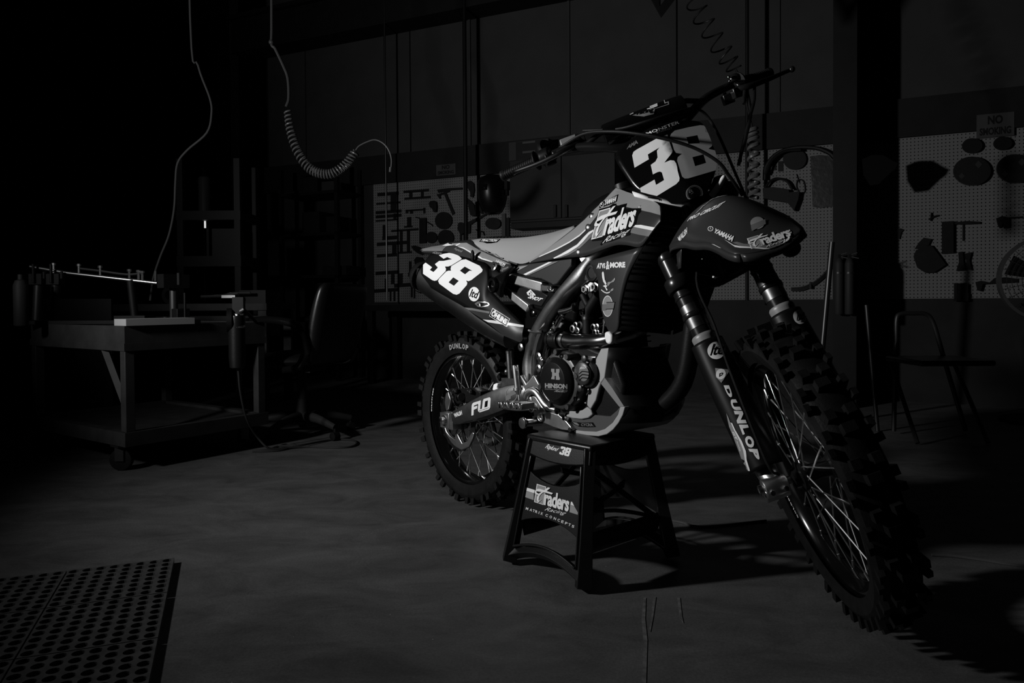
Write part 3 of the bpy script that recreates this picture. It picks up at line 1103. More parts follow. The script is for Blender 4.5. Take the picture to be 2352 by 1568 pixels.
print_on('sticker', capS, poly2d(lab), 'print_white', muf, off=.007, maxpx=4)
print_on('sticker', capS, poly2d(K1([(40, 552), (54, 492), (90, 488), (70, 590)])), 'print_midgrey', muf, off=.008, maxpx=4)
bp('exhaust_pipe', g_tube([m1 + A(.01, 0, .0), A(.50, -.085, .66), A(.60, -.05, .66)], .024, 14), 'titanium')

# ---- radiator shroud
sU = [(1215, 601), (1250, 577), (1290, 547), (1325, 519), (1366, 481), (1390, 459), (1413, 433), (1442, 442), (1474, 454), (1500, 461), (1517, 475), (1519.5, 494)]
sL = [(1216, 604), (1250, 599), (1290, 592.5), (1323, 590), (1352, 585), (1385, 573), (1415, 563), (1440, 563), (1470, 567), (1490, 545), (1508, 521), (1519, 507)]
yU = [-.118, -.112, -.104, -.090, -.070, -.060, -.055, -.070, -.095, -.120, -.150, -.168]
yL = [-.118, -.124, -.128, -.134, -.142, -.150, -.158, -.165, -.172, -.176, -.176, -.174]
shr_g = panel([(u, l, a, b) for u, l, a, b in zip(sU, sL, yU, yL)], 11, .012, 4)
shr = bp('radiator_shroud', shr_g, 'blue_plastic', solid=.003, ang=60)
shrS = Surface(shr_g, bray)
bp('radiator_shroud', mir(shr_g), 'blue_plastic', solid=.003, ang=60)
wingR = [(1354, 600), (1373.5, 642), (1378.5, 689), (1385.6, 724), (1392.6, 746.6), (1401, 764)]
wingF = [(1478, 566), (1445, 628), (1429, 685), (1424, 722), (1420, 755), (1406, 766)]
wyR = [-.138, -.140, -.140, -.139, -.138, -.138]
wyF = [-.168, -.166, -.162, -.158, -.154, -.146]
wing_g = panel([(u, l, a, b) for u, l, a, b in zip(wingR, wingF, wyR, wyF)], 9, .006, 4)
wing = bp('shroud_wing', wing_g, 'blue_plastic', solid=.003, ang=60)
wingS = Surface(wing_g, bray)
bp('shroud_wing', mir(wing_g), 'blue_plastic', solid=.003, ang=60)
tab = K5([(1190, 580), (1200, 500), (1290, 320), (1430, 190), (1520, 300), (1440, 560), (1370, 585)])
bp('shroud_tab', g_plate([Bq(x, y, -.137) for x, y in tab], (0, .006, 0)), 'blue_plastic', bevel=.002)
bp('shroud_grommet', g_lathe([(.024, 0), (.024, .002), (.016, .003), (.016, .001)], Bq(*K5([(1330, 440)])[0], -.138), (0, -1, 0), 20), 'black_plastic')
# printed colour fields of the shroud
up = K3([(8, 1010), (235, 835), (300, 775), (425, 668), (605, 478), (765, 330), (950, 135), (990, 95), (1180, 172), (1330, 215), (1450, 275), (1570, 305), (1715, 345), (1775, 425), (1788, 590), (1620, 540), (1440, 500), (1190, 445), (980, 405), (860, 450), (690, 545), (620, 630), (530, 745), (440, 855), (330, 955), (150, 1075), (-80, 1195), (-380, 1330), (-590, 1440), (-580, 1420)])
print_on('shroud_print', shrS, poly2d(up), 'print_grey', shr, off=.0024)
print_on('stripe', shrS, poly2d(K3([(-380, 1322), (-80, 1182), (150, 1060), (330, 940), (440, 840), (445, 862), (335, 965), (150, 1085), (-80, 1206), (-400, 1345)])), 'print_white', shr, off=.0028)
print_on('stripe', shrS, poly2d(K3([(-140, 1352), (0, 1280), (120, 1212), (290, 1112), (400, 990), (500, 890), (585, 845), (582, 880), (500, 945), (400, 1062), (300, 1155), (130, 1262), (0, 1320), (-120, 1362)])), 'print_white', shr, off=.0028)
print_on('stripe', shrS, poly2d(K3([(-100, 1364), (0, 1324), (130, 1266), (300, 1160), (400, 1068), (500, 950), (580, 886), (560, 965), (440, 1085), (330, 1185), (150, 1290), (0, 1342)])), 'print_midgrey', shr, off=.0027)
print_on('stripe', shrS, poly2d(K3([(1310, 738), (1350, 765), (1440, 760), (1695, 805), (1650, 860), (1280, 792)])), 'print_white', shr, off=.0028)
print_on('stripe', shrS, poly2d(K3([(1280, 796), (1650, 864), (1578, 966), (1400, 935), (1250, 902)])), 'print_midgrey', shr, off=.0028)


def affine(src, dst):
    S = np.array([[a, b, 1] for a, b in src])
    D = np.array(dst)
    M, *_ = np.linalg.lstsq(S, D, rcond=None)
    return lambda p: [tuple(np.array([a, b, 1]) @ M) for a, b in p]


LOGO_SRC = [(445, 145), (715, 230), (365, 675), (635, 765), (1400, 980), (1430, 650)]


def traders(surf, parent, tr, off=.0032, backing=None, racing=True):
    """trade-name logo: grey square, brush t, condensed lettering"""
    if backing:
        print_on('logo_backing', surf, poly2d(backing), 'print_black', parent, off=off - .0005)
    print_on('logo_square', surf, poly2d(tr([(440, 140), (722, 228), (640, 775), (358, 683)])), 'print_white', parent, off=off - .0002)
    print_on('logo_square', surf, poly2d(tr([(458, 168), (702, 242), (624, 752), (382, 670)])), 'print_grey', parent, off=off)
    t_out = [(380, 390), (400, 340), (470, 290), (530, 290), (670, 330), (780, 245), (850, 265), (740, 355), (930, 420), (890, 460), (700, 400), (640, 395), (570, 450), (520, 520), (500, 620), (510, 655), (612, 592), (480, 705), (445, 620), (450, 540), (490, 470), (440, 465), (390, 430)]
    print_on('logo_stroke', surf, poly2d([tr([(a + 8, b + 14) for a, b in t_out])]), 'print_black', parent, off=off + .0003)
    print_on('logo_stroke', surf, poly2d([tr(t_out), tr([(430, 360), (590, 385), (500, 440), (440, 400)])]), 'print_white', parent, off=off + .0007)
    V, F = text2d('raders', .035, 0, .92)
    q = tr([(655, 775), (1392, 985), (1447, 526), (703, 316)])
    print_on('lettering', surf, (V, F), 'print_white', parent, q, off=off + .0005)
    if racing:
        print_on('lettering', surf, text2d('Racing', .0, .35), 'print_white', parent, tr([(650, 965), (1275, 1105), (1362, 985), (740, 840)]), off=off + .0005)


tr_sh = affine(LOGO_SRC, K3([(700, 510), (870, 455), (570, 1020), (735, 970), (1290, 775), (1400, 490)]))
back = K3([(690, 480), (870, 432), (940, 380), (1000, 385), (985, 435), (1085, 402), (1190, 378), (1160, 470), (1450, 465), (1440, 520), (1390, 580), (1345, 760), (1270, 840), (1240, 945), (1140, 972), (900, 1060), (760, 1085), (728, 1130), (705, 1115), (755, 1035), (555, 1055), (590, 850), (640, 660)])
traders(shrS, shr, tr_sh, .0034, back)
print_on('sticker', shrS, poly2d(K3([(690, 465), (700, 400), (740, 355), (1032, 215), (1005, 340), (985, 360)])), 'print_black', shr, off=.003)
print_on('lettering', shrS, text2d('YAMAHA', .04), 'print_white', shr, K3([(772, 418), (985, 345), (1022, 238), (800, 322)]), off=.0035)
ec = K3([(738, 400)])[0]
print_on('emblem', shrS, poly2d([elli(ec, 4.6, 6.2), elli(ec, 3.6, 5.0)]), 'print_white', shr, off=.0035)
for al in (PI / 2, PI / 2 + 2.09, PI / 2 + 4.19):
    print_on('emblem', shrS, poly2d([(ec[0] - .5, ec[1]), (ec[0] + .5, ec[1]), (ec[0] + 4.2 * math.cos(al), ec[1] - 5.6 * math.sin(al))]), 'print_white', shr, off=.0036)
print_on('lettering', wingS, text2d('ATVS', .05), 'print_white', wing, K3([(645, 1542), (800, 1536), (802, 1442), (662, 1440)]), off=.003)
print_on('lettering', wingS, text2d('&', .03), 'print_white', wing, K3([(812, 1560), (880, 1555), (880, 1405), (820, 1410)]), off=.0032)
print_on('lettering', wingS, text2d('MORE', .06), 'print_white', wing, K3([(884, 1530), (1162, 1524), (1160, 1420), (888, 1428)]), off=.003)
# bird sticker: two raised wings, body, tail banner
print_on('bird_sticker', wingS, poly2d(K5([(1525, 440), (1545, 415), (1560, 440), (1575, 560), (1610, 640), (1590, 660), (1550, 600), (1530, 520)])), 'print_white', wing, off=.003)
print_on('bird_sticker', wingS, poly2d(K5([(1620, 660), (1630, 610), (1690, 600), (1730, 560), (1755, 530), (1765, 555), (1740, 600), (1680, 625), (1640, 680)])), 'print_grey', wing, off=.003)
print_on('bird_sticker', wingS, poly2d(K5([(1545, 680), (1570, 665), (1600, 660), (1625, 680), (1600, 700), (1630, 750), (1610, 762), (1580, 700)])), 'print_white', wing, off=.0031)
for i, ch in enumerate('Inc.'):
    a = -.3 + .22 * i
    x0, y0 = 1668 + 20 * i, 790 - 14 * i
    print_on('lettering', wingS, text2d(ch, .02, .2), 'print_white', wing, K5([(x0, y0), (x0 + (8 if ch in 'I.' else 16), y0 - 8), (x0 + (12 if ch in 'I.' else 18), y0 - (18 if ch == '.' else 45)), (x0 + 6, y0 - (10 if ch == '.' else 38))]), off=.003)
for i in range(9):
    x0, y0 = 1512 + 17 * i, 742 + 50 * math.sin(PI * i / 11)
    print_on('lettering', wingS, poly2d(K5([(x0, y0), (x0 + 10, y0 + 6), (x0 + 16, y0 - 6), (x0 + 20, y0 + 14), (x0 + 12, y0 + 26), (x0 + 2, y0 + 14)])), 'print_white', wing, off=.003)
bc = K5([(1628, 1040)])[0]
print_on('badge', wingS, poly2d(elli(bc, 12.0, 24.2)), 'print_white', wing, off=.003)
print_on('badge', wingS, poly2d(elli(bc, 10.6, 22.6)), 'print_grey', wing, off=.0034)
print_on('badge', wingS, poly2d(K5([(1538, 1005), (1612, 1005), (1612, 965), (1758, 960), (1735, 1085), (1610, 1090), (1605, 1118), (1530, 1122)])), 'print_midgrey', wing, off=.0038)
print_on('badge', wingS, poly2d(K5([(1612, 965), (1758, 960), (1756, 972), (1612, 977)])), 'print_black', wing, off=.0042)
print_on('badge', wingS, poly2d(K5([(1600, 1088), (1735, 1083), (1733, 1094), (1600, 1099)])), 'print_black', wing, off=.0042)
for p_, yy in ((K3([(480, 800)])[0], -.118), (K3([(305, 1245)])[0], -.140), (K3([(545, 600)])[0], -.098)):
    q = shrS.hit(*p_, off=.001)
    bp('shroud_bolt', [g_lathe([(.010, 0), (.010, .002), (.005, .005), (.002, .005)], q, (0, -1, .15), 14)], 'steel')
# tank / cap hump under the shroud tops
bp('fuel_tank', [g_ball((.86, 0, 1.02), .1, 20, 12, (1.9, .62, .75)), g_lathe([(.035, 0), (.035, .02), (.02, .026)], (.86, 0, 1.085), (-.2, 0, 1), 20)], 'black_plastic')
# radiators with louvres, set back under the shrouds, wrapping inwards from the wing's front edge
for s in (-1, 1):
    outs = [Bq(x, y, yy) for (x, y), yy in zip([(1516, 505), (1490, 545), (1462, 596), (1445, 628), (1429, 685), (1424, 722), (1421, 757)], [-.172, -.170, -.166, -.164, -.160, -.156, -.152])]
    rws = [[q * A(1, -s, 1), A(q[0] + .035, q[1] * .62 * -s, q[2] - .008), A(q[0] + .058, q[1] * .04 * -s, q[2] - .02)] for q in outs]
    cl = [catmull([r[j] for r in rws], 3) for j in range(3)]
    rws = [[c[i] for c in cl] for i in range(len(cl[0]))]
    rad = bp('radiator', g_grid([[p_ * A(1, .82, 1) + A(-.05, 0, 0) for p_ in r[:2]] for r in rws[8:]]), 'engine_black', solid=.02)
    lou = bp('radiator_louvre', g_grid(rws), 'black_matte', rad, solid=.003)
    for i in range(1, len(rws) - 1):
        r = rws[i]
        bp('louvre', g_tube([p_ + A(.004, 0, 0) for p_ in r], .0035, 6, 3, flat=.5), 'black_plastic', rad)

# ---- engine
cs = [(.52, .43), (.55, .53), (.57, .60), (.64, .64), (.74, .645), (.82, .62), (.90, .60), (.935, .52), (.92, .44), (.86, .39), (.66, .375), (.56, .39)]
bp('crankcase', g_plate([A(x, -.115, z) for x, z in cs], (0, .225, 0)), 'engine_black', bevel=.012, seg=3)
cyl_ax = A(-.12, 0, .99)
bp('cylinder', [g_box((.795, 0, .68), (.125, .135, .14), RY(-.12)), g_box((.785, 0, .775), (.15, .15, .06), RY(-.12)), g_box((.778, 0, .825), (.14, .12, .05), RY(-.12))] +
   [g_box((.795 - (z - .68) * .12, 0, z), (.142, .152, .004), RY(-.12)) for z in np.linspace(.625, .74, 8)], 'engine_black', bevel=.005)
rc = Bq(1281, 874, -.155)
bp('clutch_housing', [g_lathe([(.092, -.05), (.090, -.012), (.084, -.002), (.078, 0)], rc + A(.004, 0, 0), (0, -1, 0), 40)] +
   [g_lathe([(.010, .0), (.010, .055), (.008, .058)], rc + A(.087 * math.cos(a), .0, .087 * math.sin(a)) + A(.004, .05, 0), (0, -1, 0), 12) for a in (.2, 1.0, 1.6, 2.5, 3.4, 4.2, 5.2)], 'cast_magnesium')
cov_g = g_lathe([(.072, -.004), (.0725, .008), (.071, .0105), (.057, .0220), (.055, .0225), (.0001, .0225)], rc, (0, -1, 0), 64)
cov = bp('clutch_cover', cov_g, 'anodised_black', ang=22)
covS = Surface(cov_g, bray)
hH = K6([(930, 452), (982, 455), (982, 515), (1006, 517), (1006, 457), (1062, 455), (1060, 510), (1050, 520), (1055, 575), (1068, 600), (1062, 628), (1004, 625), (1004, 565), (985, 563), (985, 620), (930, 615), (935, 590), (945, 570), (945, 510), (930, 495)])
print_on('lettering', covS, poly2d(hH), 'print_grey', cov, off=.001)
print_on('lettering', covS, text2d('HINSON', .06), 'print_grey', cov, K6([(832, 752), (1182, 772), (1182, 694), (832, 678)]), off=.001)
print_on('lettering', covS, text2d('CLUTCH COMPONENTS', .02), 'print_grey', cov, K6([(832, 776), (1182, 798), (1182, 784), (832, 762)]), off=.001)
print_on('lettering', covS, text2d('Racing', .02, .4), 'print_grey', cov, K6([(968, 822), (1165, 832), (1188, 798), (995, 788)]), off=.001)
oc = Bq(1341, 857, -.150)
oil = bp('oil_filter_cover', [g_lathe([(.044, -.04), (.042, -.004), (.038, 0)], oc, (0, -1, 0), 30), g_lathe([(.034, 0), (.034, .008), (.030, .011), (.001, .011)], oc, (0, -1, 0), 30)] +
         [g_lathe([(.010, 0), (.010, .01), (.006, .012)], oc + A(.012 * s, 0, .044 * s), (0, -1, 0), 10) for s in (-1, 1)], 'cast_magnesium')
ocS = Surface(g_lathe([(.036, .011), (.001, .0112)], oc, (0, -1, 0), 30), bray)
oe = K8([(365, 412)])[0]
print_on('cover_print', ocS, poly2d(elli(oe, 11.6, 17.5)), 'print_midgrey', oil, off=.001)
for k_ in range(3):
    y0 = 350 + 52 * k_
    print_on('cover_print', ocS, poly2d(K8([(288, y0 + 60), (340, y0 + 16), (380, y0 + 18), (445, y0 + 28), (445, y0 + 44), (380, y0 + 34), (342, y0 + 32), (292, y0 + 76)])), 'print_black', oil, off=.0018)
print_on('lettering', ocS, text2d('HINSON', .02), 'print_white', oil, K8([(300, 345), (418, 325), (405, 292), (315, 300)]), off=.002)
# water pump / covers / bolts around the clutch
for p_, r_ in ((K6([(1110, 250)])[0], .008), (K6([(1310, 460)])[0], .008), (K6([(935, 310)])[0], .007), (K6([(1345, 920)])[0], .007), (K6([(1140, 955)])[0], .006), (K8([(405, 235)])[0], .009), (K8([(335, 575)])[0], .009), (K8([(250, 818)])[0], .007), (K8([(240, 345)])[0], .008)):
    bp('engine_bolt', [g_lathe([(r_, 0), (r_, .008), (r_ * .55, .008), (r_ * .55, .004)], Bq(p_[0], p_[1], -.150), (0, -1, 0), 8)], 'chrome')
bp('crank_hoses', [g_tube([Bq(*p_, -.118) for p_ in K6([(1170, 300), (1230, 350), (1290, 430), (1330, 470)])], .0025, 8), g_tube([Bq(*p_, -.112) for p_ in K6([(1200, 310), (1300, 380), (1400, 470)])], .003, 8)], 'steel')
# engine mount bracket (bright plate with two bolts)
mb = K5([(1145, 740), (1190, 690), (1240, 630), (1290, 605), (1345, 630), (1395, 648), (1430, 655), (1435, 770), (1390, 768), (1330, 765), (1280, 800), (1245, 812), (1200, 790)])
mnt = bp('engine_mount', g_plate([Bq(x, y, -.098) for x, y in mb], (0, .008, 0)), 'white', bevel=.002)
for p_ in K5([(1228, 740), (1395, 698)]):
    bp('mount_bolt', [g_lathe([(.015, 0), (.015, .003), (.010, .004), (.010, .012), (.006, .012), (.006, .006)], Bq(p_[0], p_[1], -.100), (0, -1, 0), 6)], 'steel')
# brake pedal tip / kick lever standing off the spar
kk = [Bq(*p_, -.135) for p_ in K7([(470, 545), (580, 520), (690, 480)])]
bp('kick_lever', [g_tube(kk, [.008, .0075, .007], 12), g_lathe([(.008, 0), (.015, .006), (.015, .009), (.009, .012)], kk[-1], kk[-1] - kk[0], 16)], 'steel_dark')
lv = [Bq(*p_, -.128) for p_ in K7([(520, 580), (470, 660), (400, 770), (320, 880), (270, 1000), (230, 1180), (210, 1300)])]
bp('lever_arm', g_tube(lv, [.006, .008, .009, .009, .006, .005, .005], 12, flat=.6), 'steel')
for p_ in K7([(340, 838), (292, 912), (380, 735)]):
    bp('lever_bolt', g_ball(Bq(p_[0], p_[1], -.134), .007), 'chrome')
for pts in ([(440, 600), (400, 660)], [(480, 600), (440, 680), (390, 780)], [(270, 1010), (240, 1140), (200, 1320)], [(250, 990), (220, 1140), (170, 1320)]):
    bp('brake_line', g_tube([Bq(*p_, -.136) for p_ in K7(pts)], .0022, 8), 'rubber')
# header pipe
hp = [Bq(*p_, -.112) for p_ in K7([(330, 1000), (470, 1000), (560, 1005), (700, 1030), (900, 1025), (1200, 1010)])]
hp2 = hp + [A(hp[-1][0] + .07, -.075, hp[-1][2] + .02), A(hp[-1][0] + .085, -.02, hp[-1][2] + .05), A(.87, .0, .70)]
bp('header_pipe', g_tube(hp2, [.023] * 5 + [.023] * 4, 20), 'header_steel')
bp('header_joint', [g_tube([hp[0] - (hp[1] - hp[0]) * .2, hp[0], hp[1]], [.022, .027, .026], 20, 3), g_lathe([(.028, -.004), (.029, -.002), (.029, .006), (.028, .008)], hp[1], hp[1] - hp[0], 22), g_lathe([(.028, -.004), (.029, 0), (.029, .008), (.026, .01)], hp[0], hp[1] - hp[0], 22)], 'engine_black')
bp('pipe_clamp', [g_lathe([(.0245, -.006), (.026, -.006), (.026, .006), (.0245, .006)], hp[2], hp[3] - hp[1], 24), g_box(hp[2] + A(.0, -.004, -.034), (.030, .012, .012)), g_cyl(hp[2] + A(-.02, -.006, -.034), hp[2] + A(.028, -.006, -.034), .004, n=8)], 'steel')
# coolant hose and fittings
hh = [Bq(*p_, -.095) for p_ in K7([(1100, 270), (1020, 400), (950, 520), (930, 640), (930, 780), (930, 890)])]
bp('coolant_hose', g_tube(hh, .017, 14), 'rubber')
bp('coolant_hose', g_tube([Bq(*p_, -.08) for p_ in K7([(850, 260), (930, 420), (960, 430)])], .012, 12), 'rubber')
bp('hose_clamp', g_lathe([(.018, -.004), (.0195, -.004), (.0195, .004), (.018, .004)], hh[3], hh[4] - hh[3], 20), 'steel_dark')
for p_, r_, m_ in ((K7([(875, 560)])[0], .010, 'alloy_bright'), (K7([(770, 750)])[0], .009, 'alloy_dark'), (K7([(840, 760)])[0], .013, 'engine_black'), (K7([(720, 815)])[0], .012, 'alloy_dark'), (K7([(800, 840)])[0], .010, 'steel'), (K7([(1060, 790)])[0], .011, 'steel_dark'), (K7([(1120, 780)])[0], .009, 'steel'), (K7([(1085, 870)])[0], .009, 'alloy_dark'), (K7([(1135, 870)])[0], .007, 'alloy_dark')):
    bp('fitting', [g_lathe([(r_, 0), (r_, .012), (r_ * .6, .013), (r_ * .6, .006)], Bq(p_[0], p_[1], -.090), (0, -1, 0), 10)], m_)
bp('fitting', g_tube([Bq(*p_, -.095) for p_ in K7([(872, 545), (876, 620), (876, 700), (880, 790)])], [.009, .005, .003, .006], 10), 'alloy_bright')
bp('radiator_brace', g_plate([Bq(x, y, -.12) for x, y in K7([(1188, 640), (1198, 650), (1180, 890), (1165, 890)])], (0, .004, 0)), 'alloy_bright')
bp('header_guard', g_plate([Bq(x, y, -.150) for x, y in K7([(1195, 870), (1265, 860), (1320, 930), (1315, 1040), (1275, 1078), (1215, 1055), (1190, 960)])], (0, .02, 0)), 'lens_white', bevel=.006, seg=3)
fl_ = K8([(1140, 100), (1180, 50), (1210, 0), (1235, -10), (1247, 80), (1210, 195), (1150, 155)])
bp('radiator_tab', g_plate([Bq(x, y, -.02) for x, y in fl_], (.0, .004, 0)), 'lens_white')
bp('gear_case', [g_plate([Bq(x, y, -.128) for x, y in K8([(355, 120), (420, 115), (560, 130), (545, 200), (400, 225), (365, 180)])], (0, .03, 0)), g_plate([Bq(x, y, -.125) for x, y in K8([(385, 690), (440, 640), (440, 720), (390, 780)])], (0, .02, 0)),
                 g_plate([Bq(x, y, -.125) for x, y in K8([(355, 890), (405, 840), (405, 890), (385, 920)])], (0, .02, 0)), g_plate([Bq(x, y, -.12) for x, y in K7([(330, 1210), (480, 1215), (430, 1290), (290, 1300)])], (0, .02, 0))], 'alloy_bright', bevel=.003)
# brake master cylinder and reservoir behind the spar
bm0, bm1 = Bq(*K6([(275, 215)])[0], -.115), Bq(*K6([(300, 600)])[0], -.115)
bp('brake_reservoir', [g_cyl(bm0, bm1, .0125, n=16), g_lathe([(.013, 0), (.0135, .008), (.008, .012)], bm0, bm0 - bm1, 16), g_ball(Bq(*K6([(240, 500)])[0], -.118), .011)], 'alloy_dark')
bm2, bm3 = Bq(*K6([(365, 400)])[0], -.135), Bq(*K6([(405, 750)])[0], -.135)
bp('brake_master_cylinder', [g_cyl(bm2, bm3, .0115, n=16), g_cyl(bm3, bm3 + (bm3 - bm2) * .12, .016, n=16), g_cyl(bm3 + (bm3 - bm2) * .12, bm3 + (bm3 - bm2) * .3, .013, .006, n=12), g_cyl(bm3, bm3 + (bm3 - bm2) * .55, .003, n=8)], 'alloy')
bp('frame_bolt', [g_lathe([(.010, 0), (.010, .006), (.005, .007)], Bq(*K6([(380, 450)])[0], -.136), (0, -1, 0), 8)], 'steel')
for p_ in K6([(745, 445), (780, 325), (465, 115), (745, 260)]):
    bp('frame_bolt', [g_lathe([(.013, 0), (.013, .006), (.007, .008), (.007, .003)], Bq(p_[0], p_[1], -.115), (0, -1, 0), 14)], 'steel')
bp('chain_guide', g_plate([Bq(x, y, -.10) for x, y in K6([(5, 780), (20, 700), (60, 680), (90, 685), (70, 750), (85, 770), (30, 800)])], (0, .02, 0)), 'white', bevel=.003)

# ---- skid plate
def pl(pts, ys, n=None):
    return [Bq(x, y, yy) for (x, y), yy in zip(pts, ys)]


sk1 = K8([(640, 5), (770, -10), (745, 200), (705, 480), (640, 570), (610, 650), (560, 850), (470, 1000), (410, 930), (420, 820), (455, 600), (490, 470), (515, 280), (560, 170)])
skid = bp('skid_plate', [g_plate([Bq(x, y, -.132) for x, y in sk1], (0, .010, 0)),
                         g_plate([Bq(x, y, -.132) for x, y in K8([(470, 1000), (505, 1080), (430, 1140), (320, 1160), (180, 1145), (70, 1115), (75, 1085), (115, 1075), (122, 1018), (230, 1035), (330, 1010), (410, 955)])], (0, .010, 0))], 'light_grey_plastic', bevel=.003)
bot = K8([(195, 1335), (360, 1355), (560, 1365), (700, 1320), (830, 1215), (920, 1080), (955, 955), (1035, 955), (1000, 1090), (930, 1220), (840, 1330), (740, 1405), (600, 1440), (420, 1425), (205, 1388)])
bp('skid_rim', g_plate([Bq(x, y, -.130) for x, y in bot], (0, .26, 0)), 'light_grey_plastic', skid, bevel=.002)
mid_pts = K8([(70, 1120), (320, 1162), (430, 1142), (505, 1085), (740, 1110), (800, 1110), (915, 1010), (955, 955), (920, 1080), (830, 1215), (700, 1320), (560, 1365), (360, 1355), (195, 1335), (150, 1230)])
midp = g_plate([Bq(x, y, -.124) for x, y in mid_pts], (0, .01, 0))
mat('skid_shaded', .045, .5)  # darker copy of the plate's grey, shade painted into side and recess
bp('skid_side', midp, 'skid_shaded', skid)
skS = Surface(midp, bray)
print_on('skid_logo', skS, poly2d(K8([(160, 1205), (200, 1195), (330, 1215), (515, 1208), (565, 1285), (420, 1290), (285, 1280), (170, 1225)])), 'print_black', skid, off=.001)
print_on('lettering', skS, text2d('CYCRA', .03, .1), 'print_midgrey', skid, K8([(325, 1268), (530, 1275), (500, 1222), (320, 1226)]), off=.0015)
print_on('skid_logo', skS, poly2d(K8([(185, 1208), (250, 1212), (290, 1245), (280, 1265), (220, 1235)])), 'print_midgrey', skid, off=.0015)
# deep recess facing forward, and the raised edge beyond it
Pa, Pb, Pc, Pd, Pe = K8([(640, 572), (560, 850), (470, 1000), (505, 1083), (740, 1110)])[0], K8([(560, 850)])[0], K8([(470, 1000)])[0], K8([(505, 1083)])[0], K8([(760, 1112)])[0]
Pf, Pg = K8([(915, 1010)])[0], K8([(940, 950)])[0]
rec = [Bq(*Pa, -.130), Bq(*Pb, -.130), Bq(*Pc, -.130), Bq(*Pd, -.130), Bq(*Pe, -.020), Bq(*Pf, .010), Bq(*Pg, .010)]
bp('skid_recess', (rec, [(0, 1, 6), (1, 2, 5), (1, 5, 6), (2, 3, 4), (2, 4, 5)]), 'skid_shaded', skid, ang=20)
edge = K8([(640, 572), (700, 480), (715, 490), (830, 650), (1020, 945), (945, 955)])
ey = [-.130, -.131, -.130, -.127, -.122, -.122]
bp('skid_edge', ([Bq(*p_, y) for p_, y in zip(edge, ey)] + [Bq(*p_, y) + A(-.006, .012, 0) for p_, y in zip(edge, ey)], [(0, 1, 2, 3), (0, 3, 5), (3, 4, 5), (0, 6, 7, 1), (1, 7, 8, 2), (2, 8, 9, 3), (3, 9, 10, 4), (4, 10, 11, 5), (5, 11, 6, 0)]), 'mid_grey_plastic', skid, ang=20)
# front face of the skid plate wrapping over to the far side, its shade painted in as black
frt = [Bq(*p_, y) for p_, y in zip(K8([(770, -10), (745, 200), (705, 480), (830, 650), (1030, 945), (1000, 1090), (930, 1220)]), [-.132, -.131, -.130, -.127, -.122, -.125, -.128])]
rowsk = [[q, q * A(1, .5, 1) + A(.035, 0, -.004), q * A(1, 0, 1) + A(.045, 0, -.006), q * A(1, -.5, 1) + A(.035, 0, -.004), q * A(1, -1, 1)] for q in frt]
bp('skid_front', g_grid(rowsk), 'black_plastic', skid, solid=.004)
skm = [g_plate([Bq(x, y, -.132) * A(1, -1, 1) for x, y in sk1], (0, -.010, 0))]
bp('skid_flank', skm, 'light_grey_plastic', skid)
# ---------------------------------------------------------------- steered front end (built straight ahead, then turned with the bars)
def fork_leg(s):
    y = s * .104
    L = lambda u, v=.027: uvy(u, v, y)
    ax = SAX
    up_ = bp('fork_outer_tube', [g_tube([L(.765), L(.80), L(.97), L(1.0), L(1.16)], [.0275, .0275, .0285, .0285, .0275], 22, 1),
                                 g_lathe([(.029, -.004), (.030, 0), (.030, .012), (.029, .016)], L(.99), ax, 22)], 'anodised_black', steer=True, ang=30)
    bp('fork_collar', [g_lathe([(.0305, 0), (.0315, .003), (.0315, .010), (.0305, .013)], L(.815), ax, 22), g_lathe([(.029, 0), (.030, .002), (.030, .006), (.029, .008)], L(.872), ax, 22)], 'anodised_black', steer=True)
    bp('fork_sleeve', g_tube([L(.785), L(.85)], [.0285, .0285], 24, 1), 'alloy_dark', steer=True)
    bp('dust_seal', g_lathe([(.0285, 0), (.0315, .002), (.0325, .012), (.0325, .018), (.030, .022), (.0285, .022)], L(.743), ax, 24), 'mid_grey_plastic', steer=True)
    bp('fork_slider', g_tube([L(.42), L(.77)], .0240, 20, 1), 'steel_dark', steer=True)
    # foot of the leg with axle clamp
    foot = [g_tube([L(.47), L(.42), L(.395, .036), L(.36, .052)], [.025, .026, .026, .022], 16, 4), g_lathe([(.022, -.028), (.024, -.024), (.024, .024), (.022, .028)], uvy(.361, .0527, y), (0, 1, 0), 20),
            g_box(uvy(.352, .045, y - s * .0), (.03, .058, .035), RY(RAKE))]
    bp('fork_foot', foot, 'alloy', steer=True, bevel=.002)
    for k in (-1, 1):
        bp('clamp_bolt', g_lathe([(.006, 0), (.006, .008), (.003, .008)], uvy(.345 - .0, .072, y + k * .016), SV, 8), 'chrome', steer=True)
    bp('axle_end', g_lathe([(.013, 0), (.013, .010), (.008, .011), (.008, .003)], uvy(.361, .0527, y + s * .028), (0, s, 0), 18), 'alloy_bright', steer=True)
    return up_


fork_leg(-1)
fork_leg(1)
bp('axle', g_cyl(A(1.48, -.13, .345), A(1.48, .13, .345), .011), 'steel', steer=True)
# fork guards: curved shields in front of and outside the sliders
GU = [(.742, 0), (.70, .0), (.60, .0), (.50, .0), (.44, .0), (.405, .0)]


def guard(s):
    rows = []
    for u, _ in GU:
        t = (.742 - u) / .34
        w = .040 + .004 * math.sin(PI * t)
        r = []
        for a in np.linspace(-1.45, 1.9, 15):
            yy = -math.sin(a) * w * 1.0
            vv = math.cos(a) * w * .92
            r.append(uvy(u, .030 + vv + .018 * t * t, s * (.104 - yy)))
        rows.append(r)
    q = [catmull([r[j] for r in rows], 4) for j in range(15)]
    rows = [[c[i] for c in q] for i in range(len(q[0]))]
    # tapered lower tip
    return g_grid(rows)


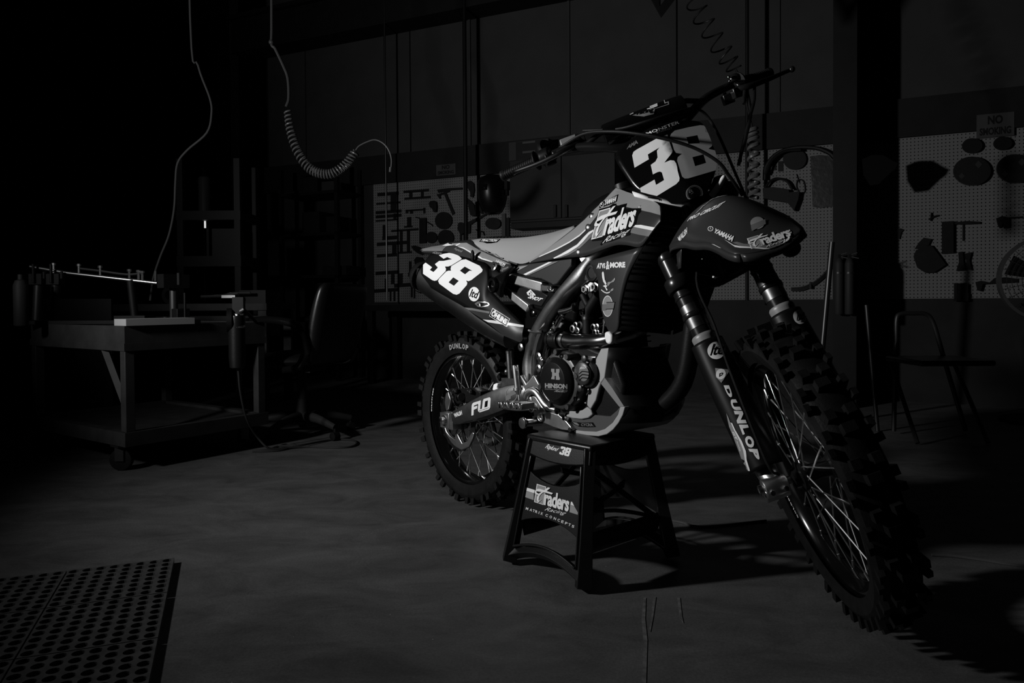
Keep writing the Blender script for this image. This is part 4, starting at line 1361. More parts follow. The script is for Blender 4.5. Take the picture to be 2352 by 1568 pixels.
gR = guard(-1)
gL = guard(1)
grd = bp('fork_guard', gR, 'black_plastic', steer=True, solid=.003, ang=60)
grdL = bp('fork_guard', gL, 'black_plastic', steer=True, solid=.003, ang=60)
gS = Surface(g_map(gR, ST), bray)
gSL = Surface(g_map(gL, ST), bray)
F6 = lambda p: crop(1640, 860, .15306, p)
lt = C4([(588, 641)])[0]
print_on('sticker', gS, poly2d(elli(lt, 19.5, 20)), 'print_white', grd, off=.003)
print_on('lettering', gS, text2d('ltd', .02, .2), 'print_black', grd, C4([(552, 672), (630, 665), (640, 605), (560, 602)]), off=.0035)
print_on('sticker', gS, poly2d(C4([(583, 746), (670, 757), (620, 835), (590, 800)])), 'print_grey', grd, off=.003)
print_on('sticker', gS, poly2d(elli(C4([(617, 782)])[0], 10.5, 12)), 'print_white', grd, off=.0034)
print_on('lettering', gS, text2d('D', .06, .2), 'print_black', grd, C4([(607, 800), (628, 788), (630, 772), (604, 780)]), off=.0038)
letters = [('D', [(148, 165), (220, 345), (292, 342), (225, 165)]), ('U', [(240, 375), (285, 535), (415, 535), (325, 375)]), ('N', [(300, 545), (360, 735), (492, 735), (425, 550)]),
           ('L', [(380, 752), (440, 905), (545, 858), (505, 755)]), ('O', [(455, 925), (505, 1098), (622, 1095), (575, 920)]), ('P', [(523, 1112), (570, 1215), (705, 1298), (650, 1120)])]
for ch, (tl, bl, br, tr_) in letters:
    # letters run down the leg: their baseline is on the left
    print_on('lettering', gS, text2d(ch, .06), 'print_white', grd, F6([tl, bl, br, tr_]), off=.0032)
print_on('stripe', gS, poly2d(F6([(258, 715), (285, 730), (330, 830), (430, 1000), (490, 1150), (505, 1280), (555, 1440), (530, 1440), (480, 1290), (455, 1150), (400, 1010), (300, 810)])), 'print_white', grd, off=.003)
print_on('stripe', gS, poly2d(F6([(195, 580), (225, 640), (262, 740), (300, 815), (400, 1015), (455, 1155), (480, 1295), (525, 1438), (500, 1420), (440, 1300), (380, 1130), (300, 920), (240, 780)])), 'print_grey', grd, off=.0028)
print_on('lettering', gS, text2d('GT', .04, .2), 'print_white', grd, F6([(285, 855), (345, 985), (372, 975), (310, 850)]), off=.0033)
print_on('lettering', gS, text2d('moto', .02), 'print_white', grd, F6([(355, 1000), (405, 1145), (422, 1140), (372, 1000)]), off=.0033)
fu_ = C4([(1086, 440)])[0]
print_on('sticker', gSL, poly2d(elli((fu_[0], fu_[1]), 14, 17, rot=-.4)), 'print_white', grdL, off=.003)
print_on('lettering', gSL, text2d('ltd', .02, .2), 'print_black', grdL, [(1829, 738), (1848, 734), (1846, 716), (1828, 718)], off=.0035)
# triple clamps and stem
for u, v in ((.915, .018), (1.115, .014)):
    gs = []
    for s in (-1, 1):
        gs.append(g_lathe([(.036, -.018), (.039, -.014), (.039, .014), (.036, .018)], uvy(u, .027, s * .104), SAX, 22))
        gs.append(g_tube([uvy(u, .004, 0), uvy(u, .02, s * .085)], [.034, .026], 14, 1, flat=.8))
    gs.append(g_cyl(uvy(u - .02, 0, 0), uvy(u + .02, 0, 0), .036))
    bp('triple_clamp', gs, 'anodised_black', steer=True)
bp('steering_stem', [g_cyl(uvy(.90, 0, 0), uvy(1.14, 0, 0), .016), g_cyl(uvy(1.13, 0, 0), uvy(1.145, 0, 0), .019, n=6)], 'steel_dark', steer=True)
# handlebar: bend, crossbar pad, clamps
HB = [A(.822, -.435, 1.284), A(.850, -.36, 1.287), A(.884, -.29, 1.287), A(.925, -.20, 1.275), A(.962, -.13, 1.245), A(.975, -.08, 1.222), A(.977, 0, 1.218)]
HBf = HB + [q * A(1, -1, 1) for q in HB[-2::-1]]
hbar = bp('handlebar', g_tube(HBf, [.011, .011, .0115, .013, .0145, .0145, .0145, .0145, .0145, .013, .0115, .011, .011], 14, 5), 'anodised_black', steer=True)
bp('crossbar', [g_tube([A(.930, -.185, 1.270), A(.955, -.10, 1.292), A(.955, .10, 1.292), A(.930, .185, 1.270)], .008, 10, 3)], 'anodised_black', hbar, steer=True)
pad_g = g_tube([A(.962, -.118, 1.272), A(.962, -.112, 1.272), A(.964, 0, 1.272), A(.962, .112, 1.272), A(.962, .118, 1.272)], [.028, .036, .037, .036, .028], 16, 4, flat=.85)
pad = bp('bar_pad', pad_g, 'black_gloss', steer=True, ang=50)
padS = Surface(g_map(pad_g, ST), bray)
PD = lambda p: crop(1430, 220, .05527, p)
print_on('pad_print', padS, poly2d(PD([(410, 830), (1300, 520), (1340, 560), (1290, 760), (880, 870), (560, 850)])), 'print_grey', pad, off=.002)
print_on('lettering', padS, text2d('racing', .03, .1), 'print_black', pad, PD([(540, 860), (1290, 720), (1280, 500), (640, 700)]), off=.0026)
print_on('pad_print', padS, poly2d(PD([(300, 790), (450, 715), (455, 745), (310, 810)])), 'print_white', pad, off=.002)
print_on('pad_print', padS, poly2d(PD([(1130, 455), (1440, 330), (1455, 440), (1300, 500), (1020, 590), (1010, 560), (1400, 420), (1140, 495)])), 'print_white', pad, off=.002)
print_on('pad_print', padS, poly2d(PD([(1720, 210), (1750, 205), (1780, 300), (1920, 250), (1930, 375), (1350, 560), (1345, 545), (1890, 360), (1870, 295), (1745, 340)])), 'print_grey', pad, off=.002)
for s in (-1, 1):
    bp('bar_clamp', [g_box(A(.977, s * .042, 1.222), (.052, .026, .045), RY(RAKE)), g_tube([uvy(1.12, .02, s * .042), A(.985, s * .042, 1.215)], .018, 10, 1)], 'anodised_black', steer=True, bevel=.004)
    for k in (-1, 1):
        bp('clamp_bolt', g_lathe([(.005, 0), (.005, .007), (.003, .007)], A(.977, s * .042, 1.245) + A(k * .017, 0, -k * .006), (.3, 0, 1), 8), 'chrome', steer=True)
    # grip with flange and ribs
    a, b = A(.822, s * .437, 1.284), A(.871, s * .315, 1.2875)
    d = (b - a) / np.linalg.norm(b - a)
    n_ = 15
    prof = [(.010, -.004), (.0165, 0), (.0175, .006)]
    for i in range(n_):
        h = .010 + .105 * i / n_
        prof += [(.0160, h), (.0160, h + .0035), (.0148, h + .0042), (.0148, h + .0066)]
    prof += [(.016, .118), (.030, .120), (.030, .124), (.017, .126)]
    bp('grip', g_lathe(prof, a, d, 18), 'rubber', steer=True, ang=50)
# right side: throttle tube housing, brake master cylinder and lever
bp('throttle_housing', [g_lathe([(.018, 0), (.024, .004), (.026, .020), (.026, .034), (.019, .038)], A(.872, -.312, 1.2875), (.32, .94, 0), 20), g_box(A(.889, -.288, 1.274), (.03, .03, .035), RZ(.3))], 'black_plastic', steer=True, bevel=.003)
bp('throttle_dial', g_lathe([(.004, -.010), (.036, -.008), (.039, 0), (.036, .008), (.004, .010)], Sq(1258, 346, -.10), (.6, .7, .3), 22), 'black_plastic', steer=True)
mcb = [Sq(x, y, -.03) for x, y in crop(1150, 140, .1786, [(752, 1010), (965, 930), (980, 1060), (800, 1135)])]
mcg = g_plate(mcb, -SV * .03)
mc = bp('brake_reservoir', mcg, 'mid_grey_plastic', steer=True, bevel=.003)
mcS = Surface(g_map(mcg, ST), bray)
print_on('lettering', mcS, text2d('DOT 4', .02, .2), 'print_black', mc, crop(1150, 140, .1786, [(805, 1110), (940, 1065), (925, 1030), (795, 1070)]), off=.001)
bp('brake_cylinder', [g_cyl(Sq(1270, 355, -.035), Sq(1345, 318, -.02), .012, n=14), g_box(Sq(1331, 326, -.03), (.02, .035, .03), RY(.3)), g_lathe([(.012, 0), (.013, .004), (.013, .012), (.008, .014)], Sq(1325, 327, -.02), SV, 14)], 'anodised_black', steer=True, bevel=.002)
levR = [Sq(1330, 328, -.01), Sq(1290, 350, .0), Sq(1240, 374, -.02), Sq(1190, 392, -.045), Sq(1178, 397, -.05)]
bp('brake_lever', [g_tube(levR, [.007, .008, .007, .006, .008], 10, 4, flat=.7)], 'steel_dark', steer=True)
# left side: clutch perch, lever, kill switch, boots
bp('clutch_perch', [g_lathe([(.018, 0), (.022, .003), (.022, .028), (.018, .031)], Sq(1690, 207, -.045), (-.3, .94, .1), 18), g_box(Sq(1690, 215, -.03), (.05, .05, .03), RZ(.4)), g_box(Sq(1672, 228, -.03), (.028, .03, .03)), g_ball(Sq(1688, 180, -.05), .018, sc=(1, 1.2, .8))], 'anodised_black', steer=True, bevel=.003)
levL = [Sq(1690, 205, -.01), Sq(1720, 198, .0), Sq(1765, 182, -.02), Sq(1800, 167, -.045), Sq(1818, 159.5, -.05)]
bp('clutch_lever', [g_tube(levL, [.009, .009, .007, .006, .0055], 10, 4, flat=.75), g_ball(Sq(1819, 159, -.05), .0095)], 'anodised_black', steer=True)
for q in (Sq(1674, 177, -.03), Sq(1676, 186, -.02)):
    bp('perch_bolt', g_ball(q, .005), 'chrome', steer=True)
print_pts = [Sq(1705, 197, .0), Sq(1697, 201, .0), Sq(1693, 203, .0)]
# number plate: a shield folded about its centre line
def plate_pt(x, y):
    p_ = Sq(x, y, .095)
    return A(p_[0], p_[1], p_[2]) - SV * (abs(p_[1]) * .30 + max(0, abs(p_[1]) - .09) * .5)


PX = lambda p: crop(1390, 240, .15306, p)
# in the fork frame: outline by height u and half width
outl = [(1.355, .062), (1.345, .105), (1.325, .130), (1.26, .126), (1.21, .118), (1.17, .098), (1.135, .072), (1.112, .050), (1.10, .030)]


def plate_grid():
    rows = []
    ol = catmull([A(a, b, 0) for a, b in outl], 3)
    for q in ol:
        u, w = q[0], q[1]
        r = []
        for t in np.linspace(-1, 1, 17):
            y = t * w
            r.append(uvy(u, 0.098 - abs(y) * .30 - max(0, .03 - abs(y)) * .05 + (1.23 - u) * .06, y + .004))
        rows.append(r)
    return g_grid(rows)


np_g = plate_grid()
nplate = bp('number_plate', np_g, 'black_gloss', steer=True, solid=.003, ang=50)
npS = Surface(g_map(np_g, ST), bray)
F3 = K2([(410, 770), (430, 715), (480, 680), (780, 515), (930, 462), (955, 555), (1005, 700), (1000, 730), (960, 790), (890, 880), (980, 842), (1030, 850), (1060, 890), (1120, 1110), (1115, 1150), (1070, 1200), (780, 1378), (660, 1350), (540, 1318), (528, 1258), (745, 1132), (768, 1212), (888, 1140), (855, 1025), (825, 1012), (790, 1020), (720, 1055), (688, 912), (760, 860), (790, 800), (780, 700), (820, 650), (645, 755), (660, 828), (445, 955)])
F8 = [K2([(970, 490), (985, 450), (1040, 400), (1250, 350), (1480, 310), (1540, 330), (1600, 500), (1620, 590), (1600, 630), (1545, 675), (1660, 700), (1690, 740), (1735, 900), (1730, 960), (1690, 985), (1240, 1118), (1190, 1120), (1150, 1090), (1075, 850), (1085, 800), (1120, 770), (1150, 750), (1060, 735), (1030, 690)]),
      K2([(1215, 500), (1380, 470), (1415, 590), (1245, 600)]), K2([(1305, 800), (1470, 757), (1510, 885), (1345, 935)])]
print_on('number_three', npS, poly2d(F3), 'print_white', nplate, off=.0028)
print_on('number_eight', npS, poly2d(F8), 'print_white', nplate, off=.0028)
print_on('lettering', npS, text2d('MONSTER', .01), 'print_white', nplate, K2([(640, 460), (1110, 295), (1100, 245), (610, 430)]), off=.0028)
print_on('lettering', npS, text2d('ENERGY', .0), 'print_midgrey', nplate, K2([(780, 440), (1010, 370), (1000, 345), (770, 415)]), off=.0028)
print_on('lettering', npS, text2d('AMA', .04, .2), 'print_midgrey', nplate, K2([(325, 680), (500, 590), (480, 535), (345, 620)]), off=.0028)
cl_ = K2([(1338, 1342)])[0]
print_on('badge', npS, poly2d([elli(cl_, 18.8, 19), elli(cl_, 17.4, 17.6)]), 'print_grey', nplate, off=.0026)
print_on('badge', npS, poly2d([elli(cl_, 15.6, 16), elli(cl_, 15.0, 15.4)]), 'print_grey', nplate, off=.0026)
print_on('lettering', npS, text2d('DL', .02), 'print_grey', nplate, K2([(1262, 1335), (1315, 1315), (1305, 1275), (1260, 1290)]), off=.0028)
print_on('badge', npS, poly2d(K2([(1280, 1350), (1320, 1325), (1322, 1332), (1284, 1356)])), 'print_grey', nplate, off=.0028)
# pale strip under the plate (front of the headstock shield)
stp = K2([(405, 1310), (425, 1305), (640, 1385), (830, 1410), (1120, 1455), (1270, 1475), (1190, 1490), (1140, 1545), (1000, 1520), (850, 1480), (640, 1420), (470, 1375)])
sh_g = g_grid([[Sq(x, y, .085 - i * .002) for x, y in K2([(405, 1308), (640, 1383), (850, 1412), (1120, 1455), (1270, 1476)])] if i == 0 else [Sq(x, y, .09) for x, y in K2([(440, 1375), (640, 1425), (850, 1482), (1140, 1540), (1230, 1490)])] for i in (0, 1)])
shl = bp('plate_shield', sh_g, 'white', steer=True, solid=.004)
shS = Surface(g_map(sh_g, ST), bray)
print_on('shield_print', shS, poly2d(K2([(640, 1380), (740, 1395), (830, 1430), (820, 1465), (800, 1440), (640, 1412)])), 'print_black', shl, off=.003)
# pale brake hose guide right of the plate
hg = [Sq(x, y, .07) for x, y in K2([(1600, 1365), (1690, 1240), (1770, 1110), (1785, 1075)])]
bp('hose_guide', g_tube(hg, [.0085, .0085, .007, .005], 10, 4), 'white', steer=True)
# front fender
FC = [(1.14, .955, .084, .046), (1.22, .988, .096, .058), (1.30, 1.005, .100, .064), (1.42, 1.015, .100, .068), (1.50, 1.008, .096, .066), (1.57, .985, .086, .045), (1.62, .955, .081, .024), (1.665, .928, .077, .010), (1.695, .905, .071, -.006), (1.703, .897, .062, -.010)]
rows = []
for x, z, w, dr in FC:
    r = []
    for t in np.linspace(-1, 1, 15):
        at = abs(t)
        r.append(A(x - .016 * at ** 3, t * w, z - dr * (at ** 1.75)))
    rows.append(r)
cols = [catmull([r[j] for r in rows], 4) for j in range(15)]
rows = [[c[i] for c in cols] for i in range(len(cols[0]))]
ff_g = g_grid(rows)
lip = []
for r in rows:
    lip.append(r)
ffen = bp('front_fender', [ff_g, g_grid([[r[0] for r in rows], [r[0] + A(0, -.003, -.016) for r in rows]]), g_grid([[r[-1] for r in rows], [r[-1] + A(0, .003, -.016) for r in rows]]), g_grid([rows[-1], [p_ + A(.002, 0, -.016) for p_ in rows[-1]]])], 'blue_plastic', steer=True, solid=.003, ang=35)
ffS = Surface(g_map(ff_g, ST), bray)
flap = g_grid([[A(1.20 - .02 * k, -.080 - .006 * k, .915 - .028 * k + .006 * j) + A(.045 * j, -.004 * j, 0) for j in range(4)] for k in range(3)])
bp('fender_flap', flap, 'blue_plastic', steer=True, solid=.003)
print_on('lettering', ffS, text2d('PRO CIRCUIT', .04, .3), 'print_white', ffen, K4([(295, 585), (860, 340), (945, 248), (330, 520)]), off=.003)
print_on('fender_print', ffS, poly2d(K4([(338, 350), (480, 262), (700, 185), (970, 150), (800, 190), (560, 270), (440, 360), (345, 440)])), 'print_grey', ffen, off=.003)
print_on('lettering', ffS, text2d('YAMAHA', .05, .1), 'print_white', ffen, K4([(745, 770), (1050, 935), (1105, 850), (775, 705)]), off=.003)
e4 = K4([(695, 710)])[0]
print_on('emblem', ffS, poly2d([elli(e4, 6.4, 5.6), elli(e4, 5.2, 4.4)]), 'print_white', ffen, off=.003)
for al in (PI / 2, PI / 2 + 2.09, PI / 2 + 4.19):
    print_on('emblem', ffS, poly2d([(e4[0] - .6, e4[1]), (e4[0] + .6, e4[1]), (e4[0] + 5.6 * math.cos(al), e4[1] - 5 * math.sin(al))]), 'print_white', ffen, off=.0032)
tr_ff = affine(LOGO_SRC, K4([(1300, 905), (1460, 815), (1370, 1060), (1570, 985), (2010, 860), (2030, 730)]))
traders(ffS, ffen, tr_ff, .0034, None, True)
b4 = K4([(1470, 620)])[0]
print_on('badge', ffS, poly2d(elli(b4, 16, 14)), 'print_grey', ffen, off=.003)
print_on('badge', ffS, poly2d(K4([(1360, 660), (1600, 560), (1610, 640), (1380, 760)])), 'print_midgrey', ffen, off=.0034)
print_on('stripe', ffS, poly2d(K4([(920, 890), (1010, 960), (1100, 1025), (1180, 1040), (1330, 1045), (1600, 1060), (1790, 1080), (1880, 1060), (1960, 990), (2040, 890), (2000, 900), (1900, 1010), (1780, 1062), (1600, 1040), (1180, 1010), (1080, 990)])), 'print_white', ffen, off=.003)
print_on('stripe', ffS, poly2d(K4([(1060, 950), (1180, 1005), (1600, 1035), (1780, 1055), (1890, 1005), (1820, 1000), (1500, 990), (1250, 970), (1130, 935)])), 'print_midgrey', ffen, off=.003)
print_on('lettering', ffS, text2d('WALSH', .04), 'print_white', ffen, K4([(150, 950), (300, 790), (300, 680), (140, 850)]), off=.003)
for i in range(7):
    a = K4([(1880 + 15 * i, 290 + 36 * i)])[0]
    print_on('fender_slot', ffS, poly2d([(a[0], a[1]), (a[0] + 5, a[1] - 1), (a[0] + 5.2, a[1] + 1), (a[0] + .4, a[1] + 2)]), 'print_white', ffen, off=.003)
bp('fender_reflector', g_ball(Sq(1818, 572, .30), .022, sc=(.6, 1, .8)), 'black_plastic', steer=True)
# cables and hoses at the front
def hose(name, px, r, m='rubber', parent=None):
    return bp(name, g_tube([Sq(x, y, v) for x, y, v in px], r, 8, 6), m, steer=True)


hose('throttle_cable', [(1285, 340, -.03), (1340, 308, .03), (1400, 302, .09), (1470, 308, .13), (1540, 322, .14), (1600, 342, .13), (1650, 372, .12), (1672, 400, .10), (1690, 425, .08), (1705, 448, .05)], .0048)
hose('brake_hose', [(1340, 300, -.02), (1420, 296, .05), (1480, 280, .09), (1540, 262, .09), (1600, 250, .06), (1640, 290, .03), (1690, 400, .02), (1720, 470, .02)], .0042)
hose('clutch_cable', [(1712, 195, -.02), (1722, 240, .0), (1724, 265, .01), (1712, 320, .03), (1702, 352, .03), (1700, 372, .02)], .0048)
hose('clutch_cable', [(1733, 196, -.02), (1732, 230, .0), (1722, 270, .01), (1708, 330, .02), (1696, 380, .0)], .0048)
bp('cable_boot', g_tube([Sq(1712, 200, -.01), Sq(1709, 238, .0)], [.007, .005], 10, 1), 'rubber', steer=True)
hose('brake_line', [(1648, 430, .06), (1630, 520, .08), (1600, 640, .08), (1640, 745, .07), (1680, 860, .08), (1760, 1060, .10), (1790, 1090, .09)], .0035)
# front caliper on the far leg
bp('brake_caliper', [g_box(A(1.405, .085, .40), (.06, .05, .10), RY(-.5)), g_cyl(A(1.40, .06, .42), A(1.40, .115, .42), .018), g_cyl(A(1.425, .06, .37), A(1.425, .115, .37), .018)], 'engine_black', steer=True, bevel=.006)
# lettering on swingarm, tyre and rim
SWK = lambda p: crop(1030, 900, .05102, p)
flo = [SWK([(1040, 1050), (1055, 620), (1080, 530), (1140, 480), (1470, 372), (1460, 560), (1345, 560), (1350, 530), (1160, 610), (1150, 665), (1315, 610), (1300, 730), (1150, 800), (1140, 1030), (1060, 1058)])]
print_on('lettering', swS, poly2d(flo), 'print_white', swing, off=.001)
print_on('lettering', swS, poly2d(SWK([(1375, 400), (1470, 372), (1435, 780), (1520, 750), (1560, 400), (1600, 310), (1870, 232), (1915, 290), (1890, 690), (1850, 760), (1800, 790), (1420, 915), (1350, 870), (1335, 780)])), 'print_white', swing, off=.0012)
print_on('lettering', swS, poly2d(SWK([(1665, 420), (1790, 370), (1765, 650), (1635, 695)])), 'print_black', swing, off=.0016)
print_on('lettering', swS, text2d('MOTORSPORTS', .02), 'print_midgrey', swing, SWK([(1390, 880), (1840, 725), (1840, 680), (1390, 835)]), off=.0016)
print_on('lettering', swS, text2d('WALSH', .05), 'print_white', swing, SWK([(290, 1155), (630, 1015), (600, 825), (240, 970)]), off=.001)
bs = crop(1130, 780, .14674, [(308, 850)])[0]
print_on('badge', swS, poly2d([elli(bs, 13.5, 17), elli(bs, 12.4, 15.8)]), 'print_grey', swing, off=.001)
print_on('badge', swS, poly2d(K6([(215, 880), (290, 840), (290, 805), (385, 770), (390, 840), (300, 885), (300, 920), (220, 958)])), 'print_midgrey', swing, off=.0012)


def ring_text(s, c, r, h, y, a0, dth, m, parent, steer, bold=.05):
    """lettering around a wheel, on its right face"""
    gs = []
    for i, ch in enumerate(s):
        V, F = text2d(ch, bold)
        a = a0 - dth * i
        w = dth * .8
        P = []
        for u, v in V:
            al = a - (u - .5) * w
            P.append(A(c[0] + (r + v * h) * math.cos(al), y, c[1] + (r + v * h) * math.sin(al)))
        gs.append((P, list(F)))
    if steer:
        gs = [g_map(g, ST) for g in gs]
    return mk('lettering', gs, m, parent, recenter=False)


def ring_txt_right(s, c, r, h, y, a0, dth, m, parent, steer, bold=.05):
    # seen from the right-hand side x runs to the right, so letters advance clockwise (decreasing angle)
    return ring_text(s, c, r, h, y, a0, dth, m, parent, steer, bold)


ring_txt_right('DUNLOP', RW, .272, .020, -.0568, PI / 2 + .20, .082, 'print_grey', ty_r, False)
ring_txt_right('GOLDSPEED', RW, .2475, .011, -.0385, PI - .05, .046, 'print_white', rim_r, False)
ring_txt_right('GOLDSPEED', FW, .2725, .011, -.0315, PI + .75, .042, 'print_white', rim_f, True)

# ---------------------------------------------------------------- plastic lift stand
SC_, SYAW = A(.234, 2.234), -.841
STH, SBX, SBY, STX, STY = .384, .162, .211, .128, .139
SRm = RZ(SYAW)
stand = empty('lift_stand')
stand.matrix_world = Matrix.Translation((SC_[0], SC_[1], 0)) @ Matrix.Rotation(SYAW, 4, 'Z')
tag(stand, 'black plastic lift stand with splayed legs under the bike', 'stand')
mat('stand_plastic', .0035, .34, spec=.25, bump=.1, bscale=400)


def stray(x, y):
    o, d = wray(x, y)
    return (o - A(SC_[0], SC_[1], 0)) @ SRm, d @ SRm


def sface(face):
    """map (across -1..1, height z, out) onto a splayed side of the stand; face 0 near,1 right,2 far,3 left"""
    def f(t, z, o=0.0):
        k = z / STH
        hx, hy = SBX + (STX - SBX) * k, SBY + (STY - SBY) * k
        if face == 0:
            return A(t * hx, -hy - o, z)
        if face == 2:
            return A(-t * hx, hy + o, z)
        if face == 1:
            return A(hx + o, t * hy, z)
        return A(-hx - o, -t * hy, z)
    return f


def frame_g(face, outer, inner, th):
    """a moulded ring: outer loop and inner loop of (t, z), thickness th inwards"""
    f = sface(face)
    n = len(outer)
    rows = [[f(t, z, .0) for t, z in outer], [f(t, z, .0) for t, z in inner], [f(t, z, -th) for t, z in inner], [f(t, z, -th) for t, z in outer], [f(t, z, .0) for t, z in outer]]
    return g_grid(rows, True)


# near and far frames: two legs, concave foot rail
def end_frame(face):
    gs = []
    N = 12
    outer = [(-1, .012), (-1, STH - .01)] + [(1, STH - .01), (1, .012)]
    f = sface(face)
    # legs as tapered channel bars
    for s in (-1, 1):
        gs.append(g_tube([f(s * .93, .010, -.012), f(s * .90, .20, -.012), f(s * .87, STH - .012, -.012)], [.032, .025, .025], 4, 5, flat=.8, up=f(1, .1) - f(0, .1)))
        gs.append(g_tube([f(s * .80, .055, .0), f(s * .785, .2, .0), f(s * .76, STH - .06, .0)], [.004, .004, .004], 8, 4))
    # foot rail arched up in the middle
    gs.append(g_tube([f(t, .022 + .042 * (1 - t * t), -.012) for t in np.linspace(-.93, .93, 11)], .019, 4, 2, up=A(0, 0, 1)))
    gs.append(g_tube([f(t, .045 + .040 * (1 - t * t), .004) for t in np.linspace(-.80, .80, 11)], .004, 8, 2))
    return gs


st_legs = [bp('stand_frame', end_frame(fc), 'stand_plastic', stand, bevel=.004) for fc in (0, 2)]
# top slab with a scalloped apron on each side
slab = g_box((0, 0, STH - .011), (2 * STX + .008, 2 * STY + .008, .022))
top = bp('stand_top', slab, 'stand_plastic', stand, bevel=.008, seg=3)
apr = []
apron_near = None
for fc in range(4):
    f = sface(fc)
    pts = [f(-1.0, STH - .004), f(1.0, STH - .004), f(1.0, STH - .056), f(.84, STH - .056)] + [f(t, STH - .056 - .012 * (1 - (t / .84) ** 2)) for t in np.linspace(.8, -.8, 9)] + [f(-.84, STH - .056), f(-1.0, STH - .056)]
    nrm = np.cross(pts[1] - pts[0], pts[2] - pts[1])
    nrm = nrm / np.linalg.norm(nrm)
    if nrm @ f(0, .3) > 0:
        nrm = -nrm
    g = g_plate(pts, nrm * .012)
    o_ = bp('stand_apron', g, 'stand_plastic', stand, bevel=.004)
    if fc == 0:
        apron_near, apS = o_, Surface(g, stray)
# label board on the near side: concave top and bottom edges
f0 = sface(0)
bd = [f0(t, .283 - .028 * (1 - (t / .8) ** 2), -.004) for t in np.linspace(-.80, .80, 9)] + [f0(t, .128 + .030 * (1 - (t / .84) ** 2), -.004) for t in np.linspace(.84, -.84, 9)]
bd_g = g_plate(bd, (0, .008, 0))
board = bp('label_board', bd_g, 'stand_plastic', stand, bevel=.002)
bdS = Surface(bd_g, stray)
f2 = sface(2)
bp('label_board', g_plate([p_ * A(1, -1, 1) for p_ in bd], (0, -.008, 0)), 'stand_plastic', stand, bevel=.002)
tr_id = lambda p: K9(p)
traders(bdS, board, tr_id, .0015, None, True)
print_on('stripe', bdS, poly2d(K9([(105, 245), (380, 325), (350, 420), (90, 335)])), 'print_white', board, off=.001)
print_on('stripe', bdS, poly2d(K9([(90, 340), (350, 425), (345, 630), (38, 520)])), 'print_grey', board, off=.001)
print_on('stripe', bdS, poly2d(K9([(1460, 675), (1500, 685), (1560, 805), (1445, 765)])), 'print_white', board, off=.001)
print_on('stripe', bdS, poly2d(K9([(1440, 770), (1560, 810), (1720, 1085), (1420, 990)])), 'print_grey', board, off=.001)
msg = 'MATRIX CONCEPTS'
for i, ch in enumerate(msg):
    if ch == ' ':
        continue
    xs = [145, 262, 345, 428, 505, 583, 640, 735, 858, 980, 1095, 1208, 1322, 1420, 1525][i]
    ys = 885 + (xs - 145) * .315 + .00005 * (xs - 145) ** 2
    wch = 18 if ch == 'I' else 70
    sl_ = .34
    print_on('lettering', bdS, text2d(ch, .02), 'print_white', board, K9([(xs - wch / 2 - 10, ys + 38 - sl_ * wch / 2), (xs + wch / 2 - 10, ys + 38 + sl_ * wch / 2), (xs + wch / 2 + 10, ys - 38 + sl_ * wch / 2), (xs - wch / 2 + 10, ys - 38 - sl_ * wch / 2)]), off=.001)
SK = lambda p: crop(1230, 1004, .05102, p)
print_on('lettering', apS, text2d('Raylund', .01, .35, .85), 'print_white', apron_near, SK([(400, 540), (960, 690), (1090, 480), (540, 290)]), off=.001)
print_on('number_three', apS, poly2d(SK([(1140, 500), (1160, 420), (1200, 405), (1350, 440), (1375, 470), (1350, 590), (1305, 620), (1320, 650), (1285, 770), (1250, 805), (1110, 765), (1075, 735), (1100, 648), (1185, 670), (1170, 700), (1210, 715), (1235, 650), (1200, 630), (1240, 580), (1270, 570), (1285, 520), (1250, 500), (1220, 535)])), 'print_white', apron_near, off=.001)
print_on('number_eight', apS, poly2d([SK([(1390, 480), (1430, 450), (1600, 495), (1632, 530), (1590, 665), (1555, 690), (1560, 720), (1520, 840), (1480, 860), (1320, 820), (1295, 785), (1330, 650), (1360, 620), (1352, 590)]), SK([(1475, 545), (1530, 565), (1505, 620), (1450, 605)]), SK([(1420, 690), (1475, 710), (1450, 770), (1395, 750)])]), 'print_white', apron_near, off=.001)
# side struts: cross braces and lower spreaders between near and far frames
for s in (-1, 1):
    f = sface(1 if s == 1 else 3)
    bp('spreader', [g_tube([f(-.86, .112, -.03), f(.86, .112, -.03)], .030, 4, 1, flat=.3, up=A(0, 0, 1))], 'stand_plastic', stand, bevel=.002)
    bp('side_brace', [g_plate([f(-.8, .30, -.02), f(-.74, .315, -.02), f(.84, .13, -.02), f(.80, .115, -.02)], (.006, 0, 0)), g_plate([f(-.85, .205, -.02), f(-.80, .22, -.02), f(.06, .265, -.02), f(.02, .245, -.02)], (.006, 0, 0)), g_tube([f(-.8, .20, -.02), f(-.2, .185, -.02), f(.4, .155, -.02), f(.84, .125, -.02)], .006, 8, 3)], 'stand_plastic', stand)
    bp('spreader_bolt', g_lathe([(.008, 0), (.008, .003), (.004, .005)], f(.76, .142, -.03), (0, 0, 1), 8), 'alloy', stand)
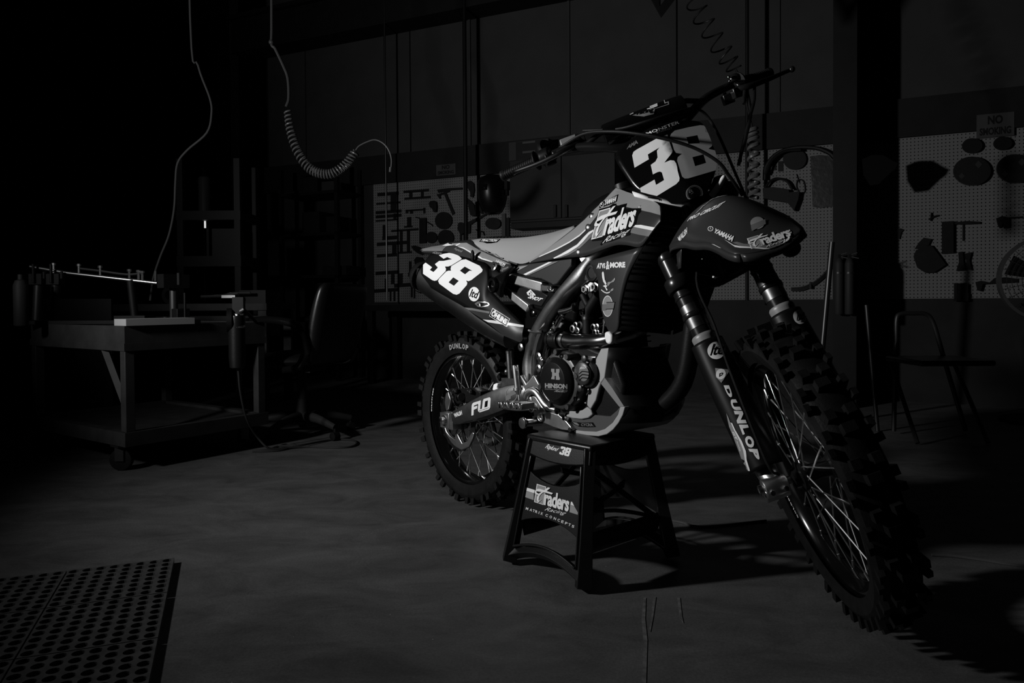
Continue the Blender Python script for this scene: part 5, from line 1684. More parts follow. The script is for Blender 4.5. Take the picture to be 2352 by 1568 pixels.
# ---------------------------------------------------------------- things on and by the back wall
N1 = lambda p: crop(850, 400, .14031, p)
N2 = lambda p: crop(850, 600, .10204, p)
N3 = lambda p: crop(0, 560, .17857, p)
N4 = lambda p: crop(1860, 500, .22958, p)
N6 = lambda p: crop(1140, 290, .17223, p)
R6 = lambda p: crop(1640, 0, .31885, p)
R7 = lambda p: crop(1680, 260, .31894, p)
mat('tool_dark', .0025, .6, var=.3, scale=15)
mat('tool_steel', .02, .45, .5)
mat('tool_grey', .016, .6)
mat('cabinet_paint', .0075, .6, var=.1, scale=5)
mat('sign_white', .022, .6)
mat('cord_grey', .02, .5)
mat('cord_black', .004, .5)
mat('coil_hose', .05, .35)
mat('cart_paint', .020, .6, var=.25, scale=10)
mat('leather_black', .004, .36, spec=.35, bump=.15, bscale=80)
mat('shelf_metal', .003, .5)
mat('dark_stuff', .004, .6)
mat('bright_metal', .32, .5, .3)
mat('mat_rubber', .050, .55, var=.25, scale=40)
mat('pole_metal', .06, .4, .9)
mat('fan_ring', .03, .4)


def wp3(x, y, o):
    s, z = wpx(x, y, o)
    return wpt(s, o, z)


def wshape(px, o, th):
    """outline from photo pixels lying on a plane o off the wall, th thick"""
    return g_plate([wp3(x, y, o) for x, y in px], -WN * th)


def wrect(K, r, o=.03, th=.02):
    x0, y0, x1, y1 = r
    sl = .07 * (x1 - x0)
    return wshape(K([(x0, y0 + sl / 2), (x1, y0 - sl / 2), (x1, y1 - sl / 2), (x0, y1 + sl / 2)]), o, th)


PEGO = .020
pegs = [(wpx(862, 600)[0], wpx(1075, 600)[0], 'left pegboard sheet crowded with dark clamps and cutting discs'),
        (wpx(1075, 600)[0] + .004, wpx(1500, 600)[0], 'pegboard sheet behind the wall cabinet and the bike seat'),
        (wpx(1500, 600)[0] + .004, wpx(1950, 600)[0], 'pegboard sheet behind the front fork, hung with hose and a clear bag'),
        (wpx(1950, 600)[0] + .004, SR - .05, 'right pegboard sheet under the NO SMOKING sign')]
for a, b, lab in pegs:
    o = mk('pegboard', g_box(((b - a) / 2 * 0, 0, .61), (b - a - .002, .006, 1.215)), 'pegboard', recenter=False)
    o.matrix_world = Matrix.Translation(Vector(wpt((a + b) / 2, PEGO, Z_BAND0 - 1.22))) @ Matrix([list(r) for r in WR]).to_4x4()
    tag(o, lab, 'pegboard', 'pegboard sheets on the back wall')


def witem(name, gs, m, label, cat, group=None):
    return tag(mk(name, gs, m, bevel=.0), label, cat, group)


def disc_px(c, rx, ry, o=.045, th=.02, n=24):
    return wshape([(c[0] + rx * math.cos(2 * PI * i / n), c[1] + ry * math.sin(2 * PI * i / n)) for i in range(n)], o, th)


witem('bar_clamp', [wrect(N1, r) for r in ((120, 295, 465, 350), (335, 340, 430, 610), (90, 590, 510, 640), (100, 458, 495, 486))], 'tool_dark', 'dark ladder-shaped clamp at the top left of the left pegboard', 'clamp', 'clamps on the left pegboard')
witem('bar_clamp', [wrect(N1, r) for r in ((90, 660, 510, 710), (90, 740, 460, 766), (380, 640, 430, 750))], 'tool_dark', 'dark two-bar clamp right under the ladder-shaped clamp', 'clamp', 'clamps on the left pegboard')
witem('bar_clamp', [wrect(N1, r) for r in ((545, 255, 960, 295), (560, 368, 990, 405), (640, 285, 690, 385), (830, 280, 875, 380))], 'tool_dark', 'wide dark clamp at the pegboard top beside the ladder-shaped clamp', 'clamp', 'clamps on the left pegboard')
witem('bar_clamp', [wrect(N1, r) for r in ((580, 572, 900, 602), (580, 580, 622, 642), (650, 590, 700, 646), (870, 548, 902, 642))], 'tool_dark', 'low three-legged clamp above the dark upright level', 'clamp', 'clamps on the left pegboard')
witem('bar_clamp', [wrect(N1, r) for r in ((345, 898, 790, 932), (485, 915, 530, 1282), (600, 905, 650, 1275), (450, 1266, 680, 1296))], 'tool_dark', 'tall table-shaped clamp left of the small cutting disc', 'clamp', 'clamps on the left pegboard')
witem('bar_clamp', [wrect(N1, r) for r in ((110, 1105, 600, 1160), (200, 1010, 435, 1072), (360, 1140, 430, 1310), (110, 1300, 435, 1352), (205, 830, 270, 1020))], 'tool_dark', 'dark clamp behind the thin upright pipe, left of the table-shaped clamp', 'clamp', 'clamps on the left pegboard')
witem('bar_clamp', [wrect(N2, r) for r in ((120, 215, 650, 295), (470, 280, 545, 515), (620, 270, 730, 500), (540, 485, 1150, 570))], 'tool_dark', 'stepped dark clamp on the pegboard left of the muffler', 'clamp', 'clamps on the left pegboard')
witem('bar_clamp', [wrect(N2, r) for r in ((90, 612, 650, 690), (440, 680, 475, 895), (525, 680, 565, 895), (330, 390, 360, 620))], 'tool_dark', 'lowest dark clamp on the left pegboard', 'clamp', 'clamps on the left pegboard')
witem('punch_tool', [wrect(N2, r) for r in ((915, 540, 955, 810), (978, 540, 1012, 830), (905, 540, 1020, 575))], 'tool_dark', 'two-pronged dark tool hanging left of the muffler tip', 'tool')
witem('wrench', [wrect(N2, (875, 0, 930, 340)), wrect(N2, (855, 250, 950, 340))], 'tool_dark', 'dark wrench hanging behind the muffler end cap', 'wrench')
witem('hole_saw', [wrect(N1, (605, 700, 672, 862)), wrect(N1, (555, 845, 692, 872))], 'tool_dark', 'small anvil-shaped tool left of the dark upright level', 'tool')
witem('t_handle_tool', [wshape(N1([(1100, 250), (1300, 225), (1500, 215), (1500, 248), (1320, 262), (1110, 298)]), .05, .02)], 'tool_dark', 'dark rod at the pegboard top above the large discs', 'tool')
witem('digging_hammer', [wshape(N1([(1085, 320), (1110, 325), (1290, 265), (1300, 285), (1150, 345), (1150, 400), (1130, 400)]), .04, .02), wshape(N1([(1205, 315), (1245, 305), (1385, 640), (1345, 668)]), .04, .02)], 'tool_dark', 'long-handled hammer slanting down beside the two large discs', 'hammer')
witem('work_gloves', wshape(N1([(960, 470), (985, 440), (1040, 430), (1075, 450), (1085, 530), (1075, 615), (1040, 620), (1010, 560), (975, 540)]), .06, .035), 'tool_dark', 'dark work gloves hung above the topmost cutting disc', 'gloves')
for c, r, lab in (((1200, 758), 143, 'topmost large dark cutting disc on the left pegboard'), ((1000, 1035), 95, 'small dark cutting disc between the upright level and a larger disc'), ((1235, 1042), 135, 'large dark cutting disc low on the pegboard above the fender')):
    cx, cy = N1([c])[0]
    d_ = disc_px((cx, cy), r * .14031 * .97, r * .14031)
    witem('cutting_disc', d_, 'tool_dark', lab, 'disc', 'cutting discs on the left pegboard')
witem('spirit_level', wrect(N1, (805, 715, 912, 1130), .05, .03), 'tool_dark', 'dark upright level hanging left of the cutting discs', 'level')
witem('cable_clip', [g_tube([wp3(*q, .03) for q in N1([(750, 705), (805, 720), (910, 770), (1000, 820), (1030, 850)])], .006, 6)], 'tool_dark', 'thin wire hook sticking out behind the upright level', 'hook')
witem('pipe_pliers', wshape(N1([(670, 1180), (720, 1165), (800, 1190), (880, 1260), (890, 1300), (840, 1320), (770, 1290), (700, 1230)]), .05, .03), 'tool_dark', 'dark pliers behind the tip of the rear fender', 'pliers')
witem('sanding_pad', wshape(N1([(720, 1400), (760, 1350), (840, 1360), (880, 1420), (860, 1490), (780, 1510), (730, 1470)]), .05, .03), 'tool_dark', 'round dark pad hanging behind the muffler cap', 'pad')
# welding helmet: domed shell with window and side knobs
hc = N1([(1955, 330)])[0]
s0, z0 = wpx(hc[0], hc[1], .12)
hw_, hh_ = .16, .31
rows = []
for v, w_, d_ in ((-.30, .055, .06), (-.27, .085, .10), (-.18, .115, .15), (-.05, .135, .18), (.08, .142, .19), (.20, .140, .18), (.27, .120, .15), (.31, .07, .09)):
    rows.append([wpt(s0 + w_ * math.sin(a), .035 + d_ * math.cos(a), z0 + v * .60) for a in np.linspace(-PI / 2, PI / 2, 15)])
helm = empty('welding_helmet', tuple(wpt(s0, .04, z0 - .18)))
hl = Vector(helm.location)


def put(o):
    o.parent = helm
    o.location = o.location - hl
    return o


put(mk('shell', g_grid(rows), 'leather_black', solid=.004, recenter=False))
put(mk('visor_window', g_box(wpt(s0 - .015, .222, z0 + .055), (.09, .008, .055), WR), 'black_gloss', recenter=False, bevel=.003))
put(mk('head_band', [g_box(wpt(s0 + .155, .06, z0 + .08), (.03, .06, .08), WR), g_box(wpt(s0 + .15, .05, z0 + .02), (.02, .03, .06), WR)], 'tool_dark', recenter=False))
tag(helm, 'black welding helmet with a small window hung beside the wall cabinet', 'helmet')
witem('caulk_gun', wshape(N1([(1590, 120), (1640, 105), (1695, 150), (1705, 260), (1680, 380), (1640, 370), (1640, 300), (1600, 230)]), .05, .03), 'tool_dark', 'dark grip-shaped tool left of the welding helmet window', 'tool')
witem('side_cutters', [wshape(N1([(1590, 400), (1640, 430), (1700, 500), (1720, 660), (1690, 690), (1640, 670), (1610, 540)]), .05, .02)], 'tool_dark', 'dark cutters under the grip-shaped tool', 'cutters')
witem('side_cutters', [wshape(N1([(1720, 450), (1770, 440), (1790, 500), (1850, 640), (1820, 650), (1770, 560), (1760, 690), (1715, 690)]), .05, .02)], 'tool_dark', 'dark cutters with spread handles below the welding helmet', 'cutters')
witem('wire_brush', [wshape(N1([(1440, 800), (1480, 785), (1545, 800), (1545, 960), (1480, 990), (1430, 900)]), .07, .04), wshape(N1([(1545, 810), (1890, 640), (1915, 655), (1640, 825), (1635, 965), (1560, 985), (1545, 960)]), .05, .025), wrect(N1, (1470, 960, 1505, 1140)), wrect(N1, (1525, 960, 1558, 1140))], 'tool_dark', 'dark brush with a long slanting handle above the fender', 'brush')
oc_ = N1([(2008, 806)])[0]
witem('tape_measure', disc_px(oc_, 17.5, 13.5, .06, .04), 'tool_dark', 'oval dark case hanging under the welding helmet', 'case')
witem('bottle_brush', [wrect(N1, (2155, 640, 2212, 1070), .05, .03)], 'tool_steel', 'long steel tube hanging beside the cabinet corner', 'tube')
witem('bottle_brush', [wrect(N1, (2230, 710, 2276, 1070), .05, .03)], 'tool_dark', 'long black tube hanging against the cabinet corner', 'tube')
witem('wall_hook', [g_tube([wp3(*q, .04) for q in N1([(1735, 905), (1780, 935), (1840, 940), (1870, 1000)])], .006, 6), g_tube([wp3(*q, .04) for q in N1([(1800, 935), (1790, 1060)])], .006, 6)], 'tool_dark', 'thin forked hook above the seat', 'hook')

# wall cabinet with two doors, its foot rail and the speaker on top
CO = .30
sa, zb = wpx(1170, 512, CO)
sb, _ = wpx(1414, 440, CO)
_, zt_ = wpx(1172, 368, CO)
cab_body = mk('body', wbox(sa, sb, .028, CO - .02, zb, zt_), 'cabinet_paint', bevel=.004, recenter=False)
parts = [cab_body]
sm = wpx(*N6([(868, 1000)])[0], CO)[0]
for a, b, hx in ((sa + .006, sm - .003, 780), (sm + .003, sb - .006, 932)):
    d_ = mk('door', wbox(a, b, CO - .019, CO, zb + .02, zt_ - .006), 'cabinet_paint', bevel=.003, recenter=False)
    parts.append(d_)
    h0, h1 = wpx(*N6([(hx, 1210)])[0], CO + .02), wpx(*N6([(hx, 1045)])[0], CO + .02)
    h_ = mk('handle', [wbox(h0[0] - .012, h0[0] + .012, CO + .008, CO + .022, h0[1], h1[1])], 'tool_dark', bevel=.003, recenter=False)
    h_.parent = d_
parts.append(mk('bottom_shelf', wbox(sa, sb, .028, CO - .03, zb - .05, zb - .001), 'tool_dark', recenter=False))
cabinet = under('wall_cabinet', tuple(wpt((sa + sb) / 2, .15, zb - .05)), parts)
tag(cabinet, 'two-door grey wall cabinet with black handles behind the bike', 'cabinet')
r0, zr0 = wpx(*N6([(155, 418)])[0], .25)
r1, zr1 = wpx(*N6([(690, 150)])[0], .25)
zr0 = zt_ + .001
rp = [mk('body', wbox(r0, r1, .05, .24, zr0, zr1), 'tool_grey', bevel=.006, recenter=False)]
f0_, _ = wpx(*N6([(258, 300)])[0], .25)
f1_, _ = wpx(*N6([(612, 300)])[0], .25)
rp.append(mk('front_panel', wbox(f0_, f1_, .241, .247, zr0 + .01, zr1 - .01), 'tool_dark', recenter=False))
for yy in (212, 340):
    a = wpx(*N6([(350, yy + 22)])[0], .25)
    b = wpx(*N6([(520, yy - 22)])[0], .25)
    rp.append(mk('slot', wbox(a[0], b[0], .248, .252, min(a[1], b[1]), max(a[1], b[1])), 'sign_white', recenter=False))
radio = under('radio', tuple(wpt((r0 + r1) / 2, .15, zr0)), rp)
tag(radio, 'pale radio with two light slots standing on the wall cabinet', 'radio')


def wall_sign(quad, lines, label, ink):
    a, b = wpx(*quad[0], .052), wpx(*quad[1], .052)
    s0_, s1_ = min(a[0], b[0]), max(a[0], b[0])
    za, zb_ = min(a[1], b[1]), max(a[1], b[1])
    g = wbox(s0_, s1_, .0455, .051, za, zb_)
    o = mk('sign', g, 'sign_white', recenter=True)
    for txt, (v0, v1, u0, u1) in lines:
        V, F = text2d(txt, .04)
        P = [wpt(s0_ + (u0 + (u1 - u0) * u) * (s1_ - s0_), .0518, za + (v0 + (v1 - v0) * v) * (zb_ - za)) for u, v in V]
        t = mk('lettering', (P, F), ink, recenter=False)
        t.parent = o
        t.location = t.location - o.location
    return tag(o, label, 'sign', 'NO SMOKING signs')


wall_sign(((2243, 318), (2330, 256)), (('NO', (.55, .92, .30, .70)), ('SMOKING', (.10, .42, .08, .92))), 'NO SMOKING sign above the right pegboard', 'tool_dark')
wall_sign(((1002, 404), (1046, 375)), (('NO', (.55, .92, .30, .70)), ('SMOKING', (.10, .42, .08, .92))), 'small NO SMOKING sign on the band above the left pegboard', 'tool_dark')

# steel column with extinguishers
c0, _ = wpx(1913, 400, .55)
c1, _ = wpx(1968, 400, .55)
col_ = struct(mk('trim_3', [wbox(c0, c1, .53, .55, 0, 4.6), wbox(c0, c1, .10, .12, 0, 4.6), wbox((c0 + c1) / 2 - .008, (c0 + c1) / 2 + .008, .12, .53, 0, 4.6)], 'steel_painted'))
for x, lab in ((1927, 'left of two fire extinguishers on the steel column'), (1951, 'right of two fire extinguishers on the steel column')):
    s_, zt2 = wpx(x, 592, .64)
    _, zb2 = wpx(x, 722, .64)
    b0 = wpt(s_, .625, zb2)
    body = mk('body', g_lathe([(.026, 0), (.031, .008), (.031, zt2 - zb2 - .04), (.022, zt2 - zb2 - .01), (.012, zt2 - zb2)], b0, (0, 0, 1), 20), 'tool_grey', recenter=False)
    strap = mk('strap', g_lathe([(.0315, 0), (.0325, 0), (.0325, .012), (.0315, .012)], b0 + A(0, 0, (zt2 - zb2) * .72), (0, 0, 1), 20), 'tool_steel', recenter=False)
    hd = mk('lever', [g_box(b0 + A(0, 0, zt2 - zb2 + .012), (.02, .02, .025)), g_tube([b0 + A(0, 0, zt2 - zb2 + .02), b0 + WE * .05 + A(0, 0, zt2 - zb2 + .035)], .005, 6, 1), g_tube([b0 + A(0, 0, zt2 - zb2 + .012), b0 + WE * .06 + A(0, 0, zt2 - zb2 - .005)], .005, 6, 1)], 'tool_steel', recenter=False)
    br_ = mk('bracket', wbox(s_ - .015, s_ + .015, .5501, .60, zb2 + .1, zb2 + .2), 'tool_dark', recenter=False)
    e = under('fire_extinguisher', tuple(b0), [body, strap, hd, br_])
    tag(e, lab, 'extinguisher', 'fire extinguishers on the column')
witem('clamp_lamp', [wshape(R7([(940, 330), (1010, 300), (1090, 300), (1165, 345), (1200, 360), (1180, 400), (1140, 430), (1060, 510), (1000, 520), (950, 440)]), .62, .06)], 'black_matte', 'dark clamp lamp sticking out from the right of the steel column', 'lamp')  # flat black stands in for the column's shadow falling on it
# hose loops, disc, bag and small things left of the column
witem('hose_loops', [g_tube([wp3(*q, .076) for q in R7([(238, 480), (250, 380), (330, 290), (450, 250), (600, 250), (700, 285), (738, 320)])], .016, 8), g_tube([wp3(*q, .10) for q in R7([(245, 440), (290, 340), (380, 275), (500, 262)])], .012, 8)], 'cord_black', 'black hose looped over the pegboard right of the fender coil', 'hose')
dc = R7([(455, 330)])[0]
witem('cutting_disc', [disc_px(dc, 27, 24, .054, .02)], 'tool_dark', 'round dark disc under the black hose loop', 'disc')
witem('socket_block', [wrect(R7, (293, 345, 322, 410)), wrect(R7, (336, 345, 372, 418))], 'tool_dark', 'pair of small dark blocks left of the disc under the hose loop', 'block')
mat('clear_bag', .014, .25, bump=1.0, bscale=22, spec=.6)
witem('plastic_bag', wshape(R7([(568, 310), (640, 300), (735, 310), (735, 668), (640, 680), (585, 672)]), .05, .025), 'clear_bag', 'crinkled plastic bag hanging beside the steel column', 'bag')
witem('wire_ring', [g_tube([wp3(*q, .03) for q in R7([(480, 480), (520, 490), (530, 560), (500, 580), (470, 530)])], .005, 6, 4, closed=True), g_tube([wp3(*q, .03) for q in R7([(470, 440), (490, 500)])], .004, 6)], 'tool_dark', 'thin twisted wire ring on the pegboard above the fender', 'wire')
witem('tool_pouch', [wshape(R7([(225, 540), (300, 530), (410, 548), (415, 570), (490, 560), (480, 620), (450, 700), (400, 640), (300, 625), (230, 610)]), .10, .06), g_tube([wp3(*q, .07) for q in R7([(240, 540), (280, 490), (330, 470), (400, 490), (440, 550)])], .010, 8)], 'tool_dark', 'dark tool pouch with a ring handle above the front fender', 'pouch')
witem('cable_loops', [g_tube([wp3(*q, .045 + .01 * i) for q in R7([(430, 1275 - 8 * i), (520, 1270 - 10 * i), (620, 1220 - 10 * i), (700, 1140 - 12 * i), (735, 1050 - 10 * i)])], .006, 6) for i in range(3)] + [wrect(R7, (560, 1215, 575, 1262), .075, .06)], 'cord_black', 'thin black cables sagging across the pegboard left of the column', 'cable')
# right pegboard
for c, rx, ry, lab, g_ in (((1735, 232), 23, 17, 'small dark oval disc under the NO SMOKING sign, left of its pair', 0), ((1955, 215), 21, 15, 'small dark oval disc under the right end of the NO SMOKING sign', 0), ((1733, 415), 43, 33, 'large dark disc with pale patches on the right pegboard', 1), ((2045, 398), 43, 33, 'large dark disc cut by the right edge of the photo', 1)):
    cx, cy = R7([c])[0]
    o = mk('backing_disc', disc_px((cx, cy), rx, ry, .06, .03, 32), 'leather_black' if g_ else 'tool_dark')
    if g_:
        for dx, dy, w2, h2 in ((-.55, .35, .35, .22), (.35, -.45, .4, .28)):
            q_ = mk('pale_patch', wshape([(cx + rx * dx - rx * w2 / 2, cy + ry * dy), (cx + rx * dx, cy + ry * dy - ry * h2), (cx + rx * dx + rx * w2 / 2, cy + ry * dy), (cx + rx * dx, cy + ry * dy + ry * h2)], .064, .0035), 'tool_grey', recenter=False)
            q_.parent = o
            q_.location = q_.location - o.location
    tag(o, lab, 'disc', 'discs on the right pegboard')
witem('wall_hook', [g_tube([wp3(*q, .04) for q in R7([(1420, 765), (1450, 748), (1490, 735)])], .006, 6), g_tube([wp3(*q, .04) for q in R7([(1440, 715), (1435, 775)])], .005, 6)], 'tool_dark', 'thin hook alone in the middle of the right pegboard', 'hook')
witem('aviation_snips', wshape(R7([(1180, 835), (1215, 828), (1240, 838), (1222, 860), (1212, 905), (1198, 900), (1195, 860)]), .04, .02), 'tool_dark', 'small dark snips near the curved shadow on the right pegboard', 'snips')
witem('dust_pan', [wshape(R7([(1312, 1030), (1330, 985), (1390, 960), (1440, 950), (1480, 1000), (1545, 1090), (1460, 1145), (1400, 1148), (1340, 1110)]), .06, .04), wshape(R7([(1320, 975), (1350, 930), (1385, 895), (1440, 905), (1420, 950), (1360, 975)]), .05, .03)], 'tool_dark', 'dark half-round pan low on the right pegboard', 'pan')
witem('torpedo_level', wrect(R7, (1518, 778, 1600, 1008), .06, .04), 'tool_dark', 'upright dark box right of the half-round pan', 'box')
witem('tap_wrench', [wshape(R7([(1600, 785), (1700, 775), (1790, 780), (1790, 795), (1700, 800), (1610, 800)]), .05, .02), wrect(R7, (1664, 795, 1680, 918))], 'tool_dark', 'dark T-shaped wrench beside the upright dark box', 'wrench')
witem('bit_holder', [wshape(R7([(1910, 755), (1950, 740), (2000, 752), (2000, 825), (1965, 828), (1960, 790), (1935, 825), (1920, 800)]), .05, .03), wrect(R7, (2000, 745, 2100, 758))], 'tool_dark', 'forked dark tool near the right edge of the pegboard', 'tool')
witem('wrench_bundle', [wshape(R7([(1635, 1000), (1665, 995), (1672, 1070), (1685, 1130), (1620, 1135), (1640, 1070)]), .05, .02)], 'tool_dark', 'bundle of dark wrenches below the upright dark box', 'wrenches')
witem('wrench_bundle', [wshape(R7([(1680, 1010), (1730, 1000), (1715, 1060), (1730, 1130), (1690, 1120), (1692, 1060)]), .05, .02)], 'tool_dark', 'single dark wrench right of the wrench bundle', 'wrench')
witem('file_rack', [wrect(R7, (1605, 1222 + 4 * i, 1605 + 22, 1352), .06, .03) if i == 0 else wrect(R7, (1605 + 26 * i, 1222 + (6 if i % 2 else 0), 1605 + 26 * i + 22, 1352), .06, .03) for i in range(4)] + [wrect(R7, (1603, 1300, 1708, 1330), .064, .01)], 'tool_dark', 'row of short dark files at the bottom of the right pegboard', 'files')
witem('pipe_wrench', [wshape(R7([(1760, 1215), (1800, 1205), (1860, 1220), (1900, 1185), (1980, 1180), (2050, 1190), (2050, 1215), (1930, 1222), (1810, 1230), (1795, 1280), (1775, 1275)]), .06, .03)], 'tool_dark', 'long dark handled tool reaching behind the fan', 'tool')
# pedestal fan at the right edge
fcx, fcy, fr = 2405, 640, 92
fp = plane_hit(fcx, fcy, (0, 1, 0), 4.6)
fr_m = fr * 4.6 / FPX
fdir = A(-.35, -.94, 0)
fparts = [mk('ring', g_ring([(fr_m, -.03), (fr_m + .018, -.03), (fr_m + .018, .03), (fr_m, .03)], fp, fdir, 40), 'fan_ring', recenter=False)]
cage = []
for k in range(1, 9):
    cage.append(g_ring([(fr_m * k / 9, .028), (fr_m * k / 9 + .003, .028), (fr_m * k / 9 + .003, .031), (fr_m * k / 9, .031)], fp, fdir, 32))
side_ = np.cross(fdir, A(0, 0, 1))
for k in range(12):
    a = PI * k / 12
    v_ = math.cos(a) * side_ + math.sin(a) * A(0, 0, 1)
    cage.append(g_cyl(fp + fdir * .03 - v_ * fr_m, fp + fdir * .03 + v_ * fr_m, .0018, n=5))
fparts.append(mk('cage', cage, 'tool_steel', recenter=False))
for k in range(4):
    a = PI / 2 * k + .4
    v_ = math.cos(a) * side_ + math.sin(a) * A(0, 0, 1)
    u_ = -math.sin(a) * side_ + math.cos(a) * A(0, 0, 1)
    fparts.append(mk('blade', g_plate([fp + v_ * .03 - u_ * .02, fp + v_ * fr_m * .9 - u_ * .06 + fdir * .01, fp + v_ * fr_m * .88 + u_ * .07 - fdir * .01, fp + v_ * .03 + u_ * .03], fdir * .003), 'tool_dark', recenter=False))
fparts.append(mk('motor', g_lathe([(.05, -.14), (.06, -.1), (.06, -.02), (.04, .02)], fp, fdir, 20), 'tool_dark', recenter=False))
fparts.append(mk('stand', [g_tube([fp - fdir * .1 + A(0, 0, -.03), A(fp[0] + .03, fp[1] + .1, .05)], .02, 10, 1), g_lathe([(.22, 0), (.22, .02), (.05, .05)], A(fp[0] + .03, fp[1] + .1, 0), (0, 0, 1), 28)], 'tool_dark', recenter=False))
tag(under('pedestal_fan', (fp[0] + .03, fp[1] + .1, 0), fparts), 'pedestal fan with a pale ring at the right edge of the photo', 'fan')
# tubular folding chair, leaning pole
tubep = [plane_hit(x, y, (0, 1, 0), 4.3) for x, y in N4([(860, 1330), (868, 1240), (870, 1010), (920, 960), (1040, 955), (1160, 962), (1230, 1040), (1300, 1260), (1355, 1450)])]
tubep = [A(tubep[0][0] - .01, 4.3, .02)] + tubep + [A(tubep[-1][0] + .12, 4.3, .02)]
fc = [mk('back_frame', g_tube(tubep, .013, 10, 5), 'tool_steel', recenter=False)]
zs = .44
xm = (tubep[1][0] + tubep[-2][0]) / 2
fc.append(mk('seat', g_box((xm, 4.12, zs), (.40, .38, .03)), 'leather_black', bevel=.01, recenter=False))
for sx in (-.18, .18):
    fc.append(mk('leg', g_tube([A(xm + sx, 4.29, zs - .01), A(xm + sx * 1.05, 3.98, .01)], .012, 8, 1), 'tool_steel', recenter=False))
tag(under('folding_chair', (xm, 4.2, 0), fc), 'tubular steel chair frame in the dark right of the front wheel', 'chair')
lp = [plane_hit(x, y, (0, 1, 0), 4.6) for x, y in ((1911, 556), (1892, 765))]
d_ = lp[1] - lp[0]
lp.append(lp[0] + d_ * (lp[0][2] / -d_[2]) * .995)
witem('leaning_pole', [g_tube([lp[0], lp[2]], .017, 12, 1)], 'pole_metal', 'bare metal pole leaning against the steel column', 'pole')
lp = [plane_hit(x, y, (0, 1, 0), 4.4) for x, y in ((1990, 700), (1998, 790))]
d_ = lp[1] - lp[0]
witem('leaning_pole', [g_tube([lp[0], lp[0] + d_ * (lp[0][2] / -d_[2]) * .995], .012, 12, 1)], 'pole_metal', 'short shiny pole between the steel column and the chair frame', 'pole')
# cylinder tank standing in the dark behind the front wheel
g0 = ground(2330, 1020)
# ---- pipes and hoses hanging in front of the wall
def pole_at(x, ytop, ybot, o, r, name, label, cat, m='tool_steel'):
    a, b = wp3(x, ytop, o), wp3(x, ybot, o)
    b = A(a[0], a[1], b[2])
    return witem(name, [g_cyl(a, b, r, n=10)], m, label, cat)


a_ = wp3(883, 60, .30)
witem('drop_pipe', [g_cyl(A(a_[0], a_[1], 4.58), A(a_[0], a_[1], wp3(877, 690, .30)[2]), .010, n=10)], 'steel_dark', 'thin upright pipe in front of the left pegboard clamps', 'pipe')
a_ = wp3(1067, 100, .30)
witem('drop_pipe', [g_cyl(A(a_[0], a_[1], 4.58), A(a_[0], a_[1], .82), .019, n=10), g_box(A(a_[0], a_[1], .80), (.06, .06, .04))], 'steel_painted', 'thick dark upright pipe between the discs and the welding helmet', 'pipe')
a_ = wp3(1716, 100, .30)
witem('drop_pipe', [g_cyl(A(a_[0], a_[1], 4.58), A(a_[0], a_[1], wp3(1716, 690, .30)[2]), .015, n=10)], 'steel_painted', 'dark upright pipe behind the left handlebar grip', 'pipe')


def coil(pts, r, wire, turns, m):
    """helix around a smoothed path; r per point"""
    q = catmull([np.append(p_, rr) for p_, rr in zip(pts, r)], 24)
    P = [a[:3] for a in q]
    R_ = [a[3] for a in q]
    out = []
    u = A(1, 0, 0)
    n = len(P)
    for i in range(n - 1):
        t = P[i + 1] - P[i]
        t /= np.linalg.norm(t) + 1e-9
        u = u - (u @ t) * t
        u /= np.linalg.norm(u)
        v = np.cross(t, u)
        sub_ = max(2, int(turns * 10 / n) + 1)
        for j in range(sub_):
            f = (i + j / sub_) / (n - 1)
            p_ = P[i] * (1 - j / sub_) + P[i + 1] * (j / sub_)
            a = 2 * PI * turns * f
            out.append(p_ + R_[i] * (math.cos(a) * u + math.sin(a) * v))
    return g_tube(out, wire, 6, 1)


HD = 4.6
hp_ = lambda x, y, d=HD: plane_hit(x, y, (0, 1, 0), d)
hl1 = [hp_(626, -60), hp_(624, 0), hp_(623, 95), hp_(632, 112), hp_(650, 150), hp_(661, 180), hp_(663, 225), hp_(657, 245)]
cl1 = [hp_(661, 255), hp_(668, 300), hp_(683, 345), hp_(708, 383), hp_(735, 398), hp_(765, 398), hp_(795, 378), hp_(818, 348)]
tail = [hp_(817, 345), hp_(825, 335), hp_(845, 325), hp_(862, 321), hp_(880, 329), hp_(893, 345), hp_(899, 366), hp_(898, 388)]
hl1[0] = A(hl1[0][0], HD, 4.58)
ah = [mk('straight_hose', [g_tube(hl1, .009, 8, 4), g_ball(hp_(623, 97), .016)], 'cord_grey', recenter=False),
      mk('coil', coil(cl1, [.020, .024, .026, .027, .027, .027, .027, .024], .0055, 34, 'coil_hose'), 'coil_hose', recenter=False),
      mk('hose_end', [g_tube(tail, .0045, 8, 4), g_cyl(hp_(897, 384), hp_(896, 395), .008, n=8)], 'coil_hose', recenter=False)]
tag(under('air_hose', tuple(hl1[0]), ah), 'grey coiled air hose drooping from the ceiling over the shelves', 'hose')
HD2 = 4.0
cl2 = [plane_hit(x, y, (0, 1, 0), HD2) for x, y in ((1590, -30), (1600, 15), (1630, 70), (1665, 125), (1690, 160))]
cl2b = [plane_hit(x, y, (0, 1, 0), HD2) for x, y in ((1700, 180), (1715, 240), (1728, 295), (1731, 330), (1731, 400), (1733, 455))]
top2 = A(cl2[0][0] - .03, HD2, 4.58)
ah = [mk('straight_hose', g_tube([top2, cl2[0]], .006, 8, 1), 'cord_black', recenter=False),
      mk('coil', coil(cl2, [.04, .048, .048, .048, .04], .0045, 7, 'cord_black'), 'cord_black', recenter=False),
      mk('hose_run', g_tube([cl2[-1]] + cl2b[:3], .006, 8, 4), 'cord_black', recenter=False),
      mk('coil', coil(cl2b[2:], [.022, .024, .024, .024], .011, 9, 'coil_hose'), 'coil_hose', recenter=False)]
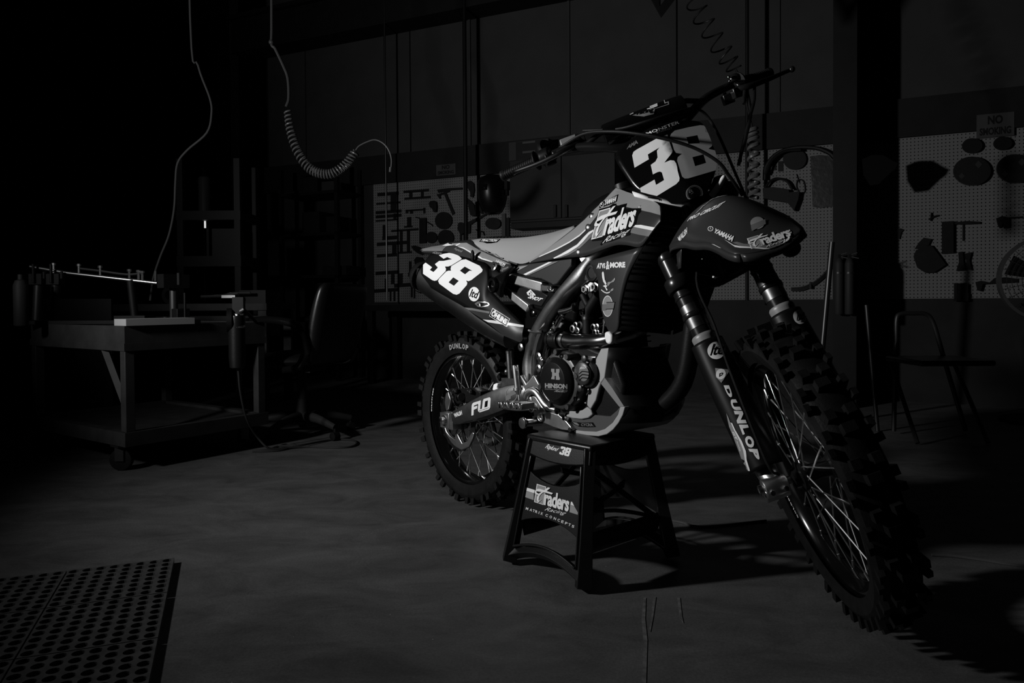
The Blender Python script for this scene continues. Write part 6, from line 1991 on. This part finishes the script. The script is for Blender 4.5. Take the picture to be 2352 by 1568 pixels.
tag(under('air_hose', tuple(top2), ah), 'coiled hose hanging behind the left handlebar down to the fender', 'hose')
# dark pennant-like bracket at the top edge
tr3 = [plane_hit(x, y, (0, 1, 0), 4.2) for x, y in ((1485, -25), (1510, -25), (1515, 15), (1545, -25), (1568, -25), (1520, 38))]
witem('hanging_bracket', [g_plate(tr3, (0, .02, 0)), g_cyl(A(tr3[2][0], 4.21, tr3[2][2]), A(tr3[2][0], 4.21, 4.58), .008, n=8)], 'tool_dark', 'dark V-shaped bracket cut by the top edge of the photo', 'bracket')
# long cable at the left
cb_ = [plane_hit(x, y, (0, 1, 0), 4.3) for x, y in ((432, -60), (437, 40), (455, 150), (482, 225), (486, 262), (475, 305), (430, 345), (408, 375), (403, 420), (400, 480), (388, 540), (368, 590), (352, 640), (345, 690))]
cb_[0] = A(cb_[0][0], 4.3, 4.58)
witem('power_cable', [g_tube(cb_, .0065, 8, 5)], 'cord_grey', 'long grey cable swinging down on the dark left side', 'cable')

# ---------------------------------------------------------------- left side: cart, chair, benches, racks
# rolling cart
CC = A(-1.775, 3.42)
CL = A(math.cos(math.radians(55)), math.sin(math.radians(55)))
CWd = A(-CL[1], CL[0])
CRm = np.array([[CL[0], CWd[0], 0], [CL[1], CWd[1], 0], [0, 0, 1]])
Llen, Wlen = .76, .95


def cpt(a, b, z):
    return A(*(CC + CL * a + CWd * b), z)


def cbox(a0, a1, b0, b1, z0, z1):
    return g_box(cpt((a0 + a1) / 2, (b0 + b1) / 2, (z0 + z1) / 2), (a1 - a0, b1 - b0, z1 - z0), CRm)


cp = []
cp.append(mk('top_tray', [cbox(0, Llen, 0, .02, .60, .68), cbox(0, Llen, Wlen - .02, Wlen, .60, .68), cbox(0, .02, .02, Wlen - .02, .60, .68), cbox(Llen - .02, Llen, .02, Wlen - .02, .60, .68), cbox(.02, Llen - .02, .02, Wlen - .02, .66, .675)], 'cart_paint', recenter=False))
cp.append(mk('top_rail', [cbox(-.005, Llen + .005, -.005, .035, .565, .60), cbox(-.005, Llen + .005, Wlen - .035, Wlen + .005, .565, .60), cbox(-.005, .035, .035, Wlen - .035, .565, .60), cbox(Llen - .035, Llen + .005, .035, Wlen - .035, .565, .60)], 'cart_paint', recenter=False))
for a, b in ((0, 0), (Llen - .045, 0), (0, Wlen - .045), (Llen - .045, Wlen - .045)):
    cp.append(mk('leg', cbox(a, a + .045, b, b + .045, .19, .565), 'cart_paint', bevel=.003, recenter=False))
cp.append(mk('lower_shelf', [cbox(-.01, Llen + .01, -.01, .04, .125, .19), cbox(-.01, Llen + .01, Wlen - .04, Wlen + .01, .125, .19), cbox(-.01, .04, .04, Wlen - .04, .125, .19), cbox(Llen - .04, Llen + .01, .04, Wlen - .04, .125, .19), cbox(.04, Llen - .04, .04, Wlen - .04, .165, .175)], 'cart_paint', recenter=False))
cp.append(mk('diagonal_brace', g_tube([cpt(.022, .03, .30), cpt(.022, .22, .565)], .020, 4, 1), 'cart_paint', recenter=False))
for a, b in ((.03, .10), (Llen - .05, .10), (.03, Wlen - .05), (Llen - .05, Wlen - .05)):
    c_ = cpt(a, b, .052)
    w_ = mk('caster', [g_lathe([(.030, -.018), (.050, -.016), (.052, -.010), (.052, .010), (.050, .016), (.030, .018)], c_, A(*CWd, 0) * .6 + A(*CL, 0) * .8, 26)], 'rubber', recenter=False)
    fk = mk('caster_fork', [g_box(cpt(a, b, .118), (.07, .07, .010), CRm), g_box(c_ + A(*CWd, 0) * .024 * .6 + A(*CL, 0) * .024 * .8 + A(0, 0, .03), (.006, .04, .07), RZ(math.atan2(CWd[1] * .6 + CL[1] * .8, CWd[0] * .6 + CL[0] * .8))), g_box(c_ - A(*CWd, 0) * .024 * .6 - A(*CL, 0) * .024 * .8 + A(0, 0, .03), (.006, .04, .07), RZ(math.atan2(CWd[1] * .6 + CL[1] * .8, CWd[0] * .6 + CL[0] * .8)))], 'tool_steel', recenter=False)
    fk.parent = w_
    cp.append(w_)
tag(under('work_cart', tuple(cpt(Llen / 2, Wlen / 2, 0)), cp), 'heavy dark steel work cart on casters at the left', 'cart')
# bright metal tray on the cart corner
tq = [ground(x, y, .685) for x, y in ((254, 733), (400, 733))]
witem('metal_plate', [cbox(.0, .34, -.015, .09, .681, .712)], 'bright_metal', 'shiny metal block on the corner of the cart', 'block')
# fixture on the cart: base, post, clamp arm
fx = cpt(.36, .20, .676)
fxp = [mk('base', [g_box(fx + A(0, 0, .012), (.20, .16, .02), CRm), g_box(fx + A(.03, 0, .05), (.07, .07, .06), CRm)], 'tool_dark', bevel=.003, recenter=False),
       mk('post', g_cyl(fx + A(0, 0, .02), fx + A(0, 0, .24), .02), 'tool_steel', recenter=False),
       mk('arm', [g_box(fx + A(0, 0, .22), (.14, .06, .07), CRm), g_cyl(fx + A(.05, -.05, .20), fx + A(.05, -.05, .26), .01), g_cyl(fx + A(.07, -.03, .02), fx + A(.07, -.03, .16), .006), g_cyl(fx + A(.0, -.09, .015), fx + A(.0, -.09, .04), .014)], 'tool_dark', recenter=False)]
tag(under('bench_fixture', tuple(fx), fxp), 'dark clamping fixture standing on the cart behind the shiny block', 'fixture')
# long bar jig on two posts behind the cart top
jd = 3.95
J = lambda x, y, d=jd: plane_hit(x, y, (0, 1, 0), d)
jp = []
for xa in (88, 128):
    t0, b0 = J(xa, 650), J(xa - 4, 735)
    jp.append(mk('post', g_tube([t0, A(b0[0], jd, .70)], .022, 10, 1), 'tool_steel', recenter=False))
    jp.append(mk('post_clamp', [g_box(t0 + A(0, 0, .02), (.07, .06, .06)), g_cyl(t0 + A(0, -.04, .0), t0 + A(0, -.04, .10), .007), g_cyl(t0 + A(.05, -.03, .02), t0 + A(.05, -.03, .06), .008)], 'tool_dark', bevel=.003, recenter=False))
jp.append(mk('long_bar', g_tube([J(70, 612), J(157, 627), J(361, 650)], .010, 10, 1), 'steel', recenter=False))
jp.append(mk('upper_wire', g_tube([J(180, 616), J(230, 622), J(290, 630), J(330, 627)], .006, 8, 4), 'tool_steel', recenter=False))
for x, y in ((181, 620), (230, 624), (297, 632), (318, 634), (327, 636), (123, 618)):
    t0 = J(x, y)
    jp.append(mk('set_screw', [g_cyl(t0 + A(0, 0, -.02), t0 + A(0, 0, .03), .007, n=8), g_cyl(t0 + A(0, 0, .02), t0 + A(0, 0, .032), .012, n=8)], 'steel', recenter=False))
jp.append(mk('end_pin', g_cyl(J(357, 645), J(357, 622), .006, n=8), 'steel', recenter=False))
jp.append(mk('support_leg', [g_tube([J(300, 643), A(J(300, 643)[0] + .02, jd, .70)], .02, 10, 1), g_box(A(J(300, 643)[0] + .02, jd, .70), (.16, .12, .04))], 'tool_dark', recenter=False))
jp.append(mk('bed_plate', g_box(A(J(200, 640)[0], jd, .688), (.60, .20, .018)), 'tool_dark', recenter=False))
for xx in (J(110, 640)[0], J(290, 640)[0]):
    jp.append(mk('foot_block', g_box(A(xx, jd, .6775), (.10, .18, .004)), 'tool_dark', recenter=False))
jig = under('bar_jig', tuple(A(J(200, 640)[0], jd, .68)), jp)
tag(jig, 'long steel bar jig on upright posts above the cart', 'jig')
# grinder hanging off the cart with its cord
gx = lambda x, y: plane_hit(x, y, (0, 1, 0), 3.75)
gp = [mk('body', g_lathe([(.020, 0), (.036, .01), (.040, .06), (.040, .22), (.044, .25), (.040, .27)], gx(545, 848), (0, 0, 1), 22), 'leather_black', recenter=False),
      mk('gear_head', [g_lathe([(.040, 0), (.036, .03), (.022, .06)], gx(545, 754) - A(0, 0, 0), (-.05, 0, 1), 20), g_box(gx(540, 730), (.05, .05, .05))], 'alloy', recenter=False, bevel=.006),
      mk('wheel_guard', [g_lathe([(.055, -.012), (.06, -.01), (.06, .014), (.02, .016)], gx(528, 735), (-.9, -.3, 0), 24), g_box(gx(544, 712) + A(.01, 0, .02), (.055, .03, .09))], 'tool_dark', recenter=False),
      mk('holder', g_tube([gx(552, 722), gx(560, 712), cpt(Llen + .003, .05, .66)], .010, 8, 4), 'tool_steel', recenter=False)]
cord = [gx(547, 848), plane_hit(552, 900, (0, 1, 0), 3.78), plane_hit(566, 960, (0, 1, 0), 3.85), plane_hit(590, 1002, (0, 1, 0), 3.95), ground(620, 1030, .006), ground(655, 1020, .006), ground(680, 1023, .006), ground(640, 1034, .006), ground(580, 1036, .006), ground(620, 1032, .012), ground(700, 1026, .006), ground(790, 1027, .006), ground(818, 1020, .006), ground(808, 1010, .006), ground(760, 1010, .006), ground(690, 1022, .012), ground(640, 1024, .006)]
gp.append(mk('cord', g_tube(cord, .0055, 8, 6), 'cord_grey', recenter=False))
tag(under('angle_grinder', tuple(gx(545, 848)), gp), 'angle grinder hanging from the cart with its cord on the floor', 'grinder')

# office chair (seen from its back right side)
ch0 = ground(695, 999)
CH = A(ch0[0], ch0[1], 0)
chd = A(-.80, .28, 0)
chd /= np.linalg.norm(chd)
chs = np.cross(A(0, 0, 1), chd)
CHR = np.stack([chd, chs, A(0, 0, 1)], 1)
cpn = lambda a, b, z: CH + chd * a + chs * b + A(0, 0, z)
ck = [mk('seat', g_map(g_ball((0, 0, 0), 1, 24, 12, (.25, .25, .055)), lambda v: cpn(v[0] + .02, v[1] * 1.0, .45 + v[2])), 'leather_black', recenter=False)]
rows = []
for z, wd_, th_, bk in ((.44, .21, .05, -.20), (.52, .24, .07, -.215), (.64, .25, .08, -.235), (.77, .25, .075, -.265), (.86, .24, .06, -.29), (.89, .21, .03, -.30)):
    rows.append([cpn(bk + th_ * math.cos(a) * .7, wd_ * np.sign(math.sin(a)) * abs(math.sin(a)) ** .4, z) for a in np.linspace(0, 2 * PI, 20, endpoint=False)])
cols = [catmull([r[j] for r in rows], 4) for j in range(20)]
rows = [[c[i] for c in cols] for i in range(len(cols[0]))]
ck.append(mk('backrest', g_grid(rows, True, True), 'leather_black', recenter=False, ang=70))
for s in (-1, 1):
    ck.append(mk('armrest', [g_tube([cpn(-.22, s * .26, .50), cpn(-.20, s * .285, .62), cpn(-.16, s * .29, .665), cpn(0, s * .285, .69), cpn(.16, s * .275, .68), cpn(.22, s * .265, .67)], [.02, .018, .022, .020, .020, .014], 12, 5, flat=.7), g_tube([cpn(-.21, s * .262, .51), cpn(-.16, s * .262, .43), cpn(-.04, s * .24, .405)], [.022, .022, .018], 12, 5, flat=.7)], 'black_gloss', recenter=False))
ck.append(mk('column', [g_cyl(cpn(0, 0, .09), cpn(0, 0, .40), .028), g_cyl(cpn(0, 0, .09), cpn(0, 0, .22), .036), g_box(cpn(0, 0, .395), (.22, .16, .03), CHR)], 'tool_grey', recenter=False))
for k in range(5):
    a = 2 * PI * k / 5 + .3
    v_ = math.cos(a) * chd + math.sin(a) * chs
    leg = mk('leg', g_tube([cpn(0, 0, .115), CH + v_ * .14 + A(0, 0, .11), CH + v_ * .30 + A(0, 0, .075)], [.030, .026, .018], 10, 4, flat=.8), 'tool_grey', recenter=False)
    cst = mk('caster', [g_lathe([(.010, -.022), (.024, -.020), (.025, -.006), (.025, .006), (.024, .020), (.010, .022)], CH + v_ * .30 + A(0, 0, .0255), np.cross(v_, A(0, 0, 1)), 18), g_cyl(CH + v_ * .30 + A(0, 0, .04), CH + v_ * .30 + A(0, 0, .07), .008, n=8)], 'rubber', recenter=False)
    cst.parent = leg
    ck.append(leg)
tag(under('office_chair', tuple(CH), ck), 'black leather office chair on casters between cart and bike', 'chair')

# far workbench behind the cart
BD = 5.4
b0_, b1_ = plane_hit(-40, 690, (0, 1, 0), BD), plane_hit(612, 690, (0, 1, 0), BD)
bx0, bx1 = b0_[0], b1_[0]
wb = [mk('worktop', g_box(((bx0 + bx1) / 2, BD + .35, .755), (bx1 - bx0, .70, .05)), 'cart_paint', recenter=False), mk('front_rail', g_box(((bx0 + bx1) / 2, BD + .03, .665), (bx1 - bx0, .04, .05)), 'cart_paint', recenter=False)]
for x in (bx0 + .04, bx1 - .04):
    for y in (BD + .05, BD + .65):
        wb.append(mk('leg', g_box((x, y, .365), (.06, .06, .73)), 'cart_paint', recenter=False))
tag(under('workbench', ((bx0 + bx1) / 2, BD + .35, 0), wb), 'long dark workbench in the gloom behind the cart', 'workbench')
p_ = plane_hit(520, 674, (0, 1, 0), BD + .2)
witem('bent_rod', [g_tube([plane_hit(x, y, (0, 1, 0), BD + .2) for x, y in ((462, 681), (490, 680), (510, 679), (540, 673), (575, 672))], .012, 8)] + [g_box(plane_hit(530, 681, (0, 1, 0), BD + .2), (.10, .10, .02))], 'steel', 'bent shiny rod lying on the far workbench', 'rod')
q_ = plane_hit(590, 668, (0, 1, 0), BD + .4)
witem('parts_box', [g_box((q_[0], BD + .4, .7805 + .05), (.20, .2, .10))], 'tool_grey', 'pale box on the right end of the far workbench', 'box')
q_ = plane_hit(392, 676, (0, 1, 0), BD + .2)
witem('tape_roll', [g_ring([(.035, -.02), (.065, -.02), (.065, .02), (.035, .02)], A(q_[0], BD + .2, .7805 + .065), (-.3, -.95, 0), 28)], 'tool_grey', 'roll standing on the far workbench beside the cart fixture', 'roll')
q_ = plane_hit(48, 700, (0, 1, 0), 3.72)
witem('spray_can', [g_lathe([(.030, 0), (.033, .005), (.033, .20), (.024, .225), (.012, .23), (.012, .255)], A(q_[0], q_[1], .6761), (0, 0, 1), 20)], 'tool_grey', 'tall can standing at the left end of the cart', 'can')
# white board leaning behind the posts
witem('leaning_board', [g_box(plane_hit(120, 712, (0, 1, 0), 4.75) + A(.05, 0, -.36), (.66, .02, .86))], 'tool_grey', 'pale board standing behind the jig posts', 'board')

# rack with an upright machine in the deep left
RDp = 6.3
rk = []
X = lambda x, y, d=RDp: plane_hit(x, y, (0, 1, 0), d)
x0, x1 = X(404, 500)[0], X(552, 500)[0]
for zt2_, zb2_ in (((484, 505)), ((588, 612))):
    a, b = X(404, zt2_), X(404, zb2_)
    rk.append(mk('shelf', g_box(((x0 + x1) / 2, RDp + .25, (a[2] + b[2]) / 2), (x1 - x0, .5, a[2] - b[2])), 'shelf_metal', recenter=False))
for x in (x0 + .03, x1 - .03):
    for y in (RDp + .03, RDp + .47):
        rk.append(mk('post', g_box((x, y, 1.0), (.05, .05, 2.0)), 'shelf_metal', recenter=False))
tag(under('steel_rack', ((x0 + x1) / 2, RDp + .25, 0), rk), 'dark steel rack in the deep left behind the workbench', 'rack')
zsh = X(404, 484)[2]
q_ = X(470, 470, RDp + .2)
witem('paint_can', [g_lathe([(.05, 0), (.05, .30), (.045, .31), (.03, .32)], A(q_[0], RDp + .2, zsh + .001), (0, 0, 1), 20)], 'tool_grey', 'tall cylinder on the top shelf of the dark rack', 'can')
zsl = X(404, 588)[2]
q_ = X(540, 560, RDp + .2)
witem('storage_box', [g_box((q_[0] - .06, RDp + .2, zsl + .12), (.20, .2, .238))], 'tool_grey', 'upright box on the lower shelf of the dark rack', 'box')
q_ = X(471, 514, RDp + .1)
mat('lit_tube', .8, .4)
b_ = MATS['lit_tube'].node_tree.nodes['Principled BSDF']
b_.inputs['Emission Color'].default_value = (1, 1, 1, 1)
b_.inputs['Emission Strength'].default_value = .6
il = under('indicator_lamp', (q_[0], q_[1] + .06, zsl), [mk('lamp_tube', g_cyl(q_ + A(0, 0, -.035), q_ + A(0, 0, .035), .008, n=10), 'lit_tube', recenter=False),
    mk('lamp_bracket', [g_box(q_ + A(0, .04, .0), (.02, .06, .012)), g_box(A(q_[0], q_[1] + .06, (q_[2] + zsl) / 2), (.02, .02, q_[2] - zsl - .002))], 'shelf_metal', recenter=False)])
tag(il, 'small glowing upright tube on the dark rack', 'lamp')

# shelving unit against the wall
sU0, sU1 = wpx(640, 500, .45)[0], wpx(775, 500, .45)[0]
su_ = []
levels = [wpx(700, y, .45)[1] for y in (441, 535, 632)]
for z in levels:
    su_.append(mk('shelf', wbox(sU0, sU1, .03, .45, z - .03, z), 'shelf_metal', recenter=False))
for s_ in (sU0 + .02, sU1 - .02):
    for o_ in (.05, .43):
        su_.append(mk('post', wbox(s_ - .02, s_ + .02, o_ - .02, o_ + .02, 0, levels[0] + .25), 'shelf_metal', recenter=False))
shelving = under('shelving_unit', tuple(wpt((sU0 + sU1) / 2, .24, 0)), su_)
tag(shelving, 'dark metal shelving unit standing left of the tool pegboard', 'shelf')
k_ = 0
names_ = ['pale carton on the top shelf of the shelving unit', 'dark carton on the middle shelf of the shelving unit, left', 'dark tin on the middle shelf of the shelving unit, right', 'low dark box on the bottom shelf of the shelving unit', 'dark carton at the top left of the shelving unit']
for (s_, w_, h_, li, m_), lab in zip(((sU1 - .25, .16, .10, 0, 'tool_grey'), (sU0 + .25, .22, .22, 1, 'dark_stuff'), (sU1 - .20, .14, .16, 1, 'dark_stuff'), (sU0 + .5, .3, .09, 2, 'dark_stuff'), (sU0 + .25, .2, .16, 0, 'dark_stuff')), names_):
    witem('storage_box', [wbox(s_, s_ + w_, .15, .38, levels[li] + .001, levels[li] + h_)], m_, lab, 'box', 'boxes on the shelving unit')
# low bench under the left pegboard
s0_, s1_ = wpx(845, 700, .5)[0], wpx(1150, 700, .5)[0]
lb = [mk('worktop', wbox(s0_, s1_, .03, .55, .70, .755), 'shelf_metal', recenter=False)]
for s_ in (s0_ + .04, s1_ - .04):
    for o_ in (.08, .50):
        lb.append(mk('leg', wbox(s_ - .03, s_ + .03, o_ - .03, o_ + .03, 0, .70), 'shelf_metal', recenter=False))
tag(under('wall_bench', tuple(wpt((s0_ + s1_) / 2, .3, 0)), lb), 'dark bench under the left pegboard behind the rear wheel', 'workbench')

# ---------------------------------------------------------------- floor: drainage mat, cords, chalk marks
MT = .016
p0, p1, p2 = ground(402, 1280, MT), ground(441, 1568, MT), ground(0, 1327, MT)
e1 = (p2 - p0) / np.linalg.norm(p2 - p0)
e2 = np.cross(e1, A(0, 0, 1))
if e2 @ (p1 - p0) < 0:
    e2 = -e2
TW = abs((ground(153.5, 1312, MT) - p0) @ e1)
TD = abs((ground(410, 1356, MT) - p0) @ e2)
nc, nr_ = 8, 8
tileV, tileF = [], []
cw, cd = (TW - .004) / nc, (TD - .004) / nr_
for i in range(nc):
    for j in range(nr_):
        cx, cy = .002 + (i + .5) * cw, .002 + (j + .5) * cd
        n = 12
        ro = min(cw, cd) * .40
        b = len(tileV)
        for k in range(n):
            a = 2 * PI * k / n + PI / n
            sx, sy = math.cos(a), math.sin(a)
            m_ = max(abs(sx), abs(sy))
            tileV.append((cx + sx / m_ * cw / 2, cy + sy / m_ * cd / 2, MT))
        for z in (MT, .004):
            for k in range(n):
                a = 2 * PI * k / n + PI / n
                tileV.append((cx + ro * 1.0 * math.cos(a), cy + ro * math.sin(a), z))
        for k in range(n):
            k2 = (k + 1) % n
            tileF.append((b + k, b + k2, b + n + k2, b + n + k))
            tileF.append((b + n + k, b + n + k2, b + 2 * n + k2, b + 2 * n + k))
        tileF.append(tuple(b + 2 * n + k for k in range(n)))
        # square corners of the cell
        for (qx, qy) in ((1, 1), (-1, 1), (-1, -1), (1, -1)):
            pass
bx_ = len(tileV)
w0, w1, d0, d1 = .002, TW - .002, .002, TD - .002
for z in (MT, 0.0):
    tileV += [(w0, d0, z), (w1, d0, z), (w1, d1, z), (w0, d1, z)]
for k in range(4):
    k2 = (k + 1) % 4
    tileF.append((bx_ + k, bx_ + k2, bx_ + 4 + k2, bx_ + 4 + k))
me = bpy.data.meshes.new('mat_tile')
me.from_pydata(tileV, [], tileF)
me.materials.append(MATS['mat_rubber'])
matroot = empty('floor_mat', tuple(A(p0[0], p0[1], 0)))
tag(matroot, 'black rubber drainage mat full of round holes, lower left', 'mat')
flip = 1 if np.cross(e1, e2)[2] > 0 else -1
for ti in range(3):
    for tj in range(4):
        t = bpy.data.objects.new('mat_tile', me)
        link(t, matroot)
        Mx = np.stack([e1, e2, A(0, 0, 1)], 1)
        loc = e1 * TW * ti + e2 * TD * tj
        t.matrix_local = Matrix.Translation(Vector(loc)) @ Matrix([list(r) for r in Mx]).to_4x4()
# cords on the floor at the right
witem('extension_cord', [g_tube([ground(x, y, .004) for x, y in ((1545, 1195), (1570, 1200), (1590, 1207), (1640, 1208), (1760, 1195))], .004, 6)], 'coil_hose', 'pale cord on the floor behind the lift stand', 'cord')
witem('extension_cord', [g_tube([ground(x, y, .004) for x, y in ((2140, 1274), (2200, 1278), (2260, 1286), (2330, 1297), (2420, 1306))], .004, 6)], 'coil_hose', 'pale cord on the floor right of the front tyre', 'cord')

# pale smears on the concrete
mat('chalk', .095, .8, var=.5, scale=40)
for k, pts in enumerate(([(1478, 1372), (1484, 1372), (1482, 1420), (1487, 1470), (1484, 1568), (1474, 1568), (1478, 1470), (1474, 1420)], [(1500, 1370), (1507, 1370), (1500, 1420), (1494, 1450), (1492, 1440), (1497, 1410)], [(1556, 1372), (1562, 1372), (1566, 1410), (1570, 1430), (1562, 1420)])):
    o = mk('floor_stain', g_plate([ground(x, y, .0012) for x, y in pts], (0, 0, -.001)), 'chalk', recenter=True)
    o.parent = floor
    o.location = o.location - floor.location
